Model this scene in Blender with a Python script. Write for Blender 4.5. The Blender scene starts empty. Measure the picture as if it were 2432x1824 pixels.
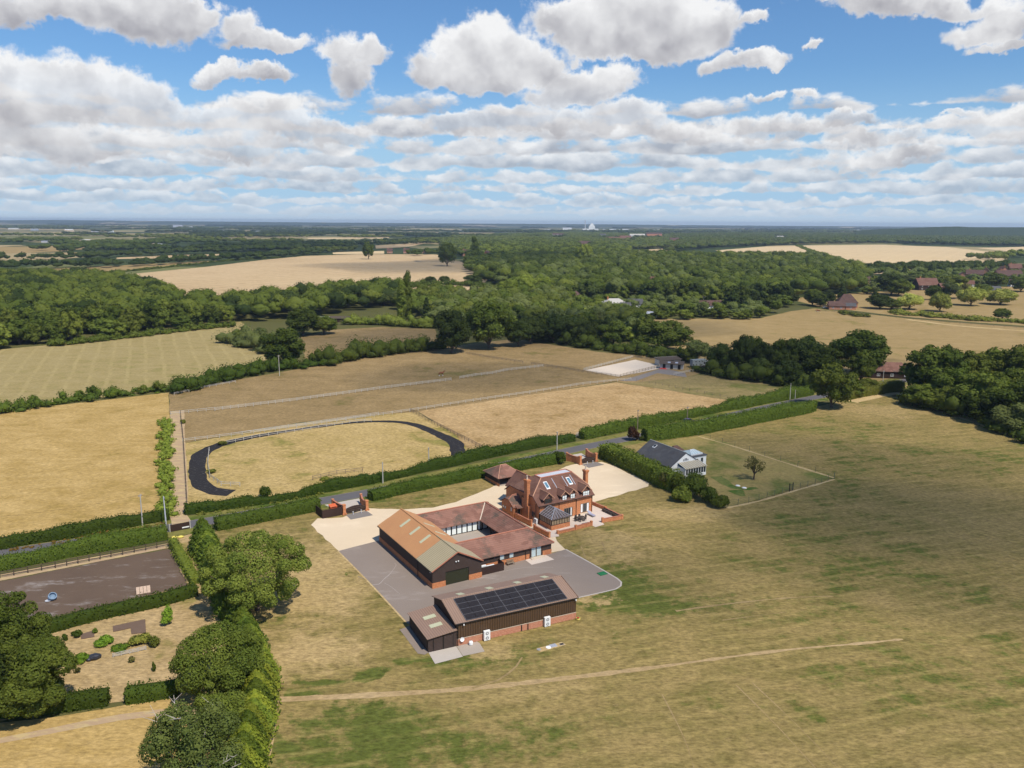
import bpy, math, random
import numpy as np
from mathutils import Vector, Matrix
SC = bpy.context.scene
COL = SC.collection
rnd = random.Random(7)
R = math.radians

# ------------------------------------------------------------------ camera (a drone 62 m above the farm)
CAM_H, FOC = 62.0, 1935.0
TH, RL = math.atan((912 - 528) / FOC), R(0.33)
cam = bpy.data.cameras.new('camera')
cam.sensor_width = 36.0
cam.lens = 36.0 * FOC / 2432.0
cam.clip_start, cam.clip_end = 1.0, 60000.0
camo = bpy.data.objects.new('camera', cam)
COL.objects.link(camo)
_r, _u = Vector((1, 0, 0)), Vector((0, math.sin(TH), math.cos(TH)))
_x, _y = _r * math.cos(RL) + _u * math.sin(RL), -_r * math.sin(RL) + _u * math.cos(RL)
_z = _x.cross(_y)
camo.matrix_world = Matrix(((_x.x, _y.x, _z.x, 0), (_x.y, _y.y, _z.y, 0), (_x.z, _y.z, _z.z, CAM_H), (0, 0, 0, 1)))
SC.camera = camo


def FD(u, v):
    a, b = u - 1216.0, v - 912.0
    a, b = a * math.cos(RL) + b * math.sin(RL), -a * math.sin(RL) + b * math.cos(RL)
    x, y = a / FOC, -b / FOC
    return Vector((x, math.cos(TH) + y * math.sin(TH), -math.sin(TH) + y * math.cos(TH)))


def FP(u, v, z=0.0):
    """ground position surveyed from the photograph (full-size pixel) at height z"""
    d = FD(u, v)
    t = (z - CAM_H) / d.z
    return Vector((d.x * t, d.y * t, z))


S = 1.0995


def D(x, y, z=0.0):
    return FP(x * S, y * S, z)


# ------------------------------------------------------------------ sun, sky, exposure
SUN_AZ, SUN_EL = R(-50), R(56)
SUN = Vector((math.cos(SUN_AZ) * math.cos(SUN_EL), math.sin(SUN_AZ) * math.cos(SUN_EL), math.sin(SUN_EL)))
sl = bpy.data.lights.new('sun', 'SUN')
sl.energy, sl.angle, sl.color = 5.0, R(0.5), (1.0, 0.93, 0.82)
so = bpy.data.objects.new('sun', sl)
COL.objects.link(so)
so.rotation_euler = (-SUN).to_track_quat('-Z', 'Y').to_euler()
so.location = (0, 0, 900)
SC.view_settings.view_transform = 'Standard'
SC.view_settings.look = 'None'
SC.view_settings.exposure = -0.1
SC.view_settings.gamma = 1.0
SC.render.film_transparent = False
SC.cycles.max_bounces = 6
SC.cycles.diffuse_bounces = 2
SC.cycles.glossy_bounces = 2
SC.cycles.transmission_bounces = 3
SC.cycles.volume_bounces = 0
SC.cycles.transparent_max_bounces = 6
SC.cycles.use_denoising = True
SC.cycles.adaptive_threshold = 0.02


class NT:
    """small node-tree writer"""

    def __init__(s, tree):
        s.t = tree
        s.n, s.l = tree.nodes, tree.links

    def node(s, kind, **kw):
        o = s.n.new(kind)
        for k, v in kw.items():
            setattr(o, k, v)
        return o

    def put(s, sock, v):
        if isinstance(v, bpy.types.NodeSocket):
            s.l.new(v, sock)
        elif v is not None:
            sock.default_value = v

    def m(s, op, a, b=None, c=None, clamp=False):
        o = s.node('ShaderNodeMath', operation=op, use_clamp=clamp)
        for i, v in enumerate((a, b, c)):
            s.put(o.inputs[i], v)
        return o.outputs[0]

    def v(s, op, a, b=None, out=0):
        o = s.node('ShaderNodeVectorMath', operation=op)
        s.put(o.inputs[0], a)
        if op == 'SCALE':
            s.put(o.inputs[3], b)
        else:
            s.put(o.inputs[1], b)
        return o.outputs['Value'] if op in ('LENGTH', 'DOT_PRODUCT', 'DISTANCE') else o.outputs[0]

    def mix(s, f, a, b, mode='MIX'):
        o = s.node('ShaderNodeMix', data_type='RGBA', blend_type=mode)
        s.put(o.inputs[0], f)
        s.put(o.inputs[6], a if isinstance(a, bpy.types.NodeSocket) else (*a, 1) if len(a) == 3 else a)
        s.put(o.inputs[7], b if isinstance(b, bpy.types.NodeSocket) else (*b, 1) if len(b) == 3 else b)
        return o.outputs[2]

    def ss(s, x, a, b):
        o = s.node('ShaderNodeMapRange', interpolation_type='SMOOTHSTEP')
        s.put(o.inputs[0], x)
        s.put(o.inputs[1], a)
        s.put(o.inputs[2], b)
        return o.outputs[0]

    def lin(s, x, a, b, c=0.0, d=1.0):
        o = s.node('ShaderNodeMapRange')
        for i, q in enumerate((x, a, b, c, d)):
            s.put(o.inputs[i], q)
        return o.outputs[0]

    def noise(s, vec, scale, detail=4.0, rough=0.55, dist=0.0, col=False):
        o = s.node('ShaderNodeTexNoise')
        s.put(o.inputs['Vector'], vec)
        o.inputs['Scale'].default_value = scale
        o.inputs['Detail'].default_value = detail
        o.inputs['Roughness'].default_value = rough
        o.inputs['Distortion'].default_value = dist
        return o.outputs['Color' if col else 'Fac']

    def map(s, vec, loc=(0, 0, 0), rot=(0, 0, 0), scale=(1, 1, 1)):
        o = s.node('ShaderNodeMapping')
        s.put(o.inputs[0], vec)
        o.inputs[1].default_value = loc
        o.inputs[2].default_value = rot
        o.inputs[3].default_value = scale
        return o.outputs[0]

    def comb(s, x, y, z=0.0):
        o = s.node('ShaderNodeCombineXYZ')
        for i, q in enumerate((x, y, z)):
            s.put(o.inputs[i], q)
        return o.outputs[0]

    def sep(s, v):
        o = s.node('ShaderNodeSeparateXYZ')
        s.put(o.inputs[0], v)
        return o.outputs


def make_world():
    w = bpy.data.worlds.new('World')
    SC.world = w
    w.use_nodes = True
    t = NT(w.node_tree)
    t.n.clear()
    out = t.node('ShaderNodeOutputWorld')
    bg = t.node('ShaderNodeBackground')
    t.l.new(bg.outputs[0], out.inputs[0])
    sky = t.node('ShaderNodeTexSky', sky_type='NISHITA', sun_disc=False)
    sky.sun_elevation = SUN_EL
    sky.sun_rotation = math.atan2(SUN.x, SUN.y)
    sky.altitude = 100
    sky.air_density, sky.dust_density, sky.ozone_density = 1.0, 0.6, 2.2
    dirv = t.node('ShaderNodeTexCoord').outputs['Generated']
    dx, dy, dz = t.sep(dirv)[0:3]
    az = t.m('MULTIPLY', t.m('ARCTAN2', dx, dy), 57.2958)
    el = t.m('MULTIPLY', t.m('ARCSINE', dz), 57.2958)
    p = t.comb(az, el, 0.0)
    # billow warp of the cloud outlines
    def nv(sc, de, ro):
        o = t.node('ShaderNodeSeparateColor')
        t.put(o.inputs[0], t.noise(p, sc, de, ro, col=True))
        return t.comb(*o.outputs[0:3])
    n1, n2 = nv(0.16, 5, 0.55), nv(0.75, 6, 0.62)
    warp = t.v('ADD', t.v('SCALE', t.v('SUBTRACT', n1, (.5, .5, .5)), 4.2), t.v('SCALE', t.v('SUBTRACT', n2, (.5, .5, .5)), 1.9))
    pw = t.v('ADD', p, warp)
    A = B = fld = None
    for (cx, cy, hw, hh, kb, wt) in CLOUDS:
        d = FD(cx * S, cy * S).normalized()
        ca, ce = math.degrees(math.atan2(d.x, d.y)), math.degrees(math.asin(d.z))
        q = t.v('MULTIPLY', t.v('SUBTRACT', pw, (ca, ce, 0)), (1 / (hw * .0326), 1 / (hh * .0326), 0))
        qm = t.v('MINIMUM', q, t.v('MULTIPLY', q, (1, kb, 1)))
        f = t.m('MULTIPLY', t.m('SUBTRACT', 1.0, t.v('LENGTH', qm)), wt)
        w_ = t.ss(f, -0.4, 0.6)
        yy = t.m('MULTIPLY', w_, t.sep(q)[1])
        A = w_ if A is None else t.m('ADD', A, w_)
        B = yy if B is None else t.m('ADD', B, yy)
        fld = f if fld is None else t.m('SMOOTH_MAX', fld, f, 0.12)
    yrel = t.m('DIVIDE', B, t.m('ADD', A, 0.02))
    # billows, lit from above: difference of the field a little higher up
    fine = t.noise(p, 0.55, 6, 0.62)
    bil = t.noise(t.v('ADD', p, t.v('SCALE', n2, 0.8)), 0.30, 3, 0.5)
    bilu = t.noise(t.v('ADD', p, t.v('ADD', t.v('SCALE', n2, 0.8), (0.5, 1.2, 0))), 0.30, 3, 0.5)
    dens = t.m('ADD', fld, t.m('MULTIPLY', t.m('SUBTRACT', fine, 0.52), 0.95))
    a1 = t.ss(dens, -0.04, 0.28)
    rel = t.m('MULTIPLY', t.m('SUBTRACT', bil, bilu), 1.7)
    lum = t.m('ADD', t.m('ADD', t.m('MULTIPLY', yrel, 0.62), 0.47), rel)
    lum = t.m('ADD', lum, t.m('MULTIPLY', t.ss(dens, 0.45, 0.0), 0.34), clamp=True)
    grey, white = (0.44, 0.435, 0.47), (1.0, 1.0, 1.0)
    c1 = t.mix(lum, grey, white)
    c = t.mix(1.0, sky.outputs[0], (0.076, 0.106, 0.134), 'MULTIPLY')
    c = t.mix(t.m('MULTIPLY', t.ss(el, 10.0, 1.0), .85), c, (0.43, 0.655, 0.90))
    # rows of flat based cumulus towards the horizon, the farthest first
    for i, (e0, h, fr, cov) in enumerate(((0.6, 0.6, 0.6, .66), (1.3, 0.8, 0.50, .64), (2.1, 0.95, 0.42, .64), (2.9, 1.1, 0.36, .62), (3.8, 1.25, 0.31, .62), (4.8, 1.4, 0.27, .60), (5.9, 1.5, 0.24, .54), (7.1, 1.6, 0.21, .34))):
        wob = t.m('MULTIPLY', t.sep(n1)[i % 3], 0.9)
        q = t.m('DIVIDE', t.m('SUBTRACT', t.m('ADD', el, wob), e0 + .45), h)
        N = t.noise(t.comb(t.m('MULTIPLY', az, fr), t.m('MULTIPLY', q, .62), 7.3 * i + 1.7), 1.0, 5, 0.56)
        Nl = t.noise(t.comb(t.m('MULTIPLY', az, fr), t.m('ADD', t.m('MULTIPLY', q, .62), .28), 7.3 * i + 1.7), 1.0, 2, 0.5)
        den = t.m('ADD', t.m('MULTIPLY', t.m('SUBTRACT', N, .5), 3.4), cov)
        den = t.m('SUBTRACT', den, t.m('MULTIPLY', t.m('MAXIMUM', q, 0.0), 0.95))
        den = t.m('SUBTRACT', den, t.m('MULTIPLY', t.m('MAXIMUM', t.m('MULTIPLY', q, -1), 0.0), 2.6))
        al = t.ss(den, -0.03, 0.36)
        lm = t.m('ADD', t.m('ADD', 0.38, t.m('MULTIPLY', q, 0.42)), t.m('MULTIPLY', t.m('SUBTRACT', N, Nl), 3.0), clamp=True)
        lm = t.m('ADD', lm, t.m('MULTIPLY', t.ss(den, .5, .0), .2), clamp=True)
        f = min(1, i / 6)
        lo = tuple(x + (y - x) * f for x, y in zip((0.47, 0.58, 0.71), (0.42, 0.44, 0.50)))
        hi = tuple(x + (y - x) * f for x, y in zip((0.84, 0.88, 0.93), (1.0, 1.0, 1.0)))
        c = t.mix(t.m('MULTIPLY', al, .80 + .15 * f), c, t.mix(lm, lo, hi))
    c = t.mix(t.m('MULTIPLY', a1, t.lin(el, 5, 9, 0.7, 0.97)), c, c1)
    hz = t.ss(el, 1.9, 0.0)
    c = t.mix(t.m('MULTIPLY', hz, 0.7), c, (0.64, 0.75, 0.87))
    t.l.new(c, bg.inputs[0])
    bg.inputs[1].default_value = 1.0


# measured on the photograph: centre, half width, half height, flatness of the base, weight
CLOUDS = [
    (130, 20, 150, 55, 1.6, 1), (290, 30, 170, 75, 1.5, 1), (430, 20, 60, 40, 1.4, .9),
    (520, 55, 50, 42, 1.3, .8), (590, 98, 105, 32, 1.7, .9), (655, 95, 40, 22, 1.4, .7),
    (745, 125, 42, 52, 1.2, .75), (800, 120, 42, 38, 1.2, .75), (765, 170, 48, 50, 1.2, .75),
    (485, 160, 52, 30, 1.5, .95), (585, 172, 62, 26, 1.5, .95),
    (940, 165, 90, 62, 1.7, 1.1), (1040, 130, 130, 82, 1.5, 1.2), (1140, 150, 95, 62, 1.6, 1.1), (1010, 185, 150, 36, 1.6, 1),
    (1240, 50, 110, 70, 1.4, 1.1), (1400, 45, 190, 85, 1.5, 1.2), (1510, 60, 100, 75, 1.4, 1.1), (1380, 100, 200, 50, 1.6, 1),
    (1260, 185, 120, 45, 1.5, 1), (1210, 215, 90, 34, 1.6, .9),
    (1575, 145, 48, 30, 1.5, .95), (1640, 132, 55, 22, 1.4, .85), (1625, 42, 28, 20, 1.3, .8), (1750, 100, 26, 10, 1.2, .5),
    (1820, 5, 90, 20, 1.3, .7), (2000, 5, 190, 34, 1.5, .85), (2150, 45, 70, 46, 1.4, 1), (2165, 88, 62, 20, 1.5, .8),
    (70, 220, 190, 90, 1.5, 1.1), (230, 215, 150, 70, 1.5, 1), (340, 245, 120, 48, 1.6, .9), (60, 300, 220, 40, 1.5, .9), (5, 140, 22, 30, 1.2, .7),
    (500, 262, 75, 46, 1.4, 1.05), (600, 272, 120, 48, 1.6, 1), (720, 290, 110, 34, 1.6, .9), (400, 305, 230, 30, 1.5, .8), (210, 320, 200, 34, 1.5, .8),
    (1000, 282, 110, 34, 1.5, .9), (1150, 270, 150, 42, 1.6, .95), (1330, 268, 150, 46, 1.6, .95), (1480, 290, 130, 38, 1.5, .85),
    (1655, 225, 34, 16, 1.3, .7), (1735, 218, 42, 17, 1.4, .75), (1840, 268, 66, 24, 1.5, .85), (1960, 305, 50, 20, 1.4, .7), (1690, 285, 120, 26, 1.5, .75),
    (1840, 312, 60, 26, 1.5, .8), (2060, 262, 30, 11, 1.3, .6), (2150, 290, 95, 36, 1.5, .9), (2205, 250, 40, 26, 1.4, .8), (1900, 345, 150, 24, 1.5, .8),
]
make_world()

# ------------------------------------------------------------------ materials
def mat(name, fn, rough=0.85, spec=0.25, bump=0.0, bdist=0.1, metal=0.0, transl=0.0):
    m = bpy.data.materials.new(name)
    m.use_nodes = True
    t = NT(m.node_tree)
    b = t.n['Principled BSDF']
    b.inputs['Roughness'].default_value = rough
    b.inputs['Specular IOR Level'].default_value = spec
    b.inputs['Metallic'].default_value = metal
    r = fn(t)
    col, h = r if isinstance(r, tuple) and len(r) == 2 else (r, None)
    if isinstance(col, tuple):
        col = (*col, 1)
    t.put(b.inputs['Base Color'], col)
    if h is not None and bump > 0:
        bp = t.node('ShaderNodeBump')
        bp.inputs['Strength'].default_value = bump
        bp.inputs['Distance'].default_value = bdist
        t.put(bp.inputs['Height'], h)
        t.l.new(bp.outputs[0], b.inputs['Normal'])
    if transl > 0:
        tr = t.node('ShaderNodeBsdfTranslucent')
        t.put(tr.inputs[0], t.mix(1.0, col, (1.0, 1.15, 0.6), 'MULTIPLY'))
        mx = t.node('ShaderNodeMixShader')
        mx.inputs[0].default_value = transl
        t.l.new(b.outputs[0], mx.inputs[1])
        t.l.new(tr.outputs[0], mx.inputs[2])
        t.l.new(mx.outputs[0], t.n['Material Output'].inputs[0])
    return m


def wpos(t):
    return t.node('ShaderNodeNewGeometry').outputs['Position']


def opos(t):
    return t.node('ShaderNodeTexCoord').outputs['Object']


def plain(name, c, var=0.15, sc=2.0, rough=0.7, spec=0.3, metal=0.0):
    def f(t):
        n = t.noise(opos(t), sc, 3)
        return t.mix(n, tuple(x * (1 - var) for x in c), tuple(min(1, x * (1 + var)) for x in c))
    return mat(name, f, rough, spec, metal=metal)


def field(name, ca, cb, cc, ang=0, streak=0.5, sc=0.02, gp=0.5, fine=0.35, lines=None, patches=(), pale=(), bump=0.5, long_=6.0):
    """dry grass: ca pale, cb mid, cc green; streaks run along ang; gp = how much green"""
    def f(t):
        P = wpos(t)
        w = t.v('ADD', P, t.v('SCALE', t.v('SUBTRACT', t.noise(P, 0.035, 3, col=True), (.5, .5, .5)), 14))
        st = t.map(w, rot=(0, 0, -R(ang)), scale=(1 / long_, 1.0, 1.0))
        big = t.noise(w, sc, 4, 0.6)
        mid = t.noise(st, 0.32, 5, 0.62)
        mid2 = t.noise(w, 0.13, 5, 0.65)
        fn = t.noise(t.map(P, rot=(0, 0, -R(ang)), scale=(0.45, 1, 1)), 2.2, 4, 0.7)
        fac = t.m('ADD', t.m('MULTIPLY', t.m('SUBTRACT', mid, 0.5), 3.2 * streak), t.m('MULTIPLY', t.m('SUBTRACT', mid2, 0.5), 2.4))
        fac = t.m('ADD', t.m('ADD', fac, 0.5), t.m('MULTIPLY', t.m('SUBTRACT', big, .5), 1.6), clamp=True)
        c = t.mix(fac, ca, cb)
        g = t.m('ADD', t.m('MULTIPLY', t.m('SUBTRACT', mid2, 0.5), 2.1), t.m('MULTIPLY', t.m('SUBTRACT', big, 0.5), 2.6))
        g = t.m('ADD', g, t.m('MULTIPLY', t.m('SUBTRACT', mid, 0.5), 0.55 * streak))
        for (px, py, rx, ry, amt) in patches:      # worn or watered spots of the turf, each where it lies
            q = t.v('MULTIPLY', t.v('SUBTRACT', w, (px, py, 0)), (1 / rx, 1 / ry, 0))
            ln = t.m('ADD', t.v('LENGTH', q), t.m('MULTIPLY', t.m('SUBTRACT', mid2, 0.5), 2.2))
            g = t.m('ADD', g, t.m('MULTIPLY', t.ss(ln, 1.0, 0.1), amt))
        if pale:
            g3 = t.m('SUBTRACT', t.noise(P, 0.42, 5, 0.68), 0.5)
            g = t.m('ADD', g, t.m('MULTIPLY', g3, 1.9))
            pl = None
            for (px, py, rx, ry, amt) in pale:
                ln = t.m('ADD', t.v('LENGTH', t.v('MULTIPLY', t.v('SUBTRACT', w, (px, py, 0)), (1 / rx, 1 / ry, 0))), t.m('MULTIPLY', t.m('ADD', g3, t.m('SUBTRACT', mid2, .5)), 1.6))
                q = t.m('MULTIPLY', t.ss(ln, 1.0, 0.3), amt)
                pl = q if pl is None else t.m('MAXIMUM', pl, q)
            pl = t.m('MAXIMUM', pl, t.m('MULTIPLY', t.ss(g3, 0.10, 0.24), 0.45))
            c = t.mix(pl, c, (0.43, 0.305, 0.14))
            g = t.m('SUBTRACT', g, t.m('MULTIPLY', pl, .8))
        gf = t.ss(g, 0.52 - gp, 1.02 - gp)
        c = t.mix(gf, c, cc)
        if lines:
            la, per, amp, wd = lines
            lx = t.sep(t.map(t.v('ADD', t.v('SCALE', P, .8), t.v('SCALE', w, .2)), rot=(0, 0, -R(la))))[1]
            wv = t.m('ABSOLUTE', t.m('SUBTRACT', t.m('FRACT', t.m('DIVIDE', lx, per)), 0.5))
            lm = t.m('MULTIPLY', t.ss(wv, wd, wd * 0.3), t.ss(mid2, 0.38, 0.6))
            c = t.mix(t.m('MULTIPLY', lm, amp), c, tuple(min(1, x * 1.5) for x in ca))
        fn2 = t.noise(P, 0.75, 5, 0.72)
        k = t.m('ADD', 1.0, t.m('ADD', t.m('MULTIPLY', t.m('SUBTRACT', fn, 0.5), 3.4 * fine), t.m('MULTIPLY', t.m('SUBTRACT', fn2, 0.5), 2.2 * fine)))
        c = t.mix(1.0, c, t.comb(k, k, k), 'MULTIPLY')
        return c, fn
    return mat(name, f, 0.95, 0.05, bump, 0.25)


LB = (1.62, 1.60, 1.15)


def leafmat(name, c, c2, transl=0.22):
    def f(t):
        at = t.node('ShaderNodeAttribute', attribute_name='tint').outputs['Fac']
        oi = t.node('ShaderNodeObjectInfo').outputs['Random']
        k = t.m('ADD', t.m('MULTIPLY', at, 0.6), t.m('MULTIPLY', oi, 0.4))
        n = t.noise(wpos(t), 0.9, 2, 0.6)
        col = t.mix(t.m('ADD', k, t.m('MULTIPLY', t.m('SUBTRACT', n, .5), .5), clamp=True), tuple(x * y for x, y in zip(c, LB)), tuple(x * y for x, y in zip(c2, LB)))
        b = t.m('ADD', 0.65, t.m('MULTIPLY', t.m('FRACT', t.m('MULTIPLY', oi, 7.31)), 0.65))
        return t.mix(1.0, col, t.comb(b, b, b), 'MULTIPLY')
    return mat(name, f, 0.75, 0.06, transl=transl)


def bricky(name, a, b, c):
    def f(t):
        P = opos(t)
        n = t.noise(t.map(P, scale=(1, 1, 2.6)), 2.6, 2, 0.8)
        n2 = t.noise(P, 0.5, 3)
        z = t.sep(P)[2]
        band = t.m('ABSOLUTE', t.m('SUBTRACT', t.m('FRACT', t.m('DIVIDE', z, 0.15)), 0.5))
        col = t.mix(t.ss(n, 0.35, 0.68), a, b)
        col = t.mix(t.m('MULTIPLY', t.ss(n2, 0.5, 0.75), 0.5), col, c)
        col = t.mix(t.m('MULTIPLY', t.ss(band, 0.38, 0.48), 0.35), col, (0.42, 0.34, 0.27))
        return col, n
    return mat(name, f, 0.9, 0.15, 0.3, 0.03)


def tiled(name, a, b, c, blot=0.5, sc=0.28):
    def f(t):
        P = opos(t)
        v = t.node('ShaderNodeTexVoronoi')
        v.inputs['Scale'].default_value = 0.8
        t.put(v.inputs['Vector'], t.map(t.v('ADD', P, t.v('SCALE', t.noise(P, 1.3, 3, col=True), 0.8)), scale=(1, 1, 1.4)))
        pv = t.sep(v.outputs['Color'])[0]
        n = t.noise(P, sc, 5, 0.65)
        n2 = t.noise(t.map(P, scale=(1, 1, 2)), 3.5, 3, 0.75)
        col = t.mix(t.m('ADD', t.m('MULTIPLY', pv, 0.65), t.m('MULTIPLY', n2, 0.35)), a, b)
        col = t.mix(t.m('MULTIPLY', t.ss(t.m('ADD', n, t.m('MULTIPLY', t.m('SUBTRACT', n2, .5), .35)), 0.50, 0.64), blot), col, c)
        z = t.sep(P)[2]
        band = t.m('ABSOLUTE', t.m('SUBTRACT', t.m('FRACT', t.m('DIVIDE', z, 0.2)), 0.5))
        k = t.m('ADD', 0.86, t.m('MULTIPLY', t.ss(band, 0.46, 0.2), 0.14))
        return t.mix(1.0, col, t.comb(k, k, k), 'MULTIPLY'), t.m('ADD', band, n2)
    return mat(name, f, 0.88, 0.15, 0.35, 0.05)


def ribbed(name, a, b, axis, per, rough=0.6, amp=0.22, sc=0.4):
    """profiled sheet or boarding: ribs across one object axis"""
    def f(t):
        P = opos(t)
        x = t.sep(P)[axis]
        w = t.m('ABSOLUTE', t.m('SUBTRACT', t.m('FRACT', t.m('DIVIDE', x, per)), 0.5))
        n = t.noise(P, sc, 5, 0.6)
        col = t.mix(n, a, b)
        k = t.m('ADD', 1 - amp, t.m('MULTIPLY', t.ss(w, 0.12, 0.34), amp))
        return t.mix(1.0, col, t.comb(k, k, k), 'MULTIPLY'), w
    return mat(name, f, rough, 0.3, 0.45, 0.06)


def ground_mat(name, a, b, sc, sc2, rough=0.9, c=None, spec=0.1, th=(0.55, 0.72)):
    def f(t):
        P = wpos(t)
        n = t.noise(P, sc, 5, 0.62)
        n2 = t.noise(P, sc2, 3, 0.7)
        col = t.mix(t.m('ADD', t.m('MULTIPLY', n, 0.7), t.m('MULTIPLY', n2, 0.3)), a, b)
        if c:
            col = t.mix(t.ss(t.noise(t.map(P, scale=(0.35, 1, 1), rot=(0, 0, R(-25))), sc * 2.2, 6, 0.72), *th), col, c)
        return col, n2
    return mat(name, f, rough, spec, 0.3, 0.05)


M = {}
M['brick'] = bricky('brick', (0.46, 0.155, 0.06), (0.62, 0.27, 0.12), (0.38, 0.13, 0.06))
M['pinkbrick'] = bricky('pink_brick', (0.42, 0.16, 0.09), (0.56, 0.27, 0.17), (0.5, 0.24, 0.13))
M['barn_tile'] = tiled('barn_tile', (0.178, 0.085, 0.062), (0.320, 0.168, 0.122), (0.120, 0.090, 0.068), 0.95, 0.26)
M['house_tile'] = tiled('house_tile', (0.125, 0.062, 0.045), (0.205, 0.105, 0.078), (0.22, 0.14, 0.10), 0.4)
M['red_tile'] = tiled('red_tile', (0.088, 0.054, 0.045), (0.145, 0.082, 0.068), (0.09, 0.062, 0.052), 0.5)
M['ridge'] = plain('ridge_tile', (0.42, 0.165, 0.10), 0.25, 3)
M['hip'] = plain('pale_hip_tile', (0.50, 0.27, 0.17), 0.2, 3)
M['slate'] = tiled('grey_slate', (0.075, 0.075, 0.08), (0.12, 0.118, 0.12), (0.09, 0.075, 0.07), 0.5, 0.4)
M['orange_sheet'] = ribbed('rusty_orange_sheet', (0.47, 0.22, 0.095), (0.58, 0.30, 0.13), 1, 0.3, 0.75, 0.10, 0.35)
M['cream_sheet'] = ribbed('new_cream_sheet', (0.40, 0.33, 0.20), (0.46, 0.385, 0.24), 1, 0.55, 0.7, 0.26)
M['brown_sheet'] = ribbed('brown_sheet', (0.27, 0.175, 0.125), (0.33, 0.215, 0.155), 0, 0.36, 0.6, 0.2)
M['brown_clad'] = ribbed('dark_brown_cladding', (0.085, 0.047, 0.024), (0.105, 0.06, 0.03), 0, 0.4, 0.6, 0.42)
M['board'] = ribbed('black_brown_weatherboard', (0.055, 0.036, 0.029), (0.083, 0.055, 0.045), 2, 0.22, 0.8, 0.35, 0.9)
M['timber'] = plain('dark_stained_timber', (0.042, 0.022, 0.017), 0.3, 2)
M['darkpost'] = plain('black_paint', (0.02, 0.016, 0.013), 0.2, 2)
M['greendoor'] = ribbed('olive_roller_door', (0.032, 0.034, 0.016), (0.036, 0.038, 0.018), 2, 0.12, 0.6, 0.2)
M['glass'] = plain('dark_glass', (0.03, 0.035, 0.04), 0.4, 1.0, 0.08, 0.8)
M['paleglass'] = plain('sky_reflecting_glass', (0.45, 0.55, 0.56), 0.12, 0.8, 0.12, 0.7)
M['blind'] = plain('white_blind_behind_glass', (0.80, 0.86, 0.84), 0.05, 0.6, 0.25, 0.5)
M['leadglass'] = ribbed('conservatory_glass', (0.10, 0.075, 0.07), (0.24, 0.19, 0.17), 0, 0.62, 0.12, 0.45, 0.7)
M['grp'] = plain('translucent_sheet', (0.50, 0.50, 0.33), 0.12, 3, 0.5)
M['white'] = plain('white_paint', (0.80, 0.80, 0.78), 0.04, 1, 0.55)
M['cream'] = plain('cream_stone', (0.60, 0.50, 0.38), 0.1, 3)
M['grey'] = plain('grey_metal', (0.30, 0.30, 0.31), 0.15, 2, 0.5)
M['palegrey'] = plain('pale_grey_felt', (0.52, 0.53, 0.57), 0.08, 1.2, 0.6)
M['zinc'] = plain('pale_lead', (0.35, 0.37, 0.42), 0.25, 2, 0.35, 0.5)
M['solar'] = plain('solar_cell', (0.026, 0.022, 0.022), 0.25, 0.7, 0.42, 0.25)
M['frame'] = plain('silver_rail', (0.13, 0.125, 0.13), 0.2, 3, 0.4)
M['wood'] = plain('weathered_wood', (0.23, 0.175, 0.12), 0.25, 3)
M['greywood'] = plain('grey_weathered_wood', (0.46, 0.43, 0.38), 0.2, 3)
M['darkwood'] = plain('dark_creosoted_wood', (0.085, 0.062, 0.045), 0.25, 3)
M['teak'] = plain('dark_rattan', (0.065, 0.052, 0.043), 0.3, 6)
M['orange'] = plain('orange_plastic', (0.62, 0.13, 0.045), 0.1, 2, 0.5)
M['red'] = plain('red_plastic', (0.45, 0.035, 0.03), 0.15, 2, 0.5)
M['yellow'] = plain('yellow_sack', (0.72, 0.60, 0.13), 0.2, 6)
M['palewood'] = plain('faded_boards', (0.50, 0.37, 0.28), 0.3, 5)
M['blue'] = plain('faded_blue_plastic', (0.17, 0.25, 0.35), 0.3, 3, 0.5)
M['blackbag'] = plain('black_plastic', (0.03, 0.032, 0.042), 0.4, 4, 0.35, 0.5)
M['greenmat'] = plain('green_plastic', (0.02, 0.17, 0.06), 0.2, 2, 0.6)
M['amberglass'] = plain('conservatory_window', (0.30, 0.225, 0.14), 0.45, 1.6, 0.2, 0.5)
M['meshgreen'] = plain('green_wire', (0.10, 0.12, 0.07), 0.2, 3)
M['sky_glass'] = plain('roof_window_glass', (0.10, 0.20, 0.27), 0.4, 3, 0.15, 0.6)
M['lounger'] = plain('blue_grey_cushion', (0.33, 0.33, 0.42), 0.1, 2)
M['bark'] = plain('bark', (0.12, 0.085, 0.06), 0.35, 4, 0.95)
M['deadwood'] = plain('bleached_dead_wood', (0.48, 0.42, 0.36), 0.2, 4)
M['horse'] = plain('chestnut_coat', (0.20, 0.07, 0.03), 0.25, 2)
M['carpaint'] = plain('dark_purple_paint', (0.07, 0.045, 0.085), 0.2, 1, 0.25, 0.6)
M['rubber'] = plain('tyre_rubber', (0.02, 0.02, 0.02), 0.2, 2, 0.9)
M['metalgrey'] = plain('grey_painted_panels', (0.25, 0.28, 0.29), 0.3, 0.6, 0.4, 0.4)
M['stone'] = ground_mat('pale_paving', (0.55, 0.45, 0.37), (0.66, 0.56, 0.47), 0.5, 3)
M['gravel'] = ground_mat('cream_gravel', (0.58, 0.45, 0.295), (0.74, 0.60, 0.425), 0.11, 6, 0.95, (0.80, 0.66, 0.47), th=(0.5, 0.8))
M['tarmac'] = ground_mat('yard_tarmac', (0.215, 0.172, 0.142), (0.285, 0.232, 0.192), 0.12, 2.5, 0.9, (0.33, 0.28, 0.245), th=(0.54, 0.72))
M['road'] = ground_mat('lane_asphalt', (0.10, 0.095, 0.10), (0.14, 0.132, 0.135), 0.2, 3, 0.85)
M['ramp'] = ground_mat('grey_block_paving', (0.19, 0.17, 0.155), (0.24, 0.21, 0.19), 0.5, 4)
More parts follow.
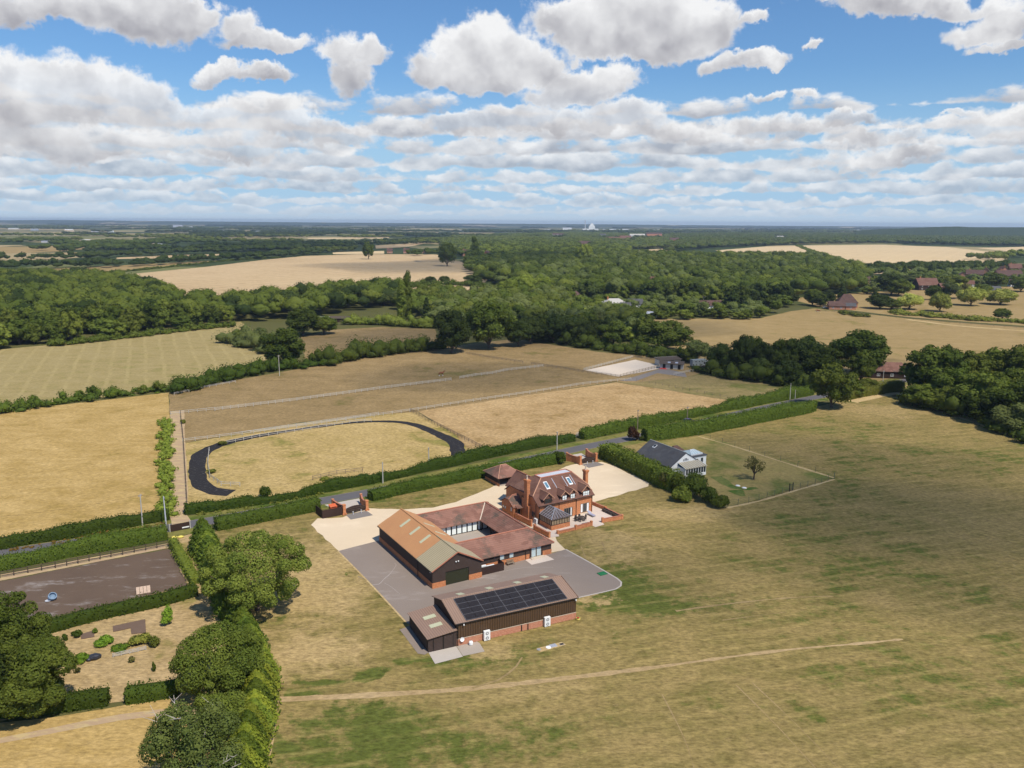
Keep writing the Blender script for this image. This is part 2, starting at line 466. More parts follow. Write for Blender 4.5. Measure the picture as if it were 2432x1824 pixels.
M['concrete'] = ground_mat('concrete', (0.42, 0.37, 0.31), (0.52, 0.46, 0.40), 0.6, 4)
M['tarmac_mark'] = plain('scraped_tarmac', (0.34, 0.29, 0.255), 0.2, 3)
M['court'] = ground_mat('courtyard_paving', (0.34, 0.29, 0.24), (0.42, 0.36, 0.30), 0.4, 3)
M['cinder'] = ground_mat('black_rubber_chips', (0.012, 0.011, 0.012), (0.042, 0.039, 0.040), 1.6, 4, 0.95, (0.20, 0.18, 0.16), th=(0.56, 0.70))
M['arena'] = ground_mat('dark_arena_sand', (0.092, 0.062, 0.044), (0.165, 0.115, 0.082), 0.15, 2, 0.95, (0.34, 0.30, 0.27), th=(0.52, 0.74))
M['sand'] = ground_mat('pale_arena_sand', (0.55, 0.46, 0.36), (0.66, 0.56, 0.45), 0.09, 2)
M['dirt'] = ground_mat('bare_dirt', (0.34, 0.23, 0.14), (0.48, 0.345, 0.21), 0.35, 2.5, 0.95, (0.50, 0.38, 0.19), th=(0.46, 0.62))
M['soil'] = ground_mat('dark_soil', (0.12, 0.08, 0.058), (0.19, 0.13, 0.095), 0.8, 4)
M['trail'] = field('worn_trail', (0.34, 0.245, 0.12), (0.26, 0.185, 0.08), (0.2, 0.15, 0.06), 12, 0.4, 0.05, 0.2)
M['strip'] = field('mown_straw_strip', (0.43, 0.31, 0.165), (0.36, 0.25, 0.12), (0.28, 0.205, 0.085), 12, 0.4, 0.05, 0.1)
pt = [(*D(790, 1450)[:2], 5, 2.6, 1.3), (*D(650, 1490)[:2], 6, 3, 1.0), (*D(900, 1430)[:2], 6, 1.6, .8), (*D(680, 1600)[:2], 22, 12, 0.62), (*D(1050, 1570)[:2], 26, 7, 0.4), (*D(820, 1530)[:2], 14, 5, 0.5), (*D(700, 1460)[:2], 9, 2, .8), (*D(1010, 1440)[:2], 16, 4, .45), (*D(740, 1235)[:2], 1.6, 9, .9),
      (*D(1330, 1250)[:2], 12, 14, 0.55), (*D(1400, 1300)[:2], 20, 7, .5), (*D(1330, 1090)[:2], 9, 9, 0.55), (*D(1450, 1100)[:2], 12, 14, 0.25), (*D(1560, 1270)[:2], 20, 20, 0.28), (*D(1900, 1000)[:2], 60, 50, 0.10),
      (*D(650, 1250)[:2], 16, 26, -1.1), (*D(700, 1400)[:2], 11, 9, -1.0), (*D(560, 1210)[:2], 14, 14, -.7), (*D(800, 1330)[:2], 8, 16, -.8), (*D(2000, 880)[:2], 40, 20, -.35), (*D(590, 1540)[:2], 1.2, 14, -1.5), (*D(2100, 1620)[:2], 40, 18, -0.25)]
pale_ = [(*D(655, 1250)[:2], 16, 26, .75), (*D(690, 1395)[:2], 10, 8, .8), (*D(620, 1420)[:2], 8, 9, .6), (*D(560, 1190)[:2], 14, 12, .6), (*D(1330, 1180)[:2], 9, 10, .5), (*D(1290, 1290)[:2], 7, 4, .7), (*D(1480, 1110)[:2], 14, 7, .4), (*D(1900, 885)[:2], 36, 14, .4), (*D(1080, 1425)[:2], 6, 3, .5), (*D(1150, 1500)[:2], 9, 3, .3)]
M['lawn'] = field('parched_lawn', (0.280, 0.204, 0.078), (0.168, 0.136, 0.042), (0.098, 0.112, 0.024), 16, 0.5, 0.022, 0.40, 0.55, patches=pt, pale=pale_, long_=5, lines=(17, 3.4, .30, .2))
M['gardengrass'] = field('garden_grass', (0.30, 0.225, 0.085), (0.22, 0.185, 0.062), (0.13, 0.145, 0.035), 33, 0.4, 0.04, 0.5)
M['rough'] = field('rough_grass', (0.44, 0.315, 0.16), (0.33, 0.23, 0.10), (0.20, 0.18, 0.05), 20, 0.4, 0.05, 0.36, 0.5)
M['hayfield'] = field('golden_hayfield', (0.48, 0.33, 0.13), (0.36, 0.24, 0.078), (0.28, 0.205, 0.06), 5, 0.6, 0.02, 0.25, 0.40)
M['longgrass'] = field('long_straw_grass', (0.46, 0.33, 0.14), (0.35, 0.25, 0.088), (0.22, 0.195, 0.052), 10, 0.35, 0.03, 0.38, 0.55)
M['wheat'] = field('tall_dry_grass', (0.47, 0.32, 0.155), (0.345, 0.225, 0.098), (0.27, 0.18, 0.068), 30, 0.35, 0.03, 0.25, 0.55)
M['paddock'] = field('grazed_paddock', (0.31, 0.215, 0.10), (0.225, 0.155, 0.068), (0.165, 0.135, 0.045), 25, 0.4, 0.02, 0.27, 0.42)
M['striped'] = field('striped_field', (0.35, 0.275, 0.125), (0.29, 0.225, 0.09), (0.25, 0.215, 0.075), 112, 0.6, 0.012, 0.42, 0.28, lines=(114, 7.0, 0.28, 0.16), long_=30)
M['pasture'] = field('pale_pasture', (0.355, 0.25, 0.112), (0.285, 0.20, 0.082), (0.21, 0.175, 0.055), 15, 0.4, 0.012, 0.3, 0.2)
M['stubble'] = field('pale_stubble', (0.55, 0.405, 0.23), (0.43, 0.30, 0.16), (0.36, 0.245, 0.125), 12, 0.9, 0.005, 0.25, 0.2, lines=(60, 24.0, 0.25, 0.12), long_=14)
M['creamfield'] = field('cream_wheat', (0.62, 0.47, 0.27), (0.57, 0.42, 0.23), (0.52, 0.38, 0.2), 12, 0.5, 0.004, 0.2, 0.16, lines=(58, 30.0, 0.2, 0.08), long_=14)
M['verge'] = field('green_verge', (0.22, 0.19, 0.06), (0.13, 0.14, 0.034), (0.075, 0.11, 0.02), 33, 0.4, 0.1, 0.5, 0.4)
M['watered'] = field('watered_grass', (0.16, 0.165, 0.05), (0.10, 0.135, 0.03), (0.065, 0.12, 0.02), 20, 0.3, 0.1, 0.5, 0.4)
M['greenpaddock'] = field('green_paddock', (0.27, 0.205, 0.09), (0.175, 0.145, 0.055), (0.125, 0.13, 0.035), 30, 0.4, 0.03, 0.45, 0.4)
M['edge'] = field('straw_margin', (0.52, 0.39, 0.20), (0.43, 0.30, 0.14), (0.34, 0.24, 0.10), 30, 0.4, 0.1, 0.2, 0.35)


def _land(t):
    P = wpos(t)
    w = t.v('ADD', P, t.v('SCALE', t.noise(P, 0.002, 3, col=True), 160))
    v = t.node('ShaderNodeTexVoronoi')
    v.inputs['Scale'].default_value = 0.0026
    t.put(v.inputs['Vector'], t.map(w, scale=(1, 0.8, 0)))
    r = t.sep(v.outputs['Color'])
    n = t.noise(P, 0.012, 5, 0.65)
    col = t.mix(t.ss(r[0], 0.48, 0.62), t.mix(n, (0.028, 0.045, 0.014), (0.065, 0.085, 0.028)), t.mix(r[1], (0.14, 0.15, 0.05), (0.40, 0.30, 0.16)))
    near = t.ss(t.v('LENGTH', P), 900.0, 500.0)
    return t.mix(near, col, t.mix(n, (0.06, 0.07, 0.02), (0.15, 0.13, 0.05)))


M['land'] = mat('far_farmland', _land, 0.95, 0.05)


def _forest(t):
    P = wpos(t)
    n = t.noise(t.map(P, scale=(1, 0.6, 1)), 0.02, 5, 0.65)
    n2 = t.noise(P, 0.09, 3, 0.7)
    return t.mix(t.m('ADD', t.m('MULTIPLY', n, 0.6), t.m('MULTIPLY', n2, 0.4)), (0.018, 0.030, 0.010), (0.075, 0.095, 0.030)), n2


M['forest'] = mat('forest_canopy', _forest, 0.95, 0.05, 0.6, 4.0)
M['leaf_oak'] = leafmat('oak_leaf', (0.030, 0.046, 0.010), (0.075, 0.092, 0.021))
M['leaf_mid'] = leafmat('ash_leaf', (0.045, 0.066, 0.013), (0.115, 0.128, 0.030))
M['leaf_ash'] = leafmat('near_ash_leaf', (0.044, 0.068, 0.014), (0.120, 0.138, 0.034))
M['leaf_near'] = leafmat('near_oak_leaf', (0.036, 0.058, 0.012), (0.105, 0.125, 0.028))
M['leaf_dark'] = leafmat('dark_leaf', (0.017, 0.029, 0.009), (0.047, 0.060, 0.018))
M['leaf_lime'] = leafmat('lime_leaf', (0.075, 0.105, 0.018), (0.165, 0.185, 0.042))
M['leaf_willow'] = leafmat('willow_leaf', (0.13, 0.155, 0.035), (0.27, 0.27, 0.085))
M['leaf_grey'] = leafmat('grey_willow_leaf', (0.062, 0.080, 0.030), (0.125, 0.14, 0.058))
M['leaf_brown'] = leafmat('thin_brown_leaf', (0.055, 0.056, 0.022), (0.11, 0.10, 0.042))
M['leaf_copper'] = leafmat('copper_leaf', (0.020, 0.010, 0.008), (0.05, 0.024, 0.018))
M['leaf_hedge'] = leafmat('hedge_leaf', (0.022, 0.041, 0.008), (0.068, 0.090, 0.018))
M['leaf_rough'] = leafmat('bramble_leaf', (0.050, 0.070, 0.014), (0.155, 0.15, 0.04))
M['leaf_veg'] = leafmat('vegetable_leaf', (0.05, 0.10, 0.015), (0.14, 0.21, 0.03))
M['leaf_rust'] = leafmat('rusty_bracken', (0.085, 0.065, 0.018), (0.19, 0.10, 0.035))

# ------------------------------------------------------------------ object helpers
def tag(o, label=None, cat=None, group=None, kind=None):
    if label: o['label'] = label
    if cat: o['category'] = cat
    if group: o['group'] = group
    if kind: o['kind'] = kind
    return o


def thing(name, label, cat, loc=(0, 0, 0), rz=0.0, group=None):
    o = bpy.data.objects.new(name, None)
    COL.objects.link(o)
    o.location, o.rotation_euler = loc, (0, 0, rz)
    o.empty_display_size = 0.5
    return tag(o, label, cat, group)


def copy_tree(o, parent=None):
    c = o.copy()
    COL.objects.link(c)
    if parent: c.parent = parent
    for ch in o.children: copy_tree(ch, c)
    return c


def link(name, me, parent=None, loc=None, rz=None):
    o = bpy.data.objects.new(name, me)
    COL.objects.link(o)
    if parent: o.parent = parent
    if loc is not None: o.location = loc
    if rz is not None: o.rotation_euler = (0, 0, rz)
    return o


class MB:
    def __init__(s):
        s.v, s.f, s.i = [], [], []

    def add(s, vs, fs, mi=0):
        b = len(s.v)
        s.v += [tuple(p) for p in vs]
        s.f += [[b + k for k in f] for f in fs]
        s.i += [mi] * len(fs)
        return s

    def poly(s, pts, mi=0):
        return s.add(pts, [list(range(len(pts)))], mi)

    def box(s, x0, y0, z0, x1, y1, z1, mi=0):
        vs = [(x0, y0, z0), (x1, y0, z0), (x1, y1, z0), (x0, y1, z0), (x0, y0, z1), (x1, y0, z1), (x1, y1, z1), (x0, y1, z1)]
        return s.add(vs, [[0, 3, 2, 1], [4, 5, 6, 7], [0, 1, 5, 4], [1, 2, 6, 5], [2, 3, 7, 6], [3, 0, 4, 7]], mi)

    def slab(s, pts, th, mi=0):
        """thick plate under a polygon (roof pitch): th measured straight down"""
        n = len(pts)
        lo = [(p[0], p[1], p[2] - th) for p in pts]
        fs = [list(range(n)), list(range(2 * n - 1, n - 1, -1))] + [[k, n + k, n + (k + 1) % n, (k + 1) % n] for k in range(n)]
        return s.add(list(pts) + lo, fs, mi)

    def bar(s, a, b, w, h=None, mi=0):
        """square bar between two points"""
        a, b = Vector(a), Vector(b)
        d = (b - a).normalized()
        sd = d.cross(Vector((0, 0, 1)))
        sd = sd.normalized() if sd.length > 1e-4 else Vector((1, 0, 0))
        up = sd.cross(d)
        sd, up = sd * w / 2, up * (h or w) / 2
        vs = [a - sd - up, a + sd - up, a + sd + up, a - sd + up, b - sd - up, b + sd - up, b + sd + up, b - sd + up]
        return s.add(vs, [[3, 2, 1, 0], [4, 5, 6, 7], [0, 1, 5, 4], [1, 2, 6, 5], [2, 3, 7, 6], [3, 0, 4, 7]], mi)

    def tube(s, pts, rad, n=8, mi=0):
        rings = []
        for k, p in enumerate(pts):
            p = Vector(p)
            d = (Vector(pts[min(k + 1, len(pts) - 1)]) - Vector(pts[max(k - 1, 0)])).normalized()
            a = d.orthogonal().normalized()
            b = d.cross(a)
            r = rad[k] if isinstance(rad, (list, tuple)) else rad
            rings += [p + (a * math.cos(2 * math.pi * j / n) + b * math.sin(2 * math.pi * j / n)) * r for j in range(n)]
        fs = []
        for k in range(len(pts) - 1):
            fs += [[k * n + j, k * n + (j + 1) % n, (k + 1) * n + (j + 1) % n, (k + 1) * n + j] for j in range(n)]
        fs += [list(range(n - 1, -1, -1)), list(range((len(pts) - 1) * n, len(pts) * n))]
        return s.add(rings, fs, mi)

    def lathe(s, c, prof, n=16, mi=0):
        vs = [(c[0] + r * math.cos(2 * math.pi * j / n), c[1] + r * math.sin(2 * math.pi * j / n), c[2] + z) for r, z in prof for j in range(n)]
        fs = [[k * n + j, k * n + (j + 1) % n, (k + 1) * n + (j + 1) % n, (k + 1) * n + j] for k in range(len(prof) - 1) for j in range(n)]
        fs += [list(range(n - 1, -1, -1)), list(range((len(prof) - 1) * n, len(prof) * n))]
        return s.add(vs, fs, mi)

    def mesh(s, name, mats):
        me = bpy.data.meshes.new(name)
        me.from_pydata(s.v, [], s.f)
        for m in (mats if isinstance(mats, (list, tuple)) else [mats]): me.materials.append(M[m] if isinstance(m, str) else m)
        me.polygons.foreach_set('material_index', s.i)
        me.update()
        return me

    def build(s, name, mats, parent=None, **kw):
        return link(name, s.mesh(name, mats), parent, **kw)


def box(name, m, parent, *a):
    return MB().box(*a).build(name, m, parent)


def sheet(name, pts, z, m, label, cat, jit=0.25, step=6.0):
    """ground sheet from surveyed outline points (world xy), with a slightly ragged edge"""
    rr = random.Random(hash(name + str(len(pts))) % 999 if False else len(pts) * 7 + int(abs(pts[0][0]) * 10) % 97)
    out = []
    for k, p in enumerate(pts):
        q = pts[(k + 1) % len(pts)]
        L = math.hypot(q[0] - p[0], q[1] - p[1])
        n = max(1, min(60, int(L / step)))
        for j in range(n):
            f = j / n
            o = rr.uniform(-jit, jit) if j else 0
            nx, ny = -(q[1] - p[1]) / (L + 1e-6), (q[0] - p[0]) / (L + 1e-6)
            out.append((p[0] + (q[0] - p[0]) * f + nx * o, p[1] + (q[1] - p[1]) * f + ny * o, z))
    ar = sum(a[0] * b[1] - b[0] * a[1] for a, b in zip(out, out[1:] + out[:1]))
    if ar < 0: out.reverse()
    return tag(MB().poly(out).build(name, m), label, cat, kind='structure')


def DL(*pts):
    return [tuple(D(x, y)[:2]) for x, y in pts]


def ribbon(cl, w, sub=6.0, wob=0.0):
    """outline of a strip of width w along a centre line"""
    P = smooth(cl, sub)
    L, Rr = [], []
    for k, p in enumerate(P):
        a, b = P[max(k - 1, 0)], P[min(k + 1, len(P) - 1)]
        d = math.hypot(b[0] - a[0], b[1] - a[1])
        n = (-(b[1] - a[1]) / d, (b[0] - a[0]) / d)
        ww = w(k / (len(P) - 1)) if callable(w) else w[0] + (w[1] - w[0]) * k / (len(P) - 1) if isinstance(w, tuple) else w
        ww += rnd.uniform(-wob, wob)
        L.append((p[0] + n[0] * ww / 2, p[1] + n[1] * ww / 2))
        Rr.append((p[0] - n[0] * ww / 2, p[1] - n[1] * ww / 2))
    return L + Rr[::-1]


def smooth(pts, step):
    """Catmull-Rom through the points, about one sample per step metres"""
    out = []
    P = [pts[0]] + list(pts) + [pts[-1]]
    for k in range(1, len(P) - 2):
        a, b, c, d = [np.array(q[:2], float) for q in P[k - 1:k + 3]]
        n = max(1, int(np.linalg.norm(c - b) / step))
        for j in range(n):
            t = j / n
            out.append(tuple(0.5 * ((2 * b) + (-a + c) * t + (2 * a - 5 * b + 4 * c - d) * t * t + (-a + 3 * b - 3 * c + d) * t ** 3)))
    out.append(tuple(pts[-1][:2]))
    return out


# ------------------------------------------------------------------ foliage
def leaf_mesh(name, C, Nrm, size, tint, m, rg, core=None, flat=0.0):
    """quads of leaf sprays: centres C, outward normals Nrm, sizes; core = closed inner shapes (verts, faces, tint)"""
    n = len(C)
    r = rg.normal(size=(n, 3))
    a = np.cross(Nrm, r)
    a /= np.linalg.norm(a, axis=1)[:, None] + 1e-9
    b = np.cross(Nrm, a)
    s = size[:, None] * 0.5
    asp = rg.uniform(0.6, 1.0, (n, 1))
    j = lambda: 1 + rg.uniform(-.35, .35, (n, 1))
    V = np.stack([C + a * s * j() + b * s * asp * .4 * j(), C + b * s * asp * j() - a * s * .4 * j(), C - a * s * j() - b * s * asp * .4 * j(), C - b * s * asp * j() + a * s * .4 * j()], 1).reshape(-1, 3)
    Fq = np.arange(4 * n).reshape(n, 4)
    T = np.repeat(tint, 4)
    me = bpy.data.meshes.new(name)
    nv, nf = 4 * n, n
    loops = Fq.ravel()
    starts = np.arange(n) * 4
    tot = np.full(n, 4)
    if core:
        cv, cf, ct = core
        V = np.vstack([V, cv])
        T = np.concatenate([T, ct])
        loops = np.concatenate([loops, (cf + nv).ravel()])
        starts = np.concatenate([starts, 4 * n + np.arange(len(cf)) * cf.shape[1]])
        tot = np.concatenate([tot, np.full(len(cf), cf.shape[1])])
    me.vertices.add(len(V))
    me.vertices.foreach_set('co', V.astype(np.float32).ravel())
    me.loops.add(len(loops))
    me.loops.foreach_set('vertex_index', loops.astype(np.int32))
    me.polygons.add(len(starts))
    me.polygons.foreach_set('loop_start', starts.astype(np.int32))
    me.polygons.foreach_set('loop_total', tot.astype(np.int32))
    at = me.attributes.new('tint', 'FLOAT', 'POINT')
    at.data.foreach_set('value', T.astype(np.float32))
    me.materials.append(M[m] if isinstance(m, str) else m)
    me.update()
    me.validate()
    return me


def ico(sub=1):
    import bmesh
    b = bmesh.new()
    bmesh.ops.create_icosphere(b, subdivisions=sub, radius=1)
    v = np.array([p.co[:] for p in b.verts])
    b.verts.index_update()
    f = np.array([[q.index for q in p.verts] for p in b.faces])
    b.free()
    return v, f


ICO1, ICO2 = ico(1), ico(2)


def blob_leaves(bc, br, n, leaf, rg, flat=0.85, core=0.72, jitter=0.7, droop=0.0, ic=ICO1):
    """sprays over the skins of blobs (centres bc, radii br); keeps only those near the outside"""
    br = np.asarray(br, float)
    if br.ndim == 1: br = np.repeat(br[:, None], 3, 1) * np.array([1, 1, flat])
    p = (br[:, 0] * br[:, 2]); p = p / p.sum()
    k = rg.choice(len(bc), n, p=p)
    d = rg.normal(size=(n, 3)); d[:, 2] = np.where(d[:, 2] < -0.4, d[:, 2] * 0.4, d[:, 2])
    d /= np.linalg.norm(d, axis=1)[:, None]
    rad = rg.uniform(0.78, 1.08, (n, 1))
    C = bc[k] + d * br[k] * rad
    keep = np.ones(n, bool)
    for q in range(len(bc)):
        e = np.linalg.norm((C - bc[q]) / br[q], axis=1)
        keep &= ~((e < 0.74) & (k != q))
    C, d, k = C[keep], d[keep], k[keep]
    N = d + rg.normal(size=d.shape) * jitter * 0.6
    N[:, 2] += 0.25
    N /= np.linalg.norm(N, axis=1)[:, None]
    bt = rg.uniform(0.1, 0.9, len(bc))
    tint = np.clip(bt[k] + rg.normal(size=len(k)) * 0.16, 0, 1)
    size = leaf * rg.uniform(0.6, 1.35, len(k))
    cr = None
    if core > 0:
        v, f = ic
        cv = np.concatenate([bc[q] + v * br[q] * core for q in range(len(bc))])
        cf = np.concatenate([f + q * len(v) for q in range(len(bc))])
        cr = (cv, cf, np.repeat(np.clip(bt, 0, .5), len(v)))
    return C, N, size, tint, cr


def crown_blobs(h, r, z0, nb, rg, shape='broad', rr=(0.30, 0.46)):
    bc, br = [], []
    us = -0.85 + 1.85 * (rg.permutation(nb) + .6) / nb
    H_ = (h - z0) / 2
    zc = z0 + H_
    for k in range(nb):
        th, u = k * 2.39996 + rg.uniform(-.3, .3), us[k]
        if shape == 'conifer':
            f = (k + 0.5) / nb
            rad = r * (1 - f) ** 0.8 * rg.uniform(.55, 1)
            b = max(0.25, r * 0.42 * (1 - f * .75))
            bc.append((rad * .6 * math.cos(th), rad * .6 * math.sin(th), z0 + (h - z0) * f * 0.95))
            br.append((b, b, b * 0.9))
            continue
        if shape == 'column':
            f = (k + .5) / nb
            b = r * (0.55 + .4 * math.sin(math.pi * min(1, f * .85 + .12)))
            bc.append((r * .25 * math.cos(th), r * .25 * math.sin(th), z0 + (h - z0) * f))
            br.append((b, b, (h - z0) / nb * 1.3))
            continue
        w = math.sqrt(max(0, 1 - u * u))
        b = r * rg.uniform(*rr)
        s = 1 - b / r * 0.8
        bz = b * (0.9 if shape != 'willow' else 1.25)
        bc.append((r * s * w * math.cos(th), r * s * w * math.sin(th), zc + (H_ - bz * .9) * u))
        br.append((b, b, bz))
    if shape in ('broad', 'willow'):
        bc.append((0, 0, zc)); br.append((r * .62, r * .62, H_ * .78))
    return np.array(bc), np.array(br)


def trunk_mb(h, r, z0, bc, rg, limbs=4, rt=None):
    mb = MB()
    rt = rt or max(0.12, h * 0.028)
    top = z0 + (h - z0) * 0.45
    mb.tube([(0, 0, -0.2), (0.02, 0, z0 * .3), (rg.uniform(-.2, .2), rg.uniform(-.2, .2), z0), (rg.uniform(-.4, .4), rg.uniform(-.4, .4), top)], [rt * 1.35, rt, rt * .8, rt * .45], 7)
    for q in range(min(limbs, len(bc))):
        c = bc[q]
        mb.tube([(0, 0, z0 * rg.uniform(.75, 1)), (c[0] * .45, c[1] * .45, z0 + (c[2] - z0) * .45), tuple(c)], [rt * .5, rt * .33, rt * .12], 5)
    return mb


PROTO = {}


def proto(key, h, r, z0, nb, nl, leaf, m, seed, shape='broad', rr=(0.30, 0.46), core=0.72, limbs=4):
    """one crown and one trunk mesh; trees of the kind share them"""
    rg = np.random.default_rng(seed)
    bc, br = crown_blobs(h, r, z0, nb, rg, shape, rr)
    C, N, sz, ti, cr = blob_leaves(bc, br, nl, leaf, rg, core=core)
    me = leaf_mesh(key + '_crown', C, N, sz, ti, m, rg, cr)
    PROTO[key] = (me, trunk_mb(h, r, z0, bc, rg, limbs).mesh(key + '_trunk', 'bark'), h, r)
    return PROTO[key]


def tree(key, p, h, r, label, cat='tree', name='tree', group=None, rz=None):
    cm, tm, ph, pr = PROTO[key]
    o = thing(name, label, cat, (p[0], p[1], 0.0), rnd.uniform(0, 6.28) if rz is None else rz, group)
    o.scale = (r / pr, r / pr, h / ph)
    link('crown', cm, o)
    link('trunk', tm, o)
    return o


def hedge(name, cl, w, h, label, m='leaf_hedge', leaf=0.3, dens=9.0, group=None, cat='hedge', round_=0.2, hv=0.17, seed=0, step=1.2, close=True, lumps=0.0, rust=0.0):
    """a hedge along a centre line: solid heart under sprays of leaves, all one mesh"""
    rg = np.random.default_rng(seed + len(name) + int(abs(cl[0][0])))
    P = np.array(smooth(cl, step))
    n = len(P)
    T = np.gradient(P, axis=0); T /= np.linalg.norm(T, axis=1)[:, None] + 1e-9
    Nn = np.stack([-T[:, 1], T[:, 0]], 1)
    wob = np.convolve(rg.normal(size=n + 8), np.ones(9) / 9, 'valid')[:n] * 2.2
    hh = h * (1 + hv * wob)
    if lumps: hh *= 1 + lumps * np.abs(np.sin(np.arange(n) * step / 2.1 + rg.uniform(0, 6) + wob * 2))
    ww = w * (1 + hv * np.roll(wob, 5)) * (1 + (lumps * .6) * np.sin(np.arange(n) * step / 3.3))
    # cross-section: u from 0 (ground one side) over the top to 1
    sec = [(-.47, 0.0), (-.5, .35), (-.48, .75), (-.38, .95), (0, 1.0), (.38, .95), (.48, .75), (.5, .35), (.47, 0.0)]
    ns = len(sec)
    cv = np.zeros((n, ns, 3))
    for q, (a, b) in enumerate(sec):
        cv[:, q, :2] = P + Nn * (a * ww * .93)[:, None]
        cv[:, q, 2] = b * hh * .95 - (0.1 if b == 0 else 0)
    cf = [[i * ns + q, i * ns + q + 1, (i + 1) * ns + q + 1, (i + 1) * ns + q] for i in range(n - 1) for q in range(ns - 1)]
    for e in (0, (n - 1) * ns):      # close both ends of the heart
        cf += [[e, e + 1, e + 7, e + 8], [e + 1, e + 2, e + 6, e + 7], [e + 2, e + 3, e + 5, e + 6], [e + 3, e + 4, e + 5, e + 5]][:3]
    cf = np.array(cf)
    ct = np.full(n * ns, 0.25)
    seglen = np.linalg.norm(np.diff(P, axis=0), axis=1)
    tot = seglen.sum()
    nl = int(tot * (2 * h + w) * dens)
    i = rg.choice(n - 1, nl, p=seglen / tot)
    f = rg.uniform(0, 1, nl)
    u = rg.uniform(0, 2 * h + w, nl)
    side = np.where(u < h, -1, np.where(u > h + w, 1, 0))
    a = np.where(side == -1, -.5, np.where(side == 1, .5, (u - h) / w - .5))
    b = np.where(side == -1, u / h, np.where(side == 1, (2 * h + w - u) / h, 1.0))
    a = a * np.where(b > .85, .93, 1.0)
    ip = lambda A: A[i] + (A[np.minimum(i + 1, n - 1)] - A[i]) * (f[:, None] if A.ndim == 2 else f)
    C = np.zeros((nl, 3))
    off = rg.normal(size=nl) * round_
    C[:, :2] = ip(P) + ip(Nn) * (a * ip(ww) + np.where(side != 0, side * off, 0))[:, None]
    C[:, 2] = np.maximum(0.05, b * ip(hh) + np.where(side == 0, off, 0))
    N = np.zeros((nl, 3))
    N[:, :2] = ip(Nn) * side[:, None]
    N[:, 2] = np.where(side == 0, 1, .25)
    N += rg.normal(size=N.shape) * .75
    N /= np.linalg.norm(N, axis=1)[:, None]
    # leaves over the two ends
    for e, sg in ((0, -1), (n - 1, 1)):
        m2 = int(w * h * dens * 1.3)
        aa, bb = rg.uniform(-.47, .47, m2), rg.uniform(0, 1, m2)
        Ce = np.zeros((m2, 3))
        Ce[:, :2] = P[e] + Nn[e] * (aa * ww[e])[:, None] + T[e] * (sg * (.05 + np.abs(rg.normal(size=m2)) * .12))[:, None]
        Ce[:, 2] = bb * hh[e] * .97
        Ne = rg.normal(size=(m2, 3)) * .5; Ne[:, :2] += T[e] * sg; Ne[:, 2] += .2
        C = np.vstack([C, Ce]); N = np.vstack([N, Ne / np.linalg.norm(Ne, axis=1)[:, None]]); i = np.concatenate([i, np.full(m2, e)]); nl += m2
    low = np.repeat(rg.uniform(.15, .85, n // 3 + 2), 3)[:n]
    ti = np.clip(low[i] * .6 + .2 + rg.normal(size=nl) * .17, 0, 1)
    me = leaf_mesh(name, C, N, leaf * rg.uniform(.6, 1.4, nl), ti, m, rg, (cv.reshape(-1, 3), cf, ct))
    return tag(link(name, me), label, cat, group)


def thicket(name, cl, w, h, label, m, leaf, seed, cat='hedgerow', group=None, step=2.4, dens=5.0, kind=None):
    dens *= 1.5
    """an untrimmed hedgerow: a chain of bushes grown into one another"""
    rg = np.random.default_rng(seed)
    P = smooth(cl, step)
    bc, br = [], []
    for k, p in enumerate(P):
        hk = h * (.75 + .25 * math.sin(k * .9 + 2 * math.sin(k * .37)))
        for j in range(4):
            q = hk * rg.uniform(.3, 1.05) * .5
            rw = w * rg.uniform(.2, .5)
            bc.append((p[0] + rg.normal() * w * .26 + rg.uniform(-.5, .5) * step, p[1] + rg.normal() * w * .26 + rg.uniform(-.5, .5) * step, q * rg.uniform(.75, 1.1)))
            br.append((rw, rw * rg.uniform(.8, 1.2), q))
    bc, br = np.array(bc), np.array(br)
    n = int(len(P) * step * (w + h * 1.6) * dens)
    C, N, sz, ti, cr = blob_leaves(bc, br, n, leaf, rg, core=.72, jitter=1.2)
    k = C[:, 2] > 0.05
    me = leaf_mesh(name, C[k], N[k], sz[k], ti[k], m, rg, cr)
    return tag(link(name, me), label, cat, group, kind)


def bush(name, p, r, h, label, m='leaf_hedge', leaf=0.3, n=900, seed=1, cat='bush', nb=9, group=None):
    rg = np.random.default_rng(seed)
    th = rg.uniform(0, 6.28, nb)
    s = np.sqrt(rg.uniform(0, 1, nb)) * r * .6
    bc = np.stack([s * np.cos(th), s * np.sin(th), h * rg.uniform(.3, .72, nb)], 1)
    br = np.stack([r * rg.uniform(.35, .55, nb)] * 2 + [h * rg.uniform(.22, .34, nb)], 1)
    C, N, sz, ti, cr = blob_leaves(bc, br, n, leaf, rg, core=.75)
    k = C[:, 2] > 0.03
    return tag(link(name, leaf_mesh(name, C[k], N[k], sz[k], ti[k], m, rg, cr), loc=(p[0], p[1], 0)), label, cat, group)

# ------------------------------------------------------------------ the lie of the land
def off(pts, d):
    """shift a line sideways by d metres (away from the camera when d > 0)"""
    out = []
    for k, p in enumerate(pts):
        a, b = pts[max(k - 1, 0)], pts[min(k + 1, len(pts) - 1)]
        L = math.hypot(b[0] - a[0], b[1] - a[1])
        n = (-(b[1] - a[1]) / L, (b[0] - a[0]) / L)
        out.append((p[0] + n[0] * d, p[1] + n[1] * d))
    return out


def topz(p, x, y):
    """height over ground point p seen at photo position (x, y)"""
    d = FD(x * S, y * S)
    return CAM_H + d.z / d.y * p[1]


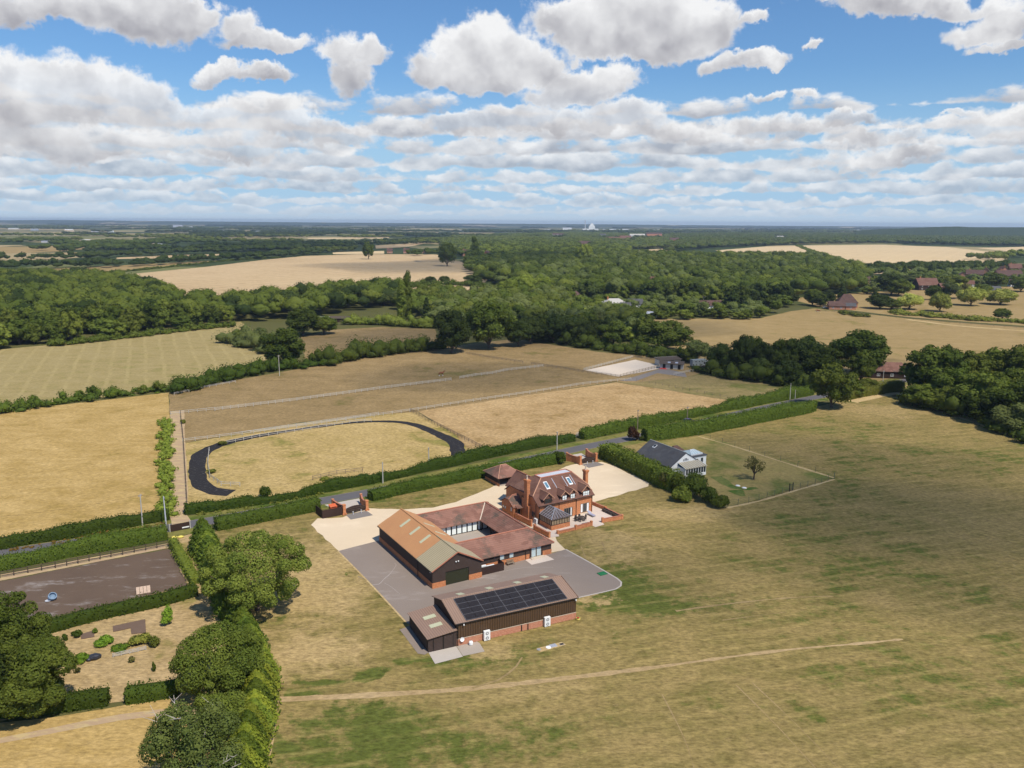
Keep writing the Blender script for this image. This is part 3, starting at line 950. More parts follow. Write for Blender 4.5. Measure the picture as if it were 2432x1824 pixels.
tag(MB().poly([(-14000, -400, 0), (14000, -400, 0), (14000, 15500, 0), (-14000, 15500, 0)]).build('ground', 'land'), 'wide patchwork farmland reaching to the horizon', 'ground', kind='structure')
ST = 'structure'
sheet('lawn', DL((520, 1760), (575, 1560), (585, 1440), (520, 1330), (440, 1190), (455, 1150), (690, 1104), (800, 1078), (1060, 1030), (1230, 990), (1290, 985), (1395, 948), (1560, 917), (1770, 877), (1860, 855), (1935, 838), (2010, 862), (2212, 935), (2420, 1005), (2420, 1760)), .02, 'lawn', 'broad parched lawn and meadow round the farm', 'lawn', .4)
sheet('field', DL((-160, 770), (130, 743), (270, 728), (400, 712), (520, 695), (560, 720), (600, 775), (430, 815), (280, 850), (130, 872), (-160, 930)), .02, 'striped', 'pale green field with curving mown stripes below the left wood', 'field')
sheet('field', DL((-200, 935), (60, 883), (365, 848), (366, 1112), (-200, 1215)), .024, 'hayfield', 'golden hay field left of the dirt track', 'field')
sheet('paddock', DL((366, 850), (480, 826), (640, 798), (830, 766), (940, 752), (1110, 732), (1290, 760), (1430, 772), (1545, 795), (1760, 835), (1775, 850), (1600, 874), (1330, 824), (905, 890), (650, 912), (398, 957), (388, 893), (366, 893)), .02, 'paddock', 'close grazed brown paddocks divided by post and rail fences', 'paddock')
sheet('paddock', DL((1378, 826), (1480, 814), (1545, 800), (1700, 828), (1765, 848), (1700, 858), (1604, 870), (1340, 826)), .028, 'greenpaddock', 'greener paddock right of the sand arena, below the dark tree belt', 'paddock', .4)
sheet('paddock', DL((650, 728), (724, 712), (826, 706), (940, 711), (950, 742), (800, 768), (660, 780)), .02, 'paddock', 'small brown paddock behind the old hedgerow', 'paddock')
sheet('field', DL((903, 889), (1330, 825.5), (1602, 869), (1250, 938), (1012, 972), (985, 940), (930, 905)), .026, 'wheat', 'tan field of tall dry grass beside the lane', 'field', .5)
sheet('field', DL((396, 958), (640, 915), (850, 893), (903, 890), (986, 941), (1016, 972), (1000, 990), (560, 1078), (402, 1108)), .024, 'longgrass', 'straw coloured long grass inside and around the oval track', 'field', .4)
sheet('allotment', DL((-200, 1430), (95, 1340), (400, 1268), (370, 1185), (366, 1166), (425, 1150), (455, 1180), (530, 1330), (580, 1440), (570, 1560), (480, 1520), (380, 1500), (230, 1520), (-200, 1590)), .024, 'rough', 'dry allotment grass round the vegetable beds', 'grass', .4)
sheet('meadow', DL((-200, 1590), (0, 1562), (235, 1530), (390, 1500), (500, 1520), (572, 1560), (520, 1760), (-200, 1760)), .028, 'hayfield', 'golden rough meadow in the near left corner', 'meadow', .4)
sheet('garden_lawn', DL((1398, 958), (1520, 940), (1800, 1029), (1578, 1098), (1540, 1090), (1440, 1030)), .03, 'gardengrass', 'dry garden grass behind the white bungalow', 'lawn', .3)
sheet('pasture', DL((1340, 712), (1372, 690), (1500, 688), (1640, 688), (1710, 672), (1760, 666), (1960, 688), (2100, 699), (2420, 722), (2420, 800), (2212, 770), (2100, 800), (1960, 860), (1890, 850), (1760, 815), (1540, 785), (1420, 745)), .02, 'pasture', 'large pale pasture behind the dark tree belt', 'pasture')
sheet('parkland', DL((1700, 645), (1860, 632), (1990, 625), (2420, 612), (2420, 718), (2100, 696), (1960, 685), (1770, 662)), .02, 'pasture', 'mown parkland dotted with pale willows', 'parkland')
sheet('field', DL((282, 592), (440, 577), (564, 562), (658, 553), (775, 549), (943, 549.5), (963, 559), (1005, 567), (1046, 590), (1056, 602), (1030, 628), (900, 628), (700, 655), (400, 672), (360, 640), (330, 612)), .06, 'stubble', 'large pale stubble field rising behind the wood', 'field', 1)
sheet('field', DL((-80, 596), (8, 586), (255, 573.5), (510, 560.5), (275, 585), (102, 597), (20, 604), (-80, 612)), .06, 'pasture', 'narrow buff field beyond the left wood', 'field', 1)
sheet('field', DL((252, 556.5), (380, 551), (490, 548.5), (485, 553), (380, 557.5), (252, 559.5)), .1, 'stubble', 'thin pale strip of stubble between far hedges', 'field', 1)
sheet('field', DL((-40, 534), (130, 531), (316, 528), (335, 532), (200, 537), (130, 543), (-40, 550)), .1, 'pasture', 'olive far field on the left', 'field', 1)
sheet('field', DL((663, 514), (841, 512), (838, 516), (665, 516.5)), .2, 'creamfield', 'far sliver of bright stubble', 'field', 1)
sheet('field', DL((811, 530), (910, 524.5), (914, 527), (880, 533.5), (812, 537)), .1, 'stubble', 'pale far field behind the tree line', 'field', 1)
sheet('field', DL((718, 545), (830, 542), (830, 548), (720, 549)), .1, 'creamfield', 'bright far strip before the roofs', 'field', 1)
sheet('field', DL((1728, 530.5), (1903, 528.5), (2050, 534), (2178, 548.5), (2170, 578), (1850, 578), (1818, 560)), .06, 'creamfield', 'large cream wheat field on the right', 'field', 1)
sheet('field', DL((1545, 541), (1648, 532.8), (1720, 531), (1762, 552), (1700, 562), (1590, 554)), .06, 'creamfield', 'cream field left of the green field hedge', 'field', 1)
sheet('field', DL((2110, 536), (2212, 533), (2300, 540), (2200, 545)), .06, 'creamfield', 'cream sliver on the far right', 'field', 1)
sheet('field', DL((1357, 541), (1433, 537), (1450, 546), (1365, 554)), .06, 'stubble', 'small tan field in the far wood', 'field', 1)
sheet('field', DL((1850, 572), (1985, 570), (1990, 592), (1870, 592)), .06, 'stubble', 'pale patch behind the village trees', 'field', 1)
sheet('field', DL((880, 648), (940, 640), (1060, 645), (1050, 660), (900, 662)), .06, 'stubble', 'tan gap between the middle trees', 'field', 1)

# the lane and what borders it
LANE = DL((-120, 1219), (0, 1197), (200, 1167), (388, 1137), (560, 1106), (753, 1072), (900, 1044), (1060, 1010), (1190, 982), (1277, 963), (1389, 941), (1487, 919), (1600, 892), (1717, 867), (1800, 851), (1900, 833), (1990, 815))
sheet('verge', ribbon(LANE, 11.0, 5, .5), .034, 'verge', 'green verges along the lane', 'verge', .1)
sheet('road', ribbon(LANE, 4.7, 5), .045, 'road', 'narrow asphalt country lane', 'road', .05)
for o_, nm in ((2.2, 'far'), (-2.2, 'near')):
    sheet('road_edge', ribbon(off(smooth(LANE, 8), o_), .16, 5, .05), .052, 'tarmac', f'pale worn {nm} edge of the lane', 'road edge', .02)
TRK = DL((383, 888), (384, 950), (386, 1010), (387, 1070), (385, 1118))
sheet('track', ribbon(TRK, (4.2, 3.6), 4, .3), .036, 'dirt', 'bare dirt track between hedge and fence', 'track', .1)
sheet('track', DL((367, 1110), (400, 1108), (412, 1124), (408, 1133), (372, 1138)), .05, 'dirt', 'dirt mouth where the track meets the lane', 'track', .1)
OV = DL((990, 985), (987, 968), (981, 955), (931, 931), (895, 917.5), (851, 911), (777, 912), (685, 922), (592, 936), (518, 950), (469, 963), (434, 982), (426, 1008), (429, 1036), (441, 1052), (469, 1062), (500, 1065))
sheet('track', ribbon(OV, lambda f: 4.2 - 2.5 * max(0.0, 1 - abs(f - .42) / .32), 1.8, .5), .04, 'cinder', 'black rubber chip track around the long grass', 'track', .1)
sheet('arena', DL((-160, 1283), (0, 1256), (366, 1185), (405, 1266), (95, 1336), (-160, 1395)), .032, 'arena', 'dark dusty riding arena in the left foreground', 'arena', .25, 3)
sheet('arena_edge', DL((-160, 1268), (0, 1242), (369, 1173), (369, 1183), (0, 1255), (-160, 1282)), .036, 'dirt', 'bare strip under the arena fence', 'ground', .15)
sheet('arena', DL((1262, 800), (1372, 777), (1443, 793), (1336, 813.5)), .034, 'sand', 'pale sand riding arena behind the paddocks', 'arena', .2)
sheet('stable_yard', DL((1338, 823), (1400, 805), (1432, 795), (1480, 806), (1484, 815), (1420, 806), (1374, 823)), .03, 'ramp', 'grey yard before the stables', 'yard', .2)
sheet('drive', DL((672, 1134), (686, 1120), (740, 1118), (796, 1098), (870, 1101), (935, 1097), (985, 1085), (1018, 1071), (1045, 1060), (1070, 1048), (1120, 1042), (1180, 1026), (1222, 1008), (1250, 1001), (1300, 998), (1330, 1008), (1402, 1044), (1400, 1051), (1286, 1084), (1230, 1100), (1190, 1150), (1222, 1188), (1100, 1215), (900, 1200), (731, 1190)), .04, 'gravel', 'cream gravel drive around house and barn', 'drive', .3, 2)
sheet('yard', DL((730, 1191), (822, 1167), (900, 1160), (1100, 1190), (1188, 1197), (1222, 1187), (1280, 1219), (1333, 1250), (1342, 1258), (1341, 1266), (1330, 1273), (1242, 1293), (1100, 1330), (890, 1352), (878, 1346), (800, 1262)), .055, 'tarmac', 'grey tarmac yard around the barns', 'yard', .06, 3)
sheet('yard_edge', ribbon(DL((1222, 1187), (1280, 1219), (1333, 1250), (1342, 1258), (1341, 1266), (1330, 1273), (1242, 1293)), .3, 2), .062, 'concrete', 'pale kerb line round the yard corner', 'kerb', .02)
sheet('yard_edge', ribbon(DL((730, 1191), (800, 1262), (878, 1346)), .3, 2), .062, 'edge', 'straw line along the left edge of the yard', 'edge', .05)
sheet('path', ribbon(DL((586, 1512), (700, 1507), (850, 1499), (1000, 1489), (1200, 1468), (1420, 1441), (1520, 1427), (1700, 1404), (1850, 1391), (1950, 1381)), (1.5, .4), 1.5, .35), .03, 'strip', 'mown straw coloured path across the lawn', 'path', .25, 1)
sheet('path', ribbon(DL((1020, 1487), (1075, 1470), (1115, 1440), (1128, 1420)), (.5, .25), 2, .12), .033, 'trail', 'faint trodden path branching towards the metal barn', 'path', .1, 2)
sheet('path', ribbon(DL((-160, 1620), (0, 1600), (130, 1575), (260, 1550), (400, 1536), (520, 1545)), (1.3, 1.8), 3, .2), .034, 'dirt', 'beaten dirt path through the near left meadow', 'path', .2)
sheet('margin', ribbon(DL((590, 1450), (588, 1520), (577, 1600), (556, 1700)), (1.2, 1.6), 3, .2), .032, 'edge', 'straw margin beside the conifer hedge', 'margin', .2)
sheet('margin', ribbon(DL((1840, 868), (1900, 855), (1945, 850), (2010, 877), (2100, 908), (2240, 958)), 4.0, 4, .5), .032, 'edge', 'straw margin below the right hand wood', 'margin', .3)
sheet('margin', ribbon(DL((1960, 690), (2060, 703), (2150, 710), (2300, 722)), 5.0, 8, .5), .04, 'edge', 'pale track along the far pasture fence', 'track', .3)
sheet('gravel_bed', DL((1158, 1401), (1213, 1387), (1223, 1393), (1168, 1409)), .036, 'edge', 'small gravel bed with inspection covers', 'gravel', .1, 2)
for i, (pp, w_) in enumerate(((DL((1590, 1480), (1680, 1570), (1780, 1680)), .22), (DL((1625, 1475), (1720, 1565), (1830, 1680)), .18), (DL((1430, 1500), (1480, 1600), (1510, 1700)), .2), (DL((1460, 1320), (1570, 1305), (1700, 1292), (1800, 1288)), .5), (DL((1300, 1170), (1320, 1220)), .3), (DL((1255, 1180), (1275, 1230)), .25), (DL((1560, 1340), (1700, 1322)), .2))):
    sheet('wheel_track', ribbon(pp, (w_, w_ * .4), 1.5, w_ * .35), .029, 'trail', ('thin pale wheel line in the near meadow', 'second wheel line beside the first', 'faint wheel line running to the bottom edge', 'faint worn trail across the green patch', 'short worn trail beside the yard', 'short worn trail nearest the yard kerb', 'faint scratch of dry grass on the meadow')[i], 'track', .1, 1)
K6_ = lambda *p: [tuple(FP(1330 + x * .3029, 980 + y * .3029)[:2]) for x, y in p]
for pp in (((1085, 187), (1370, 267), (1730, 382), (2150, 512)), ((1310, 748), (1560, 694), (1800, 625), (2000, 568), (2150, 524))):
    sheet('margin', ribbon(K6_(*pp), .75, 2.5, .3), .035, 'edge', 'straw strip under the ' + ('far' if pp[0][0] < 1200 else 'near') + ' mesh fence of the bungalow garden', 'margin', .2, 2)
sheet('grass_strip', ribbon(K6_((1225, 500), (1290, 548), (1370, 590), (1460, 602), (1545, 590)), (3.2, 1.2), 2, .5), .036, 'watered', 'bright green watered strip in the bungalow garden', 'grass', .3, 1)
sheet('grass_strip', ribbon(K6_((1370, 610), (1410, 640), (1440, 655)), (4, 1.5), 2, .5), .038, 'watered', 'bright green tail of the watered strip', 'grass', .3, 1)
K1 = lambda *p: [tuple(FP(850 + x * .3316, 1050 + y * .3316)[:2]) for x, y in p]
for i, (pp, w_) in enumerate(((K1((85, 1026), (150, 1020), (185, 985), (235, 940), (275, 880), (262, 870)), .2), (K1((190, 1010), (240, 1040), (300, 1090)), .1), (K1((0, 965), (60, 985), (120, 1010)), .14), (K1((1010, 935), (1200, 900), (1400, 900)), .1))):
    sheet('yard_mark', ribbon(pp, (w_, w_ * .6), .8, w_ * .3), .061, 'ramp' if i == 2 else 'tarmac_mark', f'{("pale scraped curve", "short pale scratch", "faint pale line", "thin pale scuff")[i]} on the tarmac yard', 'stain', .03, 1)

# ------------------------------------------------------------------ courtyard barn (one building of four wings)
def frame(px, ang, name, label, cat, full=True):
    p = FP(*px)
    return thing(name, label, cat, (p.x, p.y, 0.05), R(ang))


def window(parent, x0, x1, z0, z1, y, glass='glass', frame_m='darkpost', bars=1, axis=0, out=-1, name='window', fw=.07, rails=0):
    """framed window in the wall plane y = const (axis 0) or x = const (axis 1); the pane is its sub-part"""
    mb, gl = MB(), MB()
    def bx(m_, a0, a1, d0, d1, c0, c1):
        m_.box(a0, min(d0, d1), c0, a1, max(d0, d1), c1) if axis == 0 else m_.box(min(d0, d1), a0, c0, max(d0, d1), a1, c1)
    o, i = y + out * .05, y - out * .03
    bx(mb, x0, x1, o, i, z0, z0 + fw); bx(mb, x0, x1, o, i, z1 - fw, z1)
    bx(mb, x0, x0 + fw, o, i, z0 + fw, z1 - fw); bx(mb, x1 - fw, x1, o, i, z0 + fw, z1 - fw)
    for k in range(1, bars):
        xx = x0 + (x1 - x0) * k / bars
        bx(mb, xx - fw / 2, xx + fw / 2, o, i, z0 + fw, z1 - fw)
    for k in range(1, rails):
        zz = z0 + (z1 - z0) * k / rails
        bx(mb, x0 + fw, x1 - fw, o - out * .008, i, zz - fw / 3, zz + fw / 3)
    w = mb.build(name, frame_m, parent)
    bx(gl, x0 + fw * .5, x1 - fw * .5, y + out * .02, y + out * .005, z0 + fw * .5, z1 - fw * .5)
    gl.build('pane', glass, w)
    return w


B = frame((1027, 1399.6), 30.6, 'courtyard_barn', 'U-shaped courtyard barn with a rusty orange roofed wing and red tiled wings', 'barn')
W_, L_, EV, RG = 9.7, 24.7, 3.2, 5.75
b = MB()                                   # brick plinth of the long wing, door opening left free
b.box(0, 0, 0, 2.55, .3, .98); b.box(7.1, 0, 0, W_, .3, .98); b.box(0, .3, 0, .3, L_, .98); b.box(.3, L_ - .3, 0, W_, L_, .98); b.box(W_ - .3, .3, 0, W_, L_ - .3, .98)
b.build('brick_plinth', 'brick', B)
b = MB()
b.box(.06, .06, .98, 2.55, .3, 2.5); b.box(7.1, .06, .98, W_ - .06, .3, 2.5); b.box(.06, .06, 2.5, W_ - .06, .3, EV)
b.add([(.06, .06, EV), (W_ - .06, .06, EV), (W_ / 2, .06, RG - .1), (.06, .3, EV), (W_ - .06, .3, EV), (W_ / 2, .3, RG - .1)], [[0, 1, 2], [5, 4, 3], [0, 2, 5, 3], [1, 4, 5, 2]])
b.box(.06, .3, .98, .3, L_ - .3, EV); b.box(W_ - .3, .3, .98, W_ - .06, L_ - .3, EV); b.box(.06, L_ - .3, .98, W_ - .06, L_ - .06, EV)
b.add([(.06, L_ - .3, EV), (W_ - .06, L_ - .3, EV), (W_ / 2, L_ - .3, RG - .1), (.06, L_ - .06, EV), (W_ - .06, L_ - .06, EV), (W_ / 2, L_ - .06, RG - .1)], [[0, 1, 2], [5, 4, 3], [0, 2, 5, 3], [1, 4, 5, 2]])
b.build('boarded_wall', 'board', B)
tag(box('garage_door', 'greendoor', B, 2.56, .16, 0, 7.09, .24, 2.49), 'wide olive green roller door')
b = MB(); b.box(2.5, .1, 2.38, 7.15, .155, 2.5); b.box(2.5, .1, 0, 2.56, .155, 2.38); b.box(7.09, .1, 0, 7.15, .155, 2.38)
b.build('door_frame', 'darkpost', B)
sl_ = (RG - EV) / (W_ / 2)
zr = lambda x: EV + .05 + (x if x <= W_ / 2 else W_ - x) * sl_
YS, O_ = 6.4, .18


def pitch(x0, x1, y0, y1, up=0.0):
    return [(x0, y0, zr(x0) + up), (x1, y0, zr(x1) + up), (x1, y1, zr(x1) + up), (x0, y1, zr(x0) + up)]


b = MB()
b.slab(pitch(-O_, 2.05, YS, L_ + .2, .07), .09); b.slab(pitch(1.95, W_ / 2, YS, L_ + .2, .02), .09); b.slab(pitch(W_ / 2, W_ + O_, YS, L_ + .2, .02), .09)
tag(b.build('corrugated_roof', 'orange_sheet', B), 'rust orange corrugated roof')
b = MB()
b.slab(pitch(-O_, W_ / 2, -.2, YS - .01, .05), .09); b.slab(pitch(W_ / 2, W_ + O_, -.2, YS - .01, .05), .09)
tag(b.build('corrugated_roof', 'cream_sheet', B), 'newer cream corrugated roof section')
b = MB()
b.bar((-O_, -.24, zr(-O_) + .02), (W_ / 2, -.24, zr(W_ / 2) + .04), .07, .2); b.bar((W_ / 2, -.24, zr(W_ / 2) + .04), (W_ + O_, -.24, zr(W_ + O_) + .02), .07, .2)
b.build('verge_trim', 'ridge', B)
b = MB(); b.tube([(W_ / 2, -.15, RG + .12), (W_ / 2, YS + 2, RG + .12)], .11, 6); b.build('ridge_capping', 'cream_sheet', B)
b = MB(); b.tube([(W_ / 2, YS + 2, RG + .1), (W_ / 2, L_ + .2, RG + .1)], .11, 6); b.build('ridge_capping', 'orange_sheet', B)
for y in (9.6, 14.2, 18.8):
    b = MB(); b.slab(pitch(2.2, 4.3, y, y + .75, .075), .05); b.build('skylight', 'grp', B)
for y in (12.0, 17.0):
    b = MB(); b.slab(pitch(6.4, 8.6, y, y + .7, .06), .05); b.build('skylight', 'grp', B)
b = MB(); b.tube([(-O_ - .06, -.2, zr(-O_) - .04), (-O_ - .06, L_ + .2, zr(-O_) - .04)], .07, 6); b.build('gutter', 'darkpost', B)
b = MB(); b.tube([(-.1, 5.9, .02), (-.1, 5.9, EV - .2), (-O_ - .04, 5.9, EV)], .055, 6); b.build('downpipe', 'darkpost', B)
for x in (4.55, 5.0):
    b = MB(); b.lathe((x, -.06, 4.05), [(.02, -.1), (.12, -.06), (.12, .08), (.03, .12)], 8); b.build('floodlight', 'white', B)
box('floodlight', 'white', B, -.16, .5, EV - .45, -.02, .68, EV - .3)

# tiled wings: front, right, rear
TE, TR = 2.4, 4.25
fy0, fy1, fr, rx0, rx1, rr_, ry = 2.65, 11.2, 6.95, 19.85, 26.6, 23.45, 24.0
b = MB()
b.box(W_, fy0, 0, 20.6, fy0 + .28, .95); b.box(24.2, fy0, 0, 26.2, fy0 + .28, .95); b.box(20.6, fy0, 0, 21.25, fy0 + .28, .95)
b.box(25.9, fy0 + .28, 0, 26.2, 28, .95); b.box(22.2, 11.6, 0, 22.5, 15.2, .95)
b.build('brick_plinth', 'brick', B)
b = MB()
b.box(W_, fy0 + .04, .95, 21.25, fy0 + .26, TE); b.box(24.2, fy0 + .04, .95, 26.16, fy0 + .26, TE); b.box(21.25, fy0 + .04, 2.2, 24.2, fy0 + .26, TE)
b.box(25.92, fy0 + .3, .95, 26.16, 28, TE); b.box(W_, fy1 - .3, 0, 20.2, fy1 - .08, TE); b.box(22.25, 11.2, .95, 22.45, 15.2, TE); b.box(22.25, 15.2, 0, 22.45, 19.9, TE)
b.box(W_, 28.0, 0, 26.2, 28.2, TE)
b.build('boarded_wall', 'board', B)
tag(box('wall_panel', 'brick', B, 22.12, 16.4, .1, 22.24, 18.9, 2.2), 'orange brown panel under the open bay')
OE, OF = TE - .1, .35
b = MB()
b.slab([(W_ - .6, fy0 - OF, OE), (26.6, fy0 - OF, OE), (rr_, fr, TR), (W_ - 2.0, fr, TR)], .14)
b.slab([(W_ - 2.0, fr, TR), (rr_, fr, TR), (rx0, fy1, OE), (W_ + .05, fy1, OE)], .14)
b.build('tiled_roof', 'barn_tile', B)
b = MB()
b.slab([(26.6, fy0 - OF, OE), (26.6, 28.3, OE), (rr_, ry, TR), (rr_, fr, TR)], .14)
b.slab([(rr_, fr, TR), (rr_, ry, TR), (rx0, 19.6, OE), (rx0, fy1, OE)], .14)
b.build('tiled_roof', 'barn_tile', B)
b = MB()
b.slab([(W_ - 1.95, ry, TR), (rr_, ry, TR), (26.6, 28.3, OE), (W_ - .2, 28.3, OE)], .14)
b.slab([(W_ + .05, 19.6, OE), (rx0, 19.6, OE), (rr_, ry, TR), (W_ - 1.95, ry, TR)], .14)
b.build('tiled_roof', 'barn_tile', B)
b = MB()
for a, c in (((W_ - 2.0, fr, TR + .05), (rr_, fr, TR + .05)), ((rr_, fr, TR + .05), (rr_, ry, TR + .05)), ((rr_, ry, TR + .05), (W_ - 1.9, ry, TR + .05)), ((rr_, fr, TR + .04), (26.55, fy0 - OF, OE + .06)), ((rr_, ry, TR + .04), (26.55, 28.2, OE + .06))):
    b.tube([a, c], .12, 6)
b.build('ridge_tiles', 'ridge', B)
b = MB(); b.bar((rx0 + .1, 19.7, OE + .06), (rr_, ry, TR + .04), .2, .05); b.build('valley_flashing', 'cream', B)
for x in (16.3, 18.3): window(B, x - 1.4, x - .55, 1.12, 2.12, fy0 + .02, 'paleglass', 'greywood', 1)
window(B, 21.7, 22.75, .12, 2.2, fy0 + .1, 'paleglass', 'wood', 1, name='glazed_door'); window(B, 22.85, 23.9, .12, 2.2, fy0 + .1, 'paleglass', 'wood', 1, name='glazed_door')
box('door_surround', 'timber', B, 21.25, fy0 + .06, 0, 21.68, fy0 + .2, 2.2); box('door_surround', 'timber', B, 23.92, fy0 + .06, 0, 24.2, fy0 + .2, 2.2)
b = MB(); b.tube([(20.4, fy0 - .08, .02), (20.4, fy0 - .08, 2.25)], .055, 6); b.build('downpipe', 'darkpost', B)
box('door_step', 'cream', B, 21.4, fy0 - .75, .0, 24.3, fy0 - .02, .16)
xs = [10.15 + k * 1.18 for k in range(11)]
for k, x in enumerate(xs):
    if x + 1.1 < 22.2: window(B, x, x + 1.1, .08, 2.28, 20.2, 'blind', 'darkpost', 1, name='glazed_door', fw=.09)
box('boarded_wall', 'board', B, W_, 20.28, 0, 22.2, 20.5, TE)
for x, y in ((20.1, 19.75), (20.1, 15.6), (20.1, 11.6)):
    box('post', 'darkpost', B, x, y, 0, x + .18, y + .18, OE - .1)
tag(MB().poly([(W_, fy1, .02), (22.25, fy1, .02), (22.25, 20.2, .02), (W_, 20.2, .02)]).build('courtyard_floor', 'court', B))
p = B.matrix_basis
Bw = lambda x, y: tuple((Matrix.Translation(B.location) @ Matrix.Rotation(R(30.6), 4, 'Z') @ Vector((x, y, 0)))[:2])
sheet('terrace', [Bw(20.25, 2.6), Bw(20.15, .05), Bw(25.1, 0), Bw(24.9, 2.6)], .075, 'stone', 'pale paving slab before the glazed barn doors', 'paving', .0, 3)

# boarded service screen against the barn, with the machines in it
t = thing('timber_screen', 'dark timber screen boxing in white machines beside the garage door', 'screen', (*Bw(9.85, .55), .05), R(30.6))
box('front_panel', 'timber', t, 0, 0, 0, 4.7, .08, 1.5); box('side_panel', 'timber', t, 4.62, .08, 0, 4.7, 2.0, 1.5)


def heat_pump(p, rz, label, w=.95, h=.8, d=.38, fans=1, z=.05, group=None):
    o = thing('heat_pump', label, 'heat pump', (p[0], p[1], z), rz, group)
    b = MB(); b.box(-w / 2, -d, .1, w / 2, 0, h + .1); b.box(-w / 2 + .08, -d + .04, 0, -w / 2 + .16, -.04, .1); b.box(w / 2 - .16, -d + .04, 0, w / 2 - .08, -.04, .1)
    b.build('casing', 'white', o)
    for k in range(fans):
        zc = .1 + h * (k + .5) / fans
        r = min(w, h / fans) * .36
        b = MB()
        b.add([(r * math.cos(q * .5236) * 1.0, -d - .015, zc + r * math.sin(q * .5236)) for q in range(12)] + [(r * math.cos(q * .5236), -d + .01, zc + r * math.sin(q * .5236)) for q in range(12)], [list(range(11, -1, -1))] + [[q, (q + 1) % 12, 12 + (q + 1) % 12, 12 + q] for q in range(12)])
        f = b.build('fan_grille', 'grey', o)
        b = MB(); b.lathe((0, 0, 0), [(.01, 0), (.09, .0), (.09, .03), (.01, .03)], 8)
        h_ = b.build('fan_hub', 'white', f); h_.location = (0, -d - .012, zc); h_.rotation_euler = (R(90), 0, 0)
    return o


heat_pump(Bw(10.75, 1.6), R(30.6), 'white heat pump behind the timber screen, nearest the barn wall', 1.0, 1.35, .45, 1)
heat_pump(Bw(12.2, 1.6), R(30.6), 'low white heat pump behind the timber screen, towards its open end', 1.5, 1.1, .4, 1)
t = thing('garden_bench', 'dark low bench by the brick barn wall', 'bench', (*Bw(16.8, 2.0), .05), R(30.6))
b = MB(); [b.box(-.75, -.25 + k * .14, .42, .75, -.14 + k * .14, .46) for k in range(4)]; b.build('seat', 'wood', t)
b = MB(); [b.box(-.75, .28, .55 + k * .13, .75, .32, .64 + k * .13) for k in range(3)]; b.build('backrest', 'wood', t)
for x in (-.68, .62):
    b = MB(); b.box(x, -.25, 0, x + .06, -.19, .42); b.box(x, .26, 0, x + .06, .32, .92); b.box(x, -.19, .3, x + .06, .26, .36); b.build('leg', 'wood', t)

# ------------------------------------------------------------------ metal barn with solar panels and lean-to
K = frame((1085.4, 1535), 25.6, 'metal_barn', 'brown metal clad barn with a roof of solar panels', 'barn')
KL, KW, KE, KR, KRY = 20.4, 9.9, 3.62, 4.85, 5.6
# its long front lies a touch askew on the plot, so the end wall is a hair further back
b = MB(); b.box(0, 0, 0, KL, .28, 1.05); b.box(0, .28, 0, .28, KW, 1.05); b.box(KL - .28, .28, 0, KL, KW, 1.05); b.box(.28, KW - .28, 0, KL - .28, KW, 1.05)
b.build('brick_plinth', 'pinkbrick', K)
b = MB(); b.box(0, -.03, 1.05, KL, -.001, 1.13); b.build('plinth_coping', 'cream', K)
b = MB(); b.box(.03, .03, 1.13, KL - .03, .25, KE); b.box(.03, KW - .25, 1.05, KL - .03, KW - .03, KE); b.build('clad_wall', 'brown_clad', K)
for x0 in (.03, KL - .2):
    b = MB(); x1 = x0 + .17
    b.add([(x0, .25, 1.05), (x0, KW - .25, 1.05), (x0, KW - .25, KE), (x0, KRY, KR - .06), (x0, .25, KE), (x1, .25, 1.05), (x1, KW - .25, 1.05), (x1, KW - .25, KE), (x1, KRY, KR - .06), (x1, .25, KE)],
          [[0, 4, 3, 2, 1], [5, 6, 7, 8, 9], [4, 9, 8, 3], [3, 8, 7, 2]])
    b.build('gable_wall', 'timber', K)
ks = (KR - KE) / KRY
kz = lambda y: KE + y * ks if y <= KRY else KR - (y - KRY) * (KR - KE) / (KW - KRY)
b = MB(); b.slab([(-.2, -.14, kz(-.14) + .06), (KL + .2, -.14, kz(-.14) + .06), (KL + .25, KRY, KR + .06), (-.25, KRY, KR + .06)], .08)
b.slab([(-.25, KRY, KR + .06), (KL + .25, KRY, KR + .06), (KL + .25, KW + .3, kz(KW + .3) + .06), (-.25, KW + .3, kz(KW + .3) + .06)], .08)
b.build('sheet_roof', 'brown_sheet', K)
b = MB(); b.tube([(-.25, KRY, KR + .09), (KL + .25, KRY, KR + .09)], .09, 6)
b.bar((-.28, -.14, kz(-.14) + .06), (-.28, KRY, KR + .09), .08, .18); b.bar((KL + .28, -.14, kz(-.14) + .06), (KL + .28, KRY, KR + .09), .08, .18); b.build('ridge_and_verge', 'brown_sheet', K)
b = MB(); b.tube([(-.25, -.2, KE - .05), (KL + .25, -.2, KE - .05)], .075, 6); b.build('gutter', 'darkpost', K)
PX0, PX1, PY0, PY1, NC, NR = 1.55, 18.75, .05, 5.2, 10, 4
pm_, cw_, rh_ = None, (PX1 - PX0) / NC, (PY1 - PY0) / NR
sb = MB(); g_ = .035
sb.slab([(g_, g_, 0), (cw_ - g_, g_, 0), (cw_ - g_, rh_ - g_, (rh_ - 2 * g_) * ks), (g_, rh_ - g_, (rh_ - 2 * g_) * ks)], .04)
pm_ = sb.mesh('solar_panel', 'solar')
for c in range(NC):
    for r in range(NR):
        y = PY0 + r * rh_
        link('solar_panel', pm_, K, (PX0 + c * cw_, y, kz(y) + .19))
b = MB()
for r in range(NR + 1):
    y = PY0 + r * rh_; b.bar((PX0, y, kz(y) + .165), (PX1, y, kz(y) + .165), .07, .05)
for c in range(NC + 1):
    if c % 2 == 0: b.bar((PX0 + c * cw_, PY0, kz(PY0) + .155), (PX0 + c * cw_, PY1, kz(PY1) + .155), .1, .04)
b.build('mounting_rail', 'frame', K)
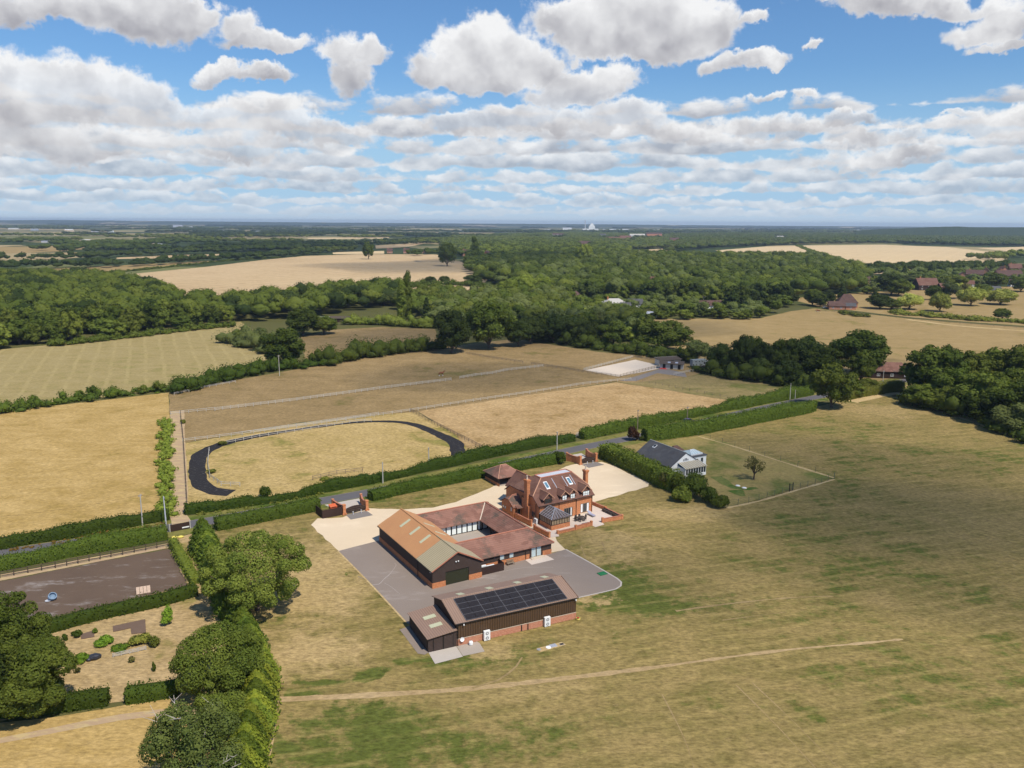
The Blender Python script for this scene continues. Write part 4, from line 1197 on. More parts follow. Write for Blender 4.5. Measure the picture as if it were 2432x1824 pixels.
for x in (3.0, 8.0, 13.0, 18.0):
    b = MB(); y0, y1 = 6.6, 8.2; b.slab([(x, y0, kz(y0) + .1), (x + 1.0, y0, kz(y0) + .1), (x + 1.0, y1, kz(y1) + .1), (x, y1, kz(y1) + .1)], .05); b.build('skylight', 'grp', K)
for x in (10.7, 11.8): box('door_frame_strip', 'darkpost', K, x - .08, -.07, 0, x + .08, -.031, 1.05)
b = MB(); b.tube([(.12, -.1, .02), (.12, -.1, KE - .15)], .06, 6); b.build('downpipe', 'darkpost', K)
for x in (.95, KL - .3):
    b = MB(); b.box(x, -.32, KE - .42, x + .16, -.08, KE - .22); b.build('floodlight', 'white', K)
# lean-to store
LT = [(-4.5, 0), (-4.3, 8.6)]
b = MB(); b.box(-4.5, .05, 0, -4.38, 8.65, 2.15); b.box(-4.38, 8.53, 0, -.02, 8.65, 2.3)
b.add([(-4.5, .05, 2.15), (-4.5, .17, 2.15), (-.02, .17, 2.55), (-.02, .05, 2.55), (-4.38, .05, 2.1), (-4.38, .17, 2.1), (-.02, .17, 2.1), (-.02, .05, 2.1)], [[0, 1, 2, 3], [7, 6, 5, 4], [0, 3, 7, 4], [1, 5, 6, 2]])
b.box(-4.38, .05, 0, -3.75, .17, 2.1); b.box(-.55, .05, 0, -.02, .17, 2.1); b.build('lean_to_wall', 'board', K)
for x in (-3.74, -2.14):
    d_ = box('barn_door', 'board', K, x, .0, .03, x + 1.58, .06, 2.05)
    box('door_stile', 'darkpost', d_, x, -.03, .03, x + .09, -.001, 2.05); box('door_stile', 'darkpost', d_, x + 1.49, -.03, .03, x + 1.58, -.001, 2.05)
b = MB(); b.slab([(-4.75, -.25, 2.26), (-.03, -.25, 2.72), (-.03, 8.85, 2.72), (-4.75, 8.85, 2.26)], .08)
tag(b.build('lean_to_roof', 'brown_sheet', K), 'pale brown lean-to roof')
for y in (2.4, 5.2):
    b = MB(); z = lambda x: 2.26 + (x + 4.75) * .0975 + .05
    b.slab([(-3.2, y, z(-3.2)), (-1.3, y, z(-1.3)), (-1.3, y + 1.0, z(-1.3)), (-3.2, y + 1.0, z(-3.2))], .04); b.build('skylight', 'grp', K)
Kw = lambda x, y: tuple((Matrix.Translation(K.location) @ Matrix.Rotation(R(25.6), 4, 'Z') @ Vector((x, y, 0)))[:2])
heat_pump(Kw(4.7, -.12), R(25.6), 'tall white twin-fan heat pump on the metal barn, near the lean-to', 1.0, 1.5, .4, 2)
heat_pump(Kw(15.0, -.12), R(25.6), 'tall white twin-fan heat pump on the metal barn, towards the far corner', 1.0, 1.5, .4, 2)
sheet('apron', [Kw(-4.7, -3.35), Kw(-.35, -3.2), Kw(-.15, -.05), Kw(-4.5, -.0)], .07, 'concrete', 'pale concrete apron before the lean-to doors', 'paving', 0, 3)
sheet('apron', [Kw(-.28, -3.05), Kw(3.1, -3.2), Kw(3.4, -.6), Kw(3.2, -.04), Kw(-.08, -.04)], .064, 'court', 'weathered concrete slab by the barn corner', 'paving', 0, 3)
sheet('path', [Kw(-6.2, 8.4), Kw(-4.5, 8.8), Kw(-4.5, 0), Kw(-5.2, -.35), Kw(-6.0, .4)], .066, 'tarmac', 'narrow tarmac strip beside the lean-to', 'path', .05, 3)
o = thing('satellite_dish', 'round white dish on the brick corner of the metal barn', 'dish', (*Kw(.75, -.1), .05), R(25.6))
b = MB(); b.lathe((0, 0, 0), [(.02, .0), (.2, .03), (.33, .12), (.34, .13), (.2, .06), (.02, .03)], 14)
d_ = b.build('bowl', 'white', o); d_.location = (0, -.05, 1.0); d_.rotation_euler = (R(80), 0, 0)
b = MB(); b.tube([(0, 0, .95), (0, -.12, .98)], .03, 6); b.build('bracket', 'grey', o)
o = thing('water_butt', 'small round white tank standing on the corner slab', 'tank', (*Kw(2.0, -.55), .07), 0)
b = MB(); b.lathe((0, 0, 0), [(.26, 0), (.33, .12), (.33, .42), (.24, .58), (.08, .62)], 14); b.build('body', 'white', o)
b = MB(); b.lathe((0, 0, .62), [(.08, 0), (.08, .05), (.02, .06)], 8); b.build('cap', 'grey', o)
o = thing('garden_hose', 'yellow hose coiled at the far corner of the metal barn', 'hose', (*Kw(KL + .1, -.45), .05), 0)
b = MB(); b.tube([(.33 * math.cos(q * .5), .33 * math.sin(q * .5), .05 + q * .006) for q in range(40)], .035, 6); b.build('coil', 'yellow', o)
b = MB(); b.lathe((0, 0, 0), [(.2, 0), (.2, .03), (.06, .06), (.06, .3), (.2, .32), (.2, .35)], 10); b.build('reel', 'red', o)
for i, (fx, fy, w, d, m_, l) in enumerate(((1280, 1543, .55, .55, 'grey', 'round grey manhole cover at the left end of the gravel bed'), (1303, 1538, .75, .75, 'white', 'round pale manhole cover in the middle of the gravel bed'), (1314, 1534, 1.0, .8, 'zinc', 'square pale steel hatch in the gravel bed'), (1334, 1530.5, .6, .45, 'darkpost', 'small dark grating at the right end of the gravel bed'))):
    q = FP(fx, fy)
    o = thing('manhole_cover', l, 'manhole cover', (q.x, q.y, .037), R(25))
    if i < 2:
        b = MB(); b.lathe((0, 0, 0), [(w * .5 + .05, 0), (w * .5 + .05, .03), (w * .5, .03), (w * .5, .04)], 14); b.build('lid', m_, o)
    else:
        b = MB(); b.box(-w / 2 - .05, -d / 2 - .05, 0, w / 2 + .05, d / 2 + .05, .03); b.build('rim', 'concrete', o)
        b = MB(); b.box(-w / 2, -d / 2, .03, w / 2, d / 2, .05); b.build('lid', m_, o)
q = D(1301, 1240)
o = thing('ground_sheet', 'green plastic mat lying at the corner of the tarmac yard', 'mat', (q.x, q.y, .06), R(30))
b = MB(); b.box(-.75, -.55, 0, .75, .55, .04); b.box(-.8, -.6, .0, -.75, .6, .1); b.box(.75, -.6, 0, .8, .6, .1); b.box(-.75, -.6, 0, .75, -.55, .1); b.box(-.75, .55, 0, .75, .6, .1); b.build('tray', 'greenmat', o)

# ------------------------------------------------------------------ the brick farmhouse
LQ = (5.715, 161.729)
Hs = thing('brick_farmhouse', 'large orange brick farmhouse with steep tiled roof, four dormers and two chimneys', 'house', (*LQ, .05), R(32.5))
Hw = lambda x, y: tuple((Matrix.Translation(Hs.location) @ Matrix.Rotation(R(32.5), 4, 'Z') @ Vector((x, y, 0)))[:2])
HW, HE, HT = 14.2, 4.2, 7.95
fy_, by_ = 5.2, 7.6                        # the flat between the pitches
hh_ = 5.5                                   # height of the half hips
ky = lambda z: (z - HE) / (HT - HE) * fy_
kb_ = lambda z: by_ + (HT - z) / (HT - HE) * fy_
MD = 12.8
b = MB()
b.box(0, 0, 0, 6.55, .3, HE); b.box(8.85, 0, 0, 10.95, .3, HE); b.box(13.3, 0, 0, HW, .3, HE); b.box(6.55, 0, 2.15, 8.85, .3, HE); b.box(10.95, 0, 2.35, 13.3, .3, HE); b.box(10.95, 0, 0, 13.3, .3, .3)
for x0, x1 in ((0, .3), (HW - .3, HW)):
    pts = [(.3, 0), (MD, 0), (MD, HE), (kb_(hh_), hh_ - .12), (ky(hh_), hh_ - .12), (.3, HE)]
    n = len(pts)
    b.add([(x0, a, c) for a, c in pts] + [(x1, a, c) for a, c in pts], [list(range(n - 1, -1, -1)), list(range(n, 2 * n))] + [[k, (k + 1) % n, n + (k + 1) % n, n + k] for k in range(n)])
b.box(.3, MD - .3, 0, HW - .3, MD, HE)
b.box(1.6, MD, 0, 7.0, 15.0, HE)
b.add([(1.6, 15.0, HE), (7.0, 15.0, HE), (4.3, 15.0, 6.9), (1.6, 14.7, HE), (7.0, 14.7, HE), (4.3, 14.7, 6.9)], [[1, 0, 2], [3, 4, 5], [0, 3, 5, 2], [4, 1, 2, 5]])
b.build('brick_wall', 'brick', Hs)
ov, xl, xr = .35, 4.05, 12.35
zo = HE - ov * (HT - HE) / fy_
b = MB()
yh, yhb = ky(hh_), kb_(hh_)
b.slab([(-.3, -ov, zo), (HW + .3, -ov, zo), (HW + .3, yh, hh_), (xr, fy_, HT), (xl, fy_, HT), (-.3, yh, hh_)], .16)
b.slab([(-.3, yhb, hh_), (-.3, yh, hh_), (xl, fy_, HT), (xl, by_, HT)], .16)
b.slab([(HW + .3, yh, hh_), (HW + .3, yhb, hh_), (xr, by_, HT), (xr, fy_, HT)], .16)
b.slab([(HW + .3, MD + ov, zo), (-.3, MD + ov, zo), (-.3, yhb, hh_), (xl, by_, HT), (xr, by_, HT), (HW + .3, yhb, hh_)], .16)
b.slab([(1.3, 7.9, HE - .25), (4.3, 7.9, 7.0), (4.3, 15.3, 7.0), (1.3, 15.3, HE - .25)][::-1], .16)
b.slab([(4.3, 7.9, 7.0), (7.3, 7.9, HE - .25), (7.3, 15.3, HE - .25), (4.3, 15.3, 7.0)][::-1], .16)
b.build('tiled_roof', 'house_tile', Hs)
tag(box('flat_roof', 'palegrey', Hs, xl + .12, fy_ + .12, HT - .12, xr - .12, by_ - .12, HT - .03), 'pale grey flat roof top')
b = MB()
b.bar((xl, fy_, HT + .03), (xr, fy_, HT + .03), .28, .14); b.bar((xl, by_, HT + .03), (xr, by_, HT + .03), .28, .14); b.bar((xl, fy_ + .14, HT + .03), (xl, by_ - .14, HT + .03), .28, .14); b.bar((xr, fy_ + .14, HT + .03), (xr, by_ - .14, HT + .03), .28, .14)
b.tube([(4.3, 8.2, 7.06), (4.3, 15.3, 7.06)], .11, 6)
b.build('ridge_tiles', 'ridge', Hs)
for s_ in ((xl, -.3), (xr, HW + .3)): MB().tube([(s_[0], fy_, HT), (s_[1], yh, hh_ + .03)], .12, 6).build('hip_tiles', 'hip', Hs)


def chimney(x0, y0, x1, y1, zt, base0=True):
    b = MB(); b.box(x0, y0, 0, x1, y1, zt - .55); b.box(x0 - .1, y0 - .1, zt - .55, x1 + .1, y1 + .1, zt - .3); b.box(x0 - .16, y0 - .16, zt - .3, x1 + .16, y1 + .16, zt - .08); b.box(x0 - .06, y0 - .06, zt - .08, x1 + .06, y1 + .06, zt)
    c = b.build('chimney', 'brick', Hs)
    b = MB(); b.lathe(((x0 + x1) / 2, (y0 + y1) / 2, zt), [(.2, 0), (.15, .25), (.13, .7), (.19, .75), (.19, .82), (.1, .82)], 10); b.build('chimney_pot', 'cream', c)


chimney(-.75, 3.3, -.003, 4.45, 8.75); chimney(HW + .003, 2.6, HW + .7, 3.6, 8.7)
b = MB(); b.box(-.85, 4.46, 0, -.003, 5.15, 4.6); b.box(-.75, 2.75, 0, -.003, 3.29, 3.1); b.build('chimney_shoulder', 'brick', Hs)

# dormers: (centre x, width, lights, glass)
for cx, w, n, gl in ((2.35, 1.9, 3, 'glass'), (6.6, 1.35, 2, 'blind'), (8.75, 1.35, 2, 'blind'), (12.35, 1.9, 3, 'blind')):
    x0, x1, zb = cx - w / 2, cx + w / 2, 3.75
    hw = w / 2 + .48
    ze = HE + .9
    pk = ze + hw * .9
    yr = ky(pk)
    ye = ky(ze)
    d_ = MB()
    d_.box(x0, -.04, zb, x1, .02, ze - .48)
    d_.add([(x0, -.04, ze - .47), (x1, -.04, ze - .47), (x1, -.04, ze + .3), (cx, -.04, pk - .22), (x0, -.04, ze + .3), (x0, .1, ze - .47), (x1, .1, ze - .47), (x1, .1, ze + .3), (cx, .1, pk - .22), (x0, .1, ze + .3)], [[4, 3, 2, 1, 0][::-1], [9, 8, 7, 6, 5], [3, 4, 9, 8], [2, 3, 8, 7]])
    d_.box(x0, .1, zb + .1, x0 + .12, ye + .1, ze + .25); d_.box(x1 - .12, .1, zb + .1, x1, ye + .1, ze + .25)
    dm = d_.build('dormer', 'house_tile', Hs)
    r_ = MB()
    r_.slab([(cx - hw, -.35, ze), (cx, -.35, pk), (cx, yr, pk), (cx - hw, ye, ze)][::-1], .1)
    r_.slab([(cx, -.35, pk), (cx + hw, -.35, ze), (cx + hw, ye, ze), (cx, yr, pk)][::-1], .1)
    r_.build('dormer_roof', 'house_tile', dm)
    r_ = MB(); r_.tube([(cx, -.36, pk + .03), (cx, yr, pk + .03)], .07, 6); r_.bar((cx - hw, -.37, ze), (cx, -.37, pk), .05, .16); r_.bar((cx, -.37, pk), (cx + hw, -.37, ze), .05, .16)
    r_.build('barge_board', 'hip', dm)
    wz = ze - .46
    window(dm, x0 + .08, x1 - .08, zb + .12, ze + .02, -.06, gl, 'timber', n, fw=.07, rails=3 if gl == 'glass' else 2)
for x in (3.9, 9.9):
    z0, z1 = 6.1, 7.25
    sl2 = [(x, ky(z0), z0 + .02), (x + .95, ky(z0), z0 + .02), (x + .95, ky(z1), z1 + .02), (x, ky(z1), z1 + .02)]
    b = MB(); b.slab([(q[0], q[1], q[2] + .08) for q in sl2], .1)
    w = b.build('roof_window', 'white', Hs)
    b = MB(); b.slab([(x + .14, ky(z0 + .15), z0 + .29), (x + .81, ky(z0 + .15), z0 + .29), (x + .81, ky(z1 - .12), z1 + .02), (x + .14, ky(z1 - .12), z1 + .02)], .04)
    b.v = [(p_[0], p_[1], p_[2] - .02) for p_ in b.v]
    b.build('pane', 'sky_glass', w)
for x in (6.4, 9.2, 11.3):
    b = MB(); z0, z1 = 6.0, 7.6
    b.slab([(x, ky(z0), z0 + .03), (x + .16, ky(z0), z0 + .03), (x + .16, ky(z1), z1 + .03), (x, ky(z1), z1 + .03)], .05); b.build('lead_flashing', 'zinc', Hs)
# ground floor openings
window(Hs, 6.56, 8.84, .08, 2.14, .02, 'glass', 'wood', 4, name='bifold_door', fw=.09)
window(Hs, 10.96, 13.29, .31, 2.34, .02, 'glass', 'wood', 3, name='window', fw=.09)
for x0, x1, z0, z1 in ((11.02, 11.55, .36, 2.28), (12.7, 13.2, .36, 2.28), (8.3, 8.6, .1, 2.05)):
    box('curtain', 'white', Hs, x0, -.006, z0, x1, -.001, z1)
box('window_sill', 'cream', Hs, 10.6, -.42, 0, 13.7, -.005, .22)
window(Hs, 1.3, 2.5, .9, 2.1, -.0, 'glass', 'wood', 3, axis=1)
for x in (5.2, 9.75, 14.0, .1):
    b = MB(); b.tube([(x, -.09, .0), (x, -.09, HE - .45)], .06, 6); b.build('downpipe', 'darkpost', Hs)
b = MB(); b.tube([(-.09, .9, 0), (-.09, .9, HE - .1)], .06, 6); b.tube([(-.09, 6.2, 0), (-.09, 6.2, HE + .3)], .06, 6); b.build('downpipe', 'darkpost', Hs)
b = MB(); b.tube([(-.3, -ov - .06, zo - .1), (HW + .3, -ov - .06, zo - .1)], .065, 6); b.build('gutter', 'darkpost', Hs)
# utility wing with half-hipped roof on the left
b = MB(); b.box(-2.6, 5.6, 0, -.01, 10.4, 2.7); b.add([(-2.6, 5.6, 2.7), (-2.6, 10.4, 2.7), (-2.6, 8.6, 3.6), (-2.6, 7.4, 3.6), (-2.3, 5.6, 2.7), (-2.3, 10.4, 2.7), (-2.3, 8.6, 3.6), (-2.3, 7.4, 3.6)], [[0, 3, 2, 1], [4, 5, 6, 7], [0, 4, 7, 3], [1, 2, 6, 5], [2, 3, 7, 6]]); b.build('side_wing_wall', 'brick', Hs)
b = MB(); b.slab([(-2.9, 5.3, 2.5), (1.5, 5.3, 2.5), (1.5, 8, 4.3), (-1.5, 8, 4.3), (-2.9, 7.25, 3.7)], .12); b.slab([(-2.9, 8.75, 3.7), (-2.9, 7.25, 3.7), (-1.5, 8, 4.3)], .12); b.slab([(1.5, 10.7, 2.5), (-2.9, 10.7, 2.5), (-2.9, 8.75, 3.7), (-1.5, 8, 4.3), (1.5, 8, 4.3)], .12); b.build('side_wing_roof', 'barn_tile', Hs)
b = MB(); b.tube([(-1.5, 8, 4.34), (1.2, 8, 4.34)], .09, 6); b.tube([(-1.5, 8, 4.33), (-2.9, 7.25, 3.74)], .09, 6); b.build('hip_tiles', 'ridge', Hs)
for y in (8.7, 9.5): window(Hs, y, y + .5, 1.1, 1.8, -2.6, 'blind', 'wood', 1, axis=1)
window(Hs, 6.3, 6.8, 1.2, 2.2, -2.6, 'blind', 'wood', 1, axis=1)
b = MB(); b.slab([(-2.3, 4.6, 2.35), (-.8, 4.6, 2.35), (-.8, 5.55, 2.75), (-2.3, 5.55, 2.75)], .1); b.build('porch_roof', 'house_tile', Hs)
box('porch_post', 'timber', Hs, -2.25, 4.7, 0, -2.1, 4.85, 2.22); box('side_door', 'darkpost', Hs, -1.9, 5.52, 0, -1.0, 5.59, 2.05)

# conservatory: dwarf wall, dark frames, lead-ribbed hipped roof
cx0, cx1, cy0, ce, ct = .15, 4.85, -4.5, 2.35, 3.75
b = MB(); b.box(cx0, cy0, 0, cx1, cy0 + .28, .95); b.box(cx0, cy0 + .28, 0, cx0 + .28, -.01, .95); b.box(cx1 - .28, cy0 + .28, 0, cx1, -.01, .95); b.build('conservatory_wall', 'brick', Hs)
window(Hs, cx0 + .02, cx1 - .02, .95, ce - .02, cy0 + .1, 'amberglass', 'timber', 7, name='conservatory_window', fw=.11)
window(Hs, cy0 + .2, -.05, .95, ce - .02, cx0 + .1, 'amberglass', 'timber', 7, axis=1, name='conservatory_window', fw=.11)
window(Hs, cy0 + .2, -.05, .95, ce - .02, cx1 - .1, 'amberglass', 'timber', 7, axis=1, out=1, name='conservatory_window', fw=.11)
ra, rb = (2.5, -2.3, ct), (2.5, -.36, ct)
e0, e1, e2, e3 = (cx0 - .2, cy0 - .2, ce), (cx1 + .2, cy0 - .2, ce), (cx1 + .2, -.36, ce), (cx0 - .2, -.36, ce)
b = MB(); b.slab([e0, e1, ra], .07); b.slab([e1, e2, rb, ra], .07); b.slab([e3, e0, ra, rb], .07)
cr_ = b.build('conservatory_roof', 'leadglass', Hs)
b = MB()
U = lambda p_: (p_[0], p_[1], p_[2] + .03)
b.bar(U(e0), U(ra), .1, .06); b.bar(U(e1), U(ra), .1, .06); b.bar(U(ra), U(rb), .12, .08); b.bar(U(rb), U(e3), .08, .06); b.bar(U(rb), U(e2), .08, .06)
for k in range(1, 6):
    f = k / 6
    b.bar((e0[0] + (e1[0] - e0[0]) * f, e0[1], ce + .03), (ra[0] + (e0[0] + (e1[0] - e0[0]) * f - ra[0]) * .35 * abs(2 * f - 1), ra[1] - 1.0 * abs(2 * f - 1), ct - (ct - ce) * .46 * abs(2 * f - 1)), .045, .05)
    y = e1[1] + (e2[1] - e1[1]) * f
    t_ = min(1, max(0.0, (y - e1[1]) / (ra[1] - e1[1])))
    for xe in (e1[0], e0[0]): b.bar((xe, y, ce + .03), (xe + (ra[0] - xe) * t_, y, ce + .03 + (ct - ce) * t_), .045, .05)
b.build('glazing_bar', 'zinc', cr_)

# terrace, its walls and furniture
sheet('terrace', [Hw(-2.2, -7.4), Hw(-.3, -7.9), Hw(0.2, -6.8), Hw(9.0, -6.6), Hw(9.05, -7.7), Hw(11.6, -7.5), Hw(11.9, -6.5), Hw(16.8, -7.0), Hw(17.1, 3.6), Hw(14.3, 4.2), Hw(14.25, -.03), Hw(0, -.03), Hw(-.1, 5.2), Hw(-2.0, 5.4)], .065, 'stone', 'pale paved terrace around the farmhouse', 'terrace', 0, 4)


def garden_wall(pts, h, label, cap=True, ends=(1, 1), w=.28):
    P = [Hw(*q) for q in pts]
    a, c = Vector((*P[0], 0)), Vector((*P[1], 0))
    L = (c - a).length
    o = thing('garden_wall', label, 'garden wall', (a.x, a.y, .05), math.atan2(c.y - a.y, c.x - a.x))
    b = MB(); b.box(.42 if ends[0] else 0, -w / 2, 0, L - (.42 if ends[1] else 0), w / 2, h); b.build('wall', 'brick', o)
    b = MB(); b.box(.42 if ends[0] else 0, -w / 2 - .04, h, L - (.42 if ends[1] else 0), w / 2 + .04, h + .06); b.build('coping', 'ridge', o)
    for q, x in zip(ends, (0, L - .42)):
        if q:
            b = MB(); b.box(x, -.21, 0, x + .42, .21, h + .18); b.box(x - .03, -.24, h + .18, x + .45, .24, h + .26); b.build('pier', 'brick', o)


garden_wall([(-2.3, 5.4), (-2.05, -.5)], 1.15, 'taller brick wall between farmhouse side and barn', ends=(0, 1))
garden_wall([(-2.55, -2.1), (-2.4, -7.5)], .95, 'brick wall from the garden opening down to the front steps')
garden_wall([(0.0, -6.65), (4.45, -6.7)], .5, 'low brick terrace wall below the conservatory', ends=(1, 0))
garden_wall([(4.5, -6.7), (9.1, -6.5)], .75, 'brick terrace wall with a trough, left of the steps')
garden_wall([(11.8, -6.3), (17.0, -7.0)], .8, 'brick terrace wall right of the steps')
garden_wall([(17.05, -6.7), (17.2, -.6)], .6, 'low brick wall behind the dark corner seats', ends=(0, 1))
garden_wall([(17.2, -.6), (16.9, 4.0)], .7, 'brick wall joining terrace corner and gravel drive', ends=(0, 0))
for y, l in ((-1.6, 'dark planter box by the terrace wall pier'), (-3.2, 'dark planter box in the middle of the terrace corner'), (-4.9, 'dark low corner seat near the terrace wall end')):
    q = Hw(16.5, y)
    o = thing('planter', l, 'planter', (*q, .066), R(32.5))
    b = MB(); b.box(-.35, -.65, .05, .35, -.6, .62); b.box(-.35, .6, .05, .35, .65, .62); b.box(-.35, -.6, .05, -.3, .6, .62); b.box(.3, -.6, .05, .35, .6, .62); b.box(-.3, -.6, .05, .3, .6, .45); b.build('box', 'teak', o)
    b = MB(); [b.box(sx, sy, 0, sx + .08, sy + .08, .05) for sx in (-.33, .25) for sy in (-.62, .54)]; b.build('foot', 'darkpost', o)
q = Hw(15.6, -6.2)
o = thing('coffee_table', 'low grey outdoor table beside the corner seats', 'table', (*q, .066), R(32.5))
box('tabletop', 'zinc', o, -.8, -.35, .38, .8, .35, .43)
for sx in (-.75, .67):
    for sy in (-.3, .22): box('leg', 'teak', o, sx, sy, 0, sx + .08, sy + .08, .38)
q = Hw(8.8, -2.9)
o = thing('dining_table', 'dark rattan dining table on the terrace', 'table', (*q, .066), R(32.5))
box('tabletop', 'teak', o, -.9, -.5, .7, .9, .5, .75)
for sx in (-.85, .77):
    for sy in (-.45, .37): box('leg', 'teak', o, sx, sy, 0, sx + .08, sy + .08, .7)
first = None
for k, (x, y, rz, l) in enumerate(((-.5, -.75, 0, 'front side, nearer the conservatory'), (.45, -.78, 0, 'front side, nearer the loungers'), (-.5, .75, 180, 'house side, nearer the conservatory'), (.45, .75, 180, 'house side, nearer the lounger'), (-1.15, 0, 270, 'end facing the conservatory'), (1.15, 0, 90, 'end facing the grey lounger'))):
    cq = Hw(8.8 + x, -2.9 + y)
    if first is None:
        c_ = thing('rattan_chair', '', 'chair', (*cq, .066), 0, 'rattan chairs round the terrace table')
        box('seat', 'teak', c_, -.27, -.25, .38, .27, .25, .46); box('backrest', 'teak', c_, -.27, -.31, .46, .27, -.25, .98)
        for sx in (-.27, .22):
            box('armrest', 'teak', c_, sx, -.25, .62, sx + .05, .22, .67)
            for sy in (-.25, .2): box('leg', 'teak', c_, sx, sy, 0, sx + .05, sy + .05, .38)
        first = c_
    else:
        c_ = copy_tree(first); c_.location = (*cq, .066)
    c_['label'] = 'dark rattan chair at the terrace table, ' + l
    c_.rotation_euler = (0, 0, R(32.5 + rz))
q = Hw(12.4, -2.0)
o = thing('sun_lounger', 'grey cushioned sun lounger on the terrace by the big window', 'sun lounger', (*q, .066), R(32.5))
b = MB(); b.box(-.35, -1.0, .3, .35, .35, .42); b.slab([(-.35, .35, .42), (.35, .35, .42), (.35, 1.0, .85), (-.35, 1.0, .85)], .1); b.build('cushion', 'lounger', o)
b = MB(); b.box(-.38, -1.02, .24, .38, .36, .298); b.build('frame', 'grey', o)
for sx in (-.36, .3):
    for sy in (-.95, .25): box('leg', 'grey', o, sx, sy, 0, sx + .06, sy + .06, .24)
heat_pump(Hw(.0 - .12, .55), R(32.5 - 90), 'white heat pump against the shaded farmhouse side wall', 1.0, .95, .4, 1, .066)
q = Hw(7.6, -6.2)
o = thing('trough', 'dark trough standing on the terrace behind the low wall', 'planter', (*q, .066), R(32.5))
b = MB(); b.box(-.9, -.18, 0, .9, -.14, .7); b.box(-.9, .14, 0, .9, .18, .7); b.box(-.9, -.14, 0, -.86, .14, .7); b.box(.86, -.14, 0, .9, .14, .7); b.box(-.86, -.14, .0, .86, .14, .5); b.build('body', 'teak', o)

# ------------------------------------------------------------------ cart shed
C_ = thing('cart_shed', 'small hipped tiled cart shed with open bays on the gravel', 'shed', (-3.03, 186.22, .045), R(30.5))
SW, SL, SE = 6.2, 6.8, 2.25
b = MB(); b.box(0, 0, 0, .25, SL, .72); b.box(0, SL - .25, 0, SW, SL, .72) if False else b.box(.25, SL - .25, 0, SW, SL, .72); b.box(SW - .25, 0, 0, SW, SL - .25, .72); b.build('brick_plinth', 'brick', C_)
b = MB(); b.box(.04, .02, .72, .2, SL - .02, SE); b.box(.2, SL - .2, .72, SW - .2, SL - .04, SE); b.box(SW - .2, .02, .72, SW - .04, SL - .02, SE); b.build('boarded_wall', 'timber', C_)
b = MB(); b.box(.02, .0, SE - .3, SW - .02, .018, SE); b.build('bressummer', 'darkpost', C_)
for x in (.02, 2.6, SW - .2): box('post', 'darkpost', C_, x, -.02, 0, x + .18, .0 - .002 + .16 - .16, SE - .3)
sh = 4.15
b = MB(); e = .4; z0 = SE - .15
A_, B_, C2, D_ = (-e, -e, z0), (SW + e, -e, z0), (SW + e, SL + e, z0), (-e, SL + e, z0)
ya, yb = (2.35, SL / 2, sh), (SW - 2.35, SL / 2, sh)
b.slab([A_, B_, yb, ya], .12); b.slab([B_, C2, yb], .12); b.slab([C2, D_, ya, yb], .12); b.slab([D_, A_, ya], .12); b.build('tiled_roof', 'barn_tile', C_)
b = MB(); b.tube([ya, yb], .1, 6); [b.tube([p_, q_], .08, 6) for p_, q_ in ((ya, A_), (ya, D_), (yb, B_), (yb, C2))]; b.build('hip_tiles', 'hip', C_)
box('shed_floor', 'court', C_, .25, .05, .0, SW - .25, SL - .25, .03)

# ------------------------------------------------------------------ two gateways: brick wing walls, timber gates, bollards


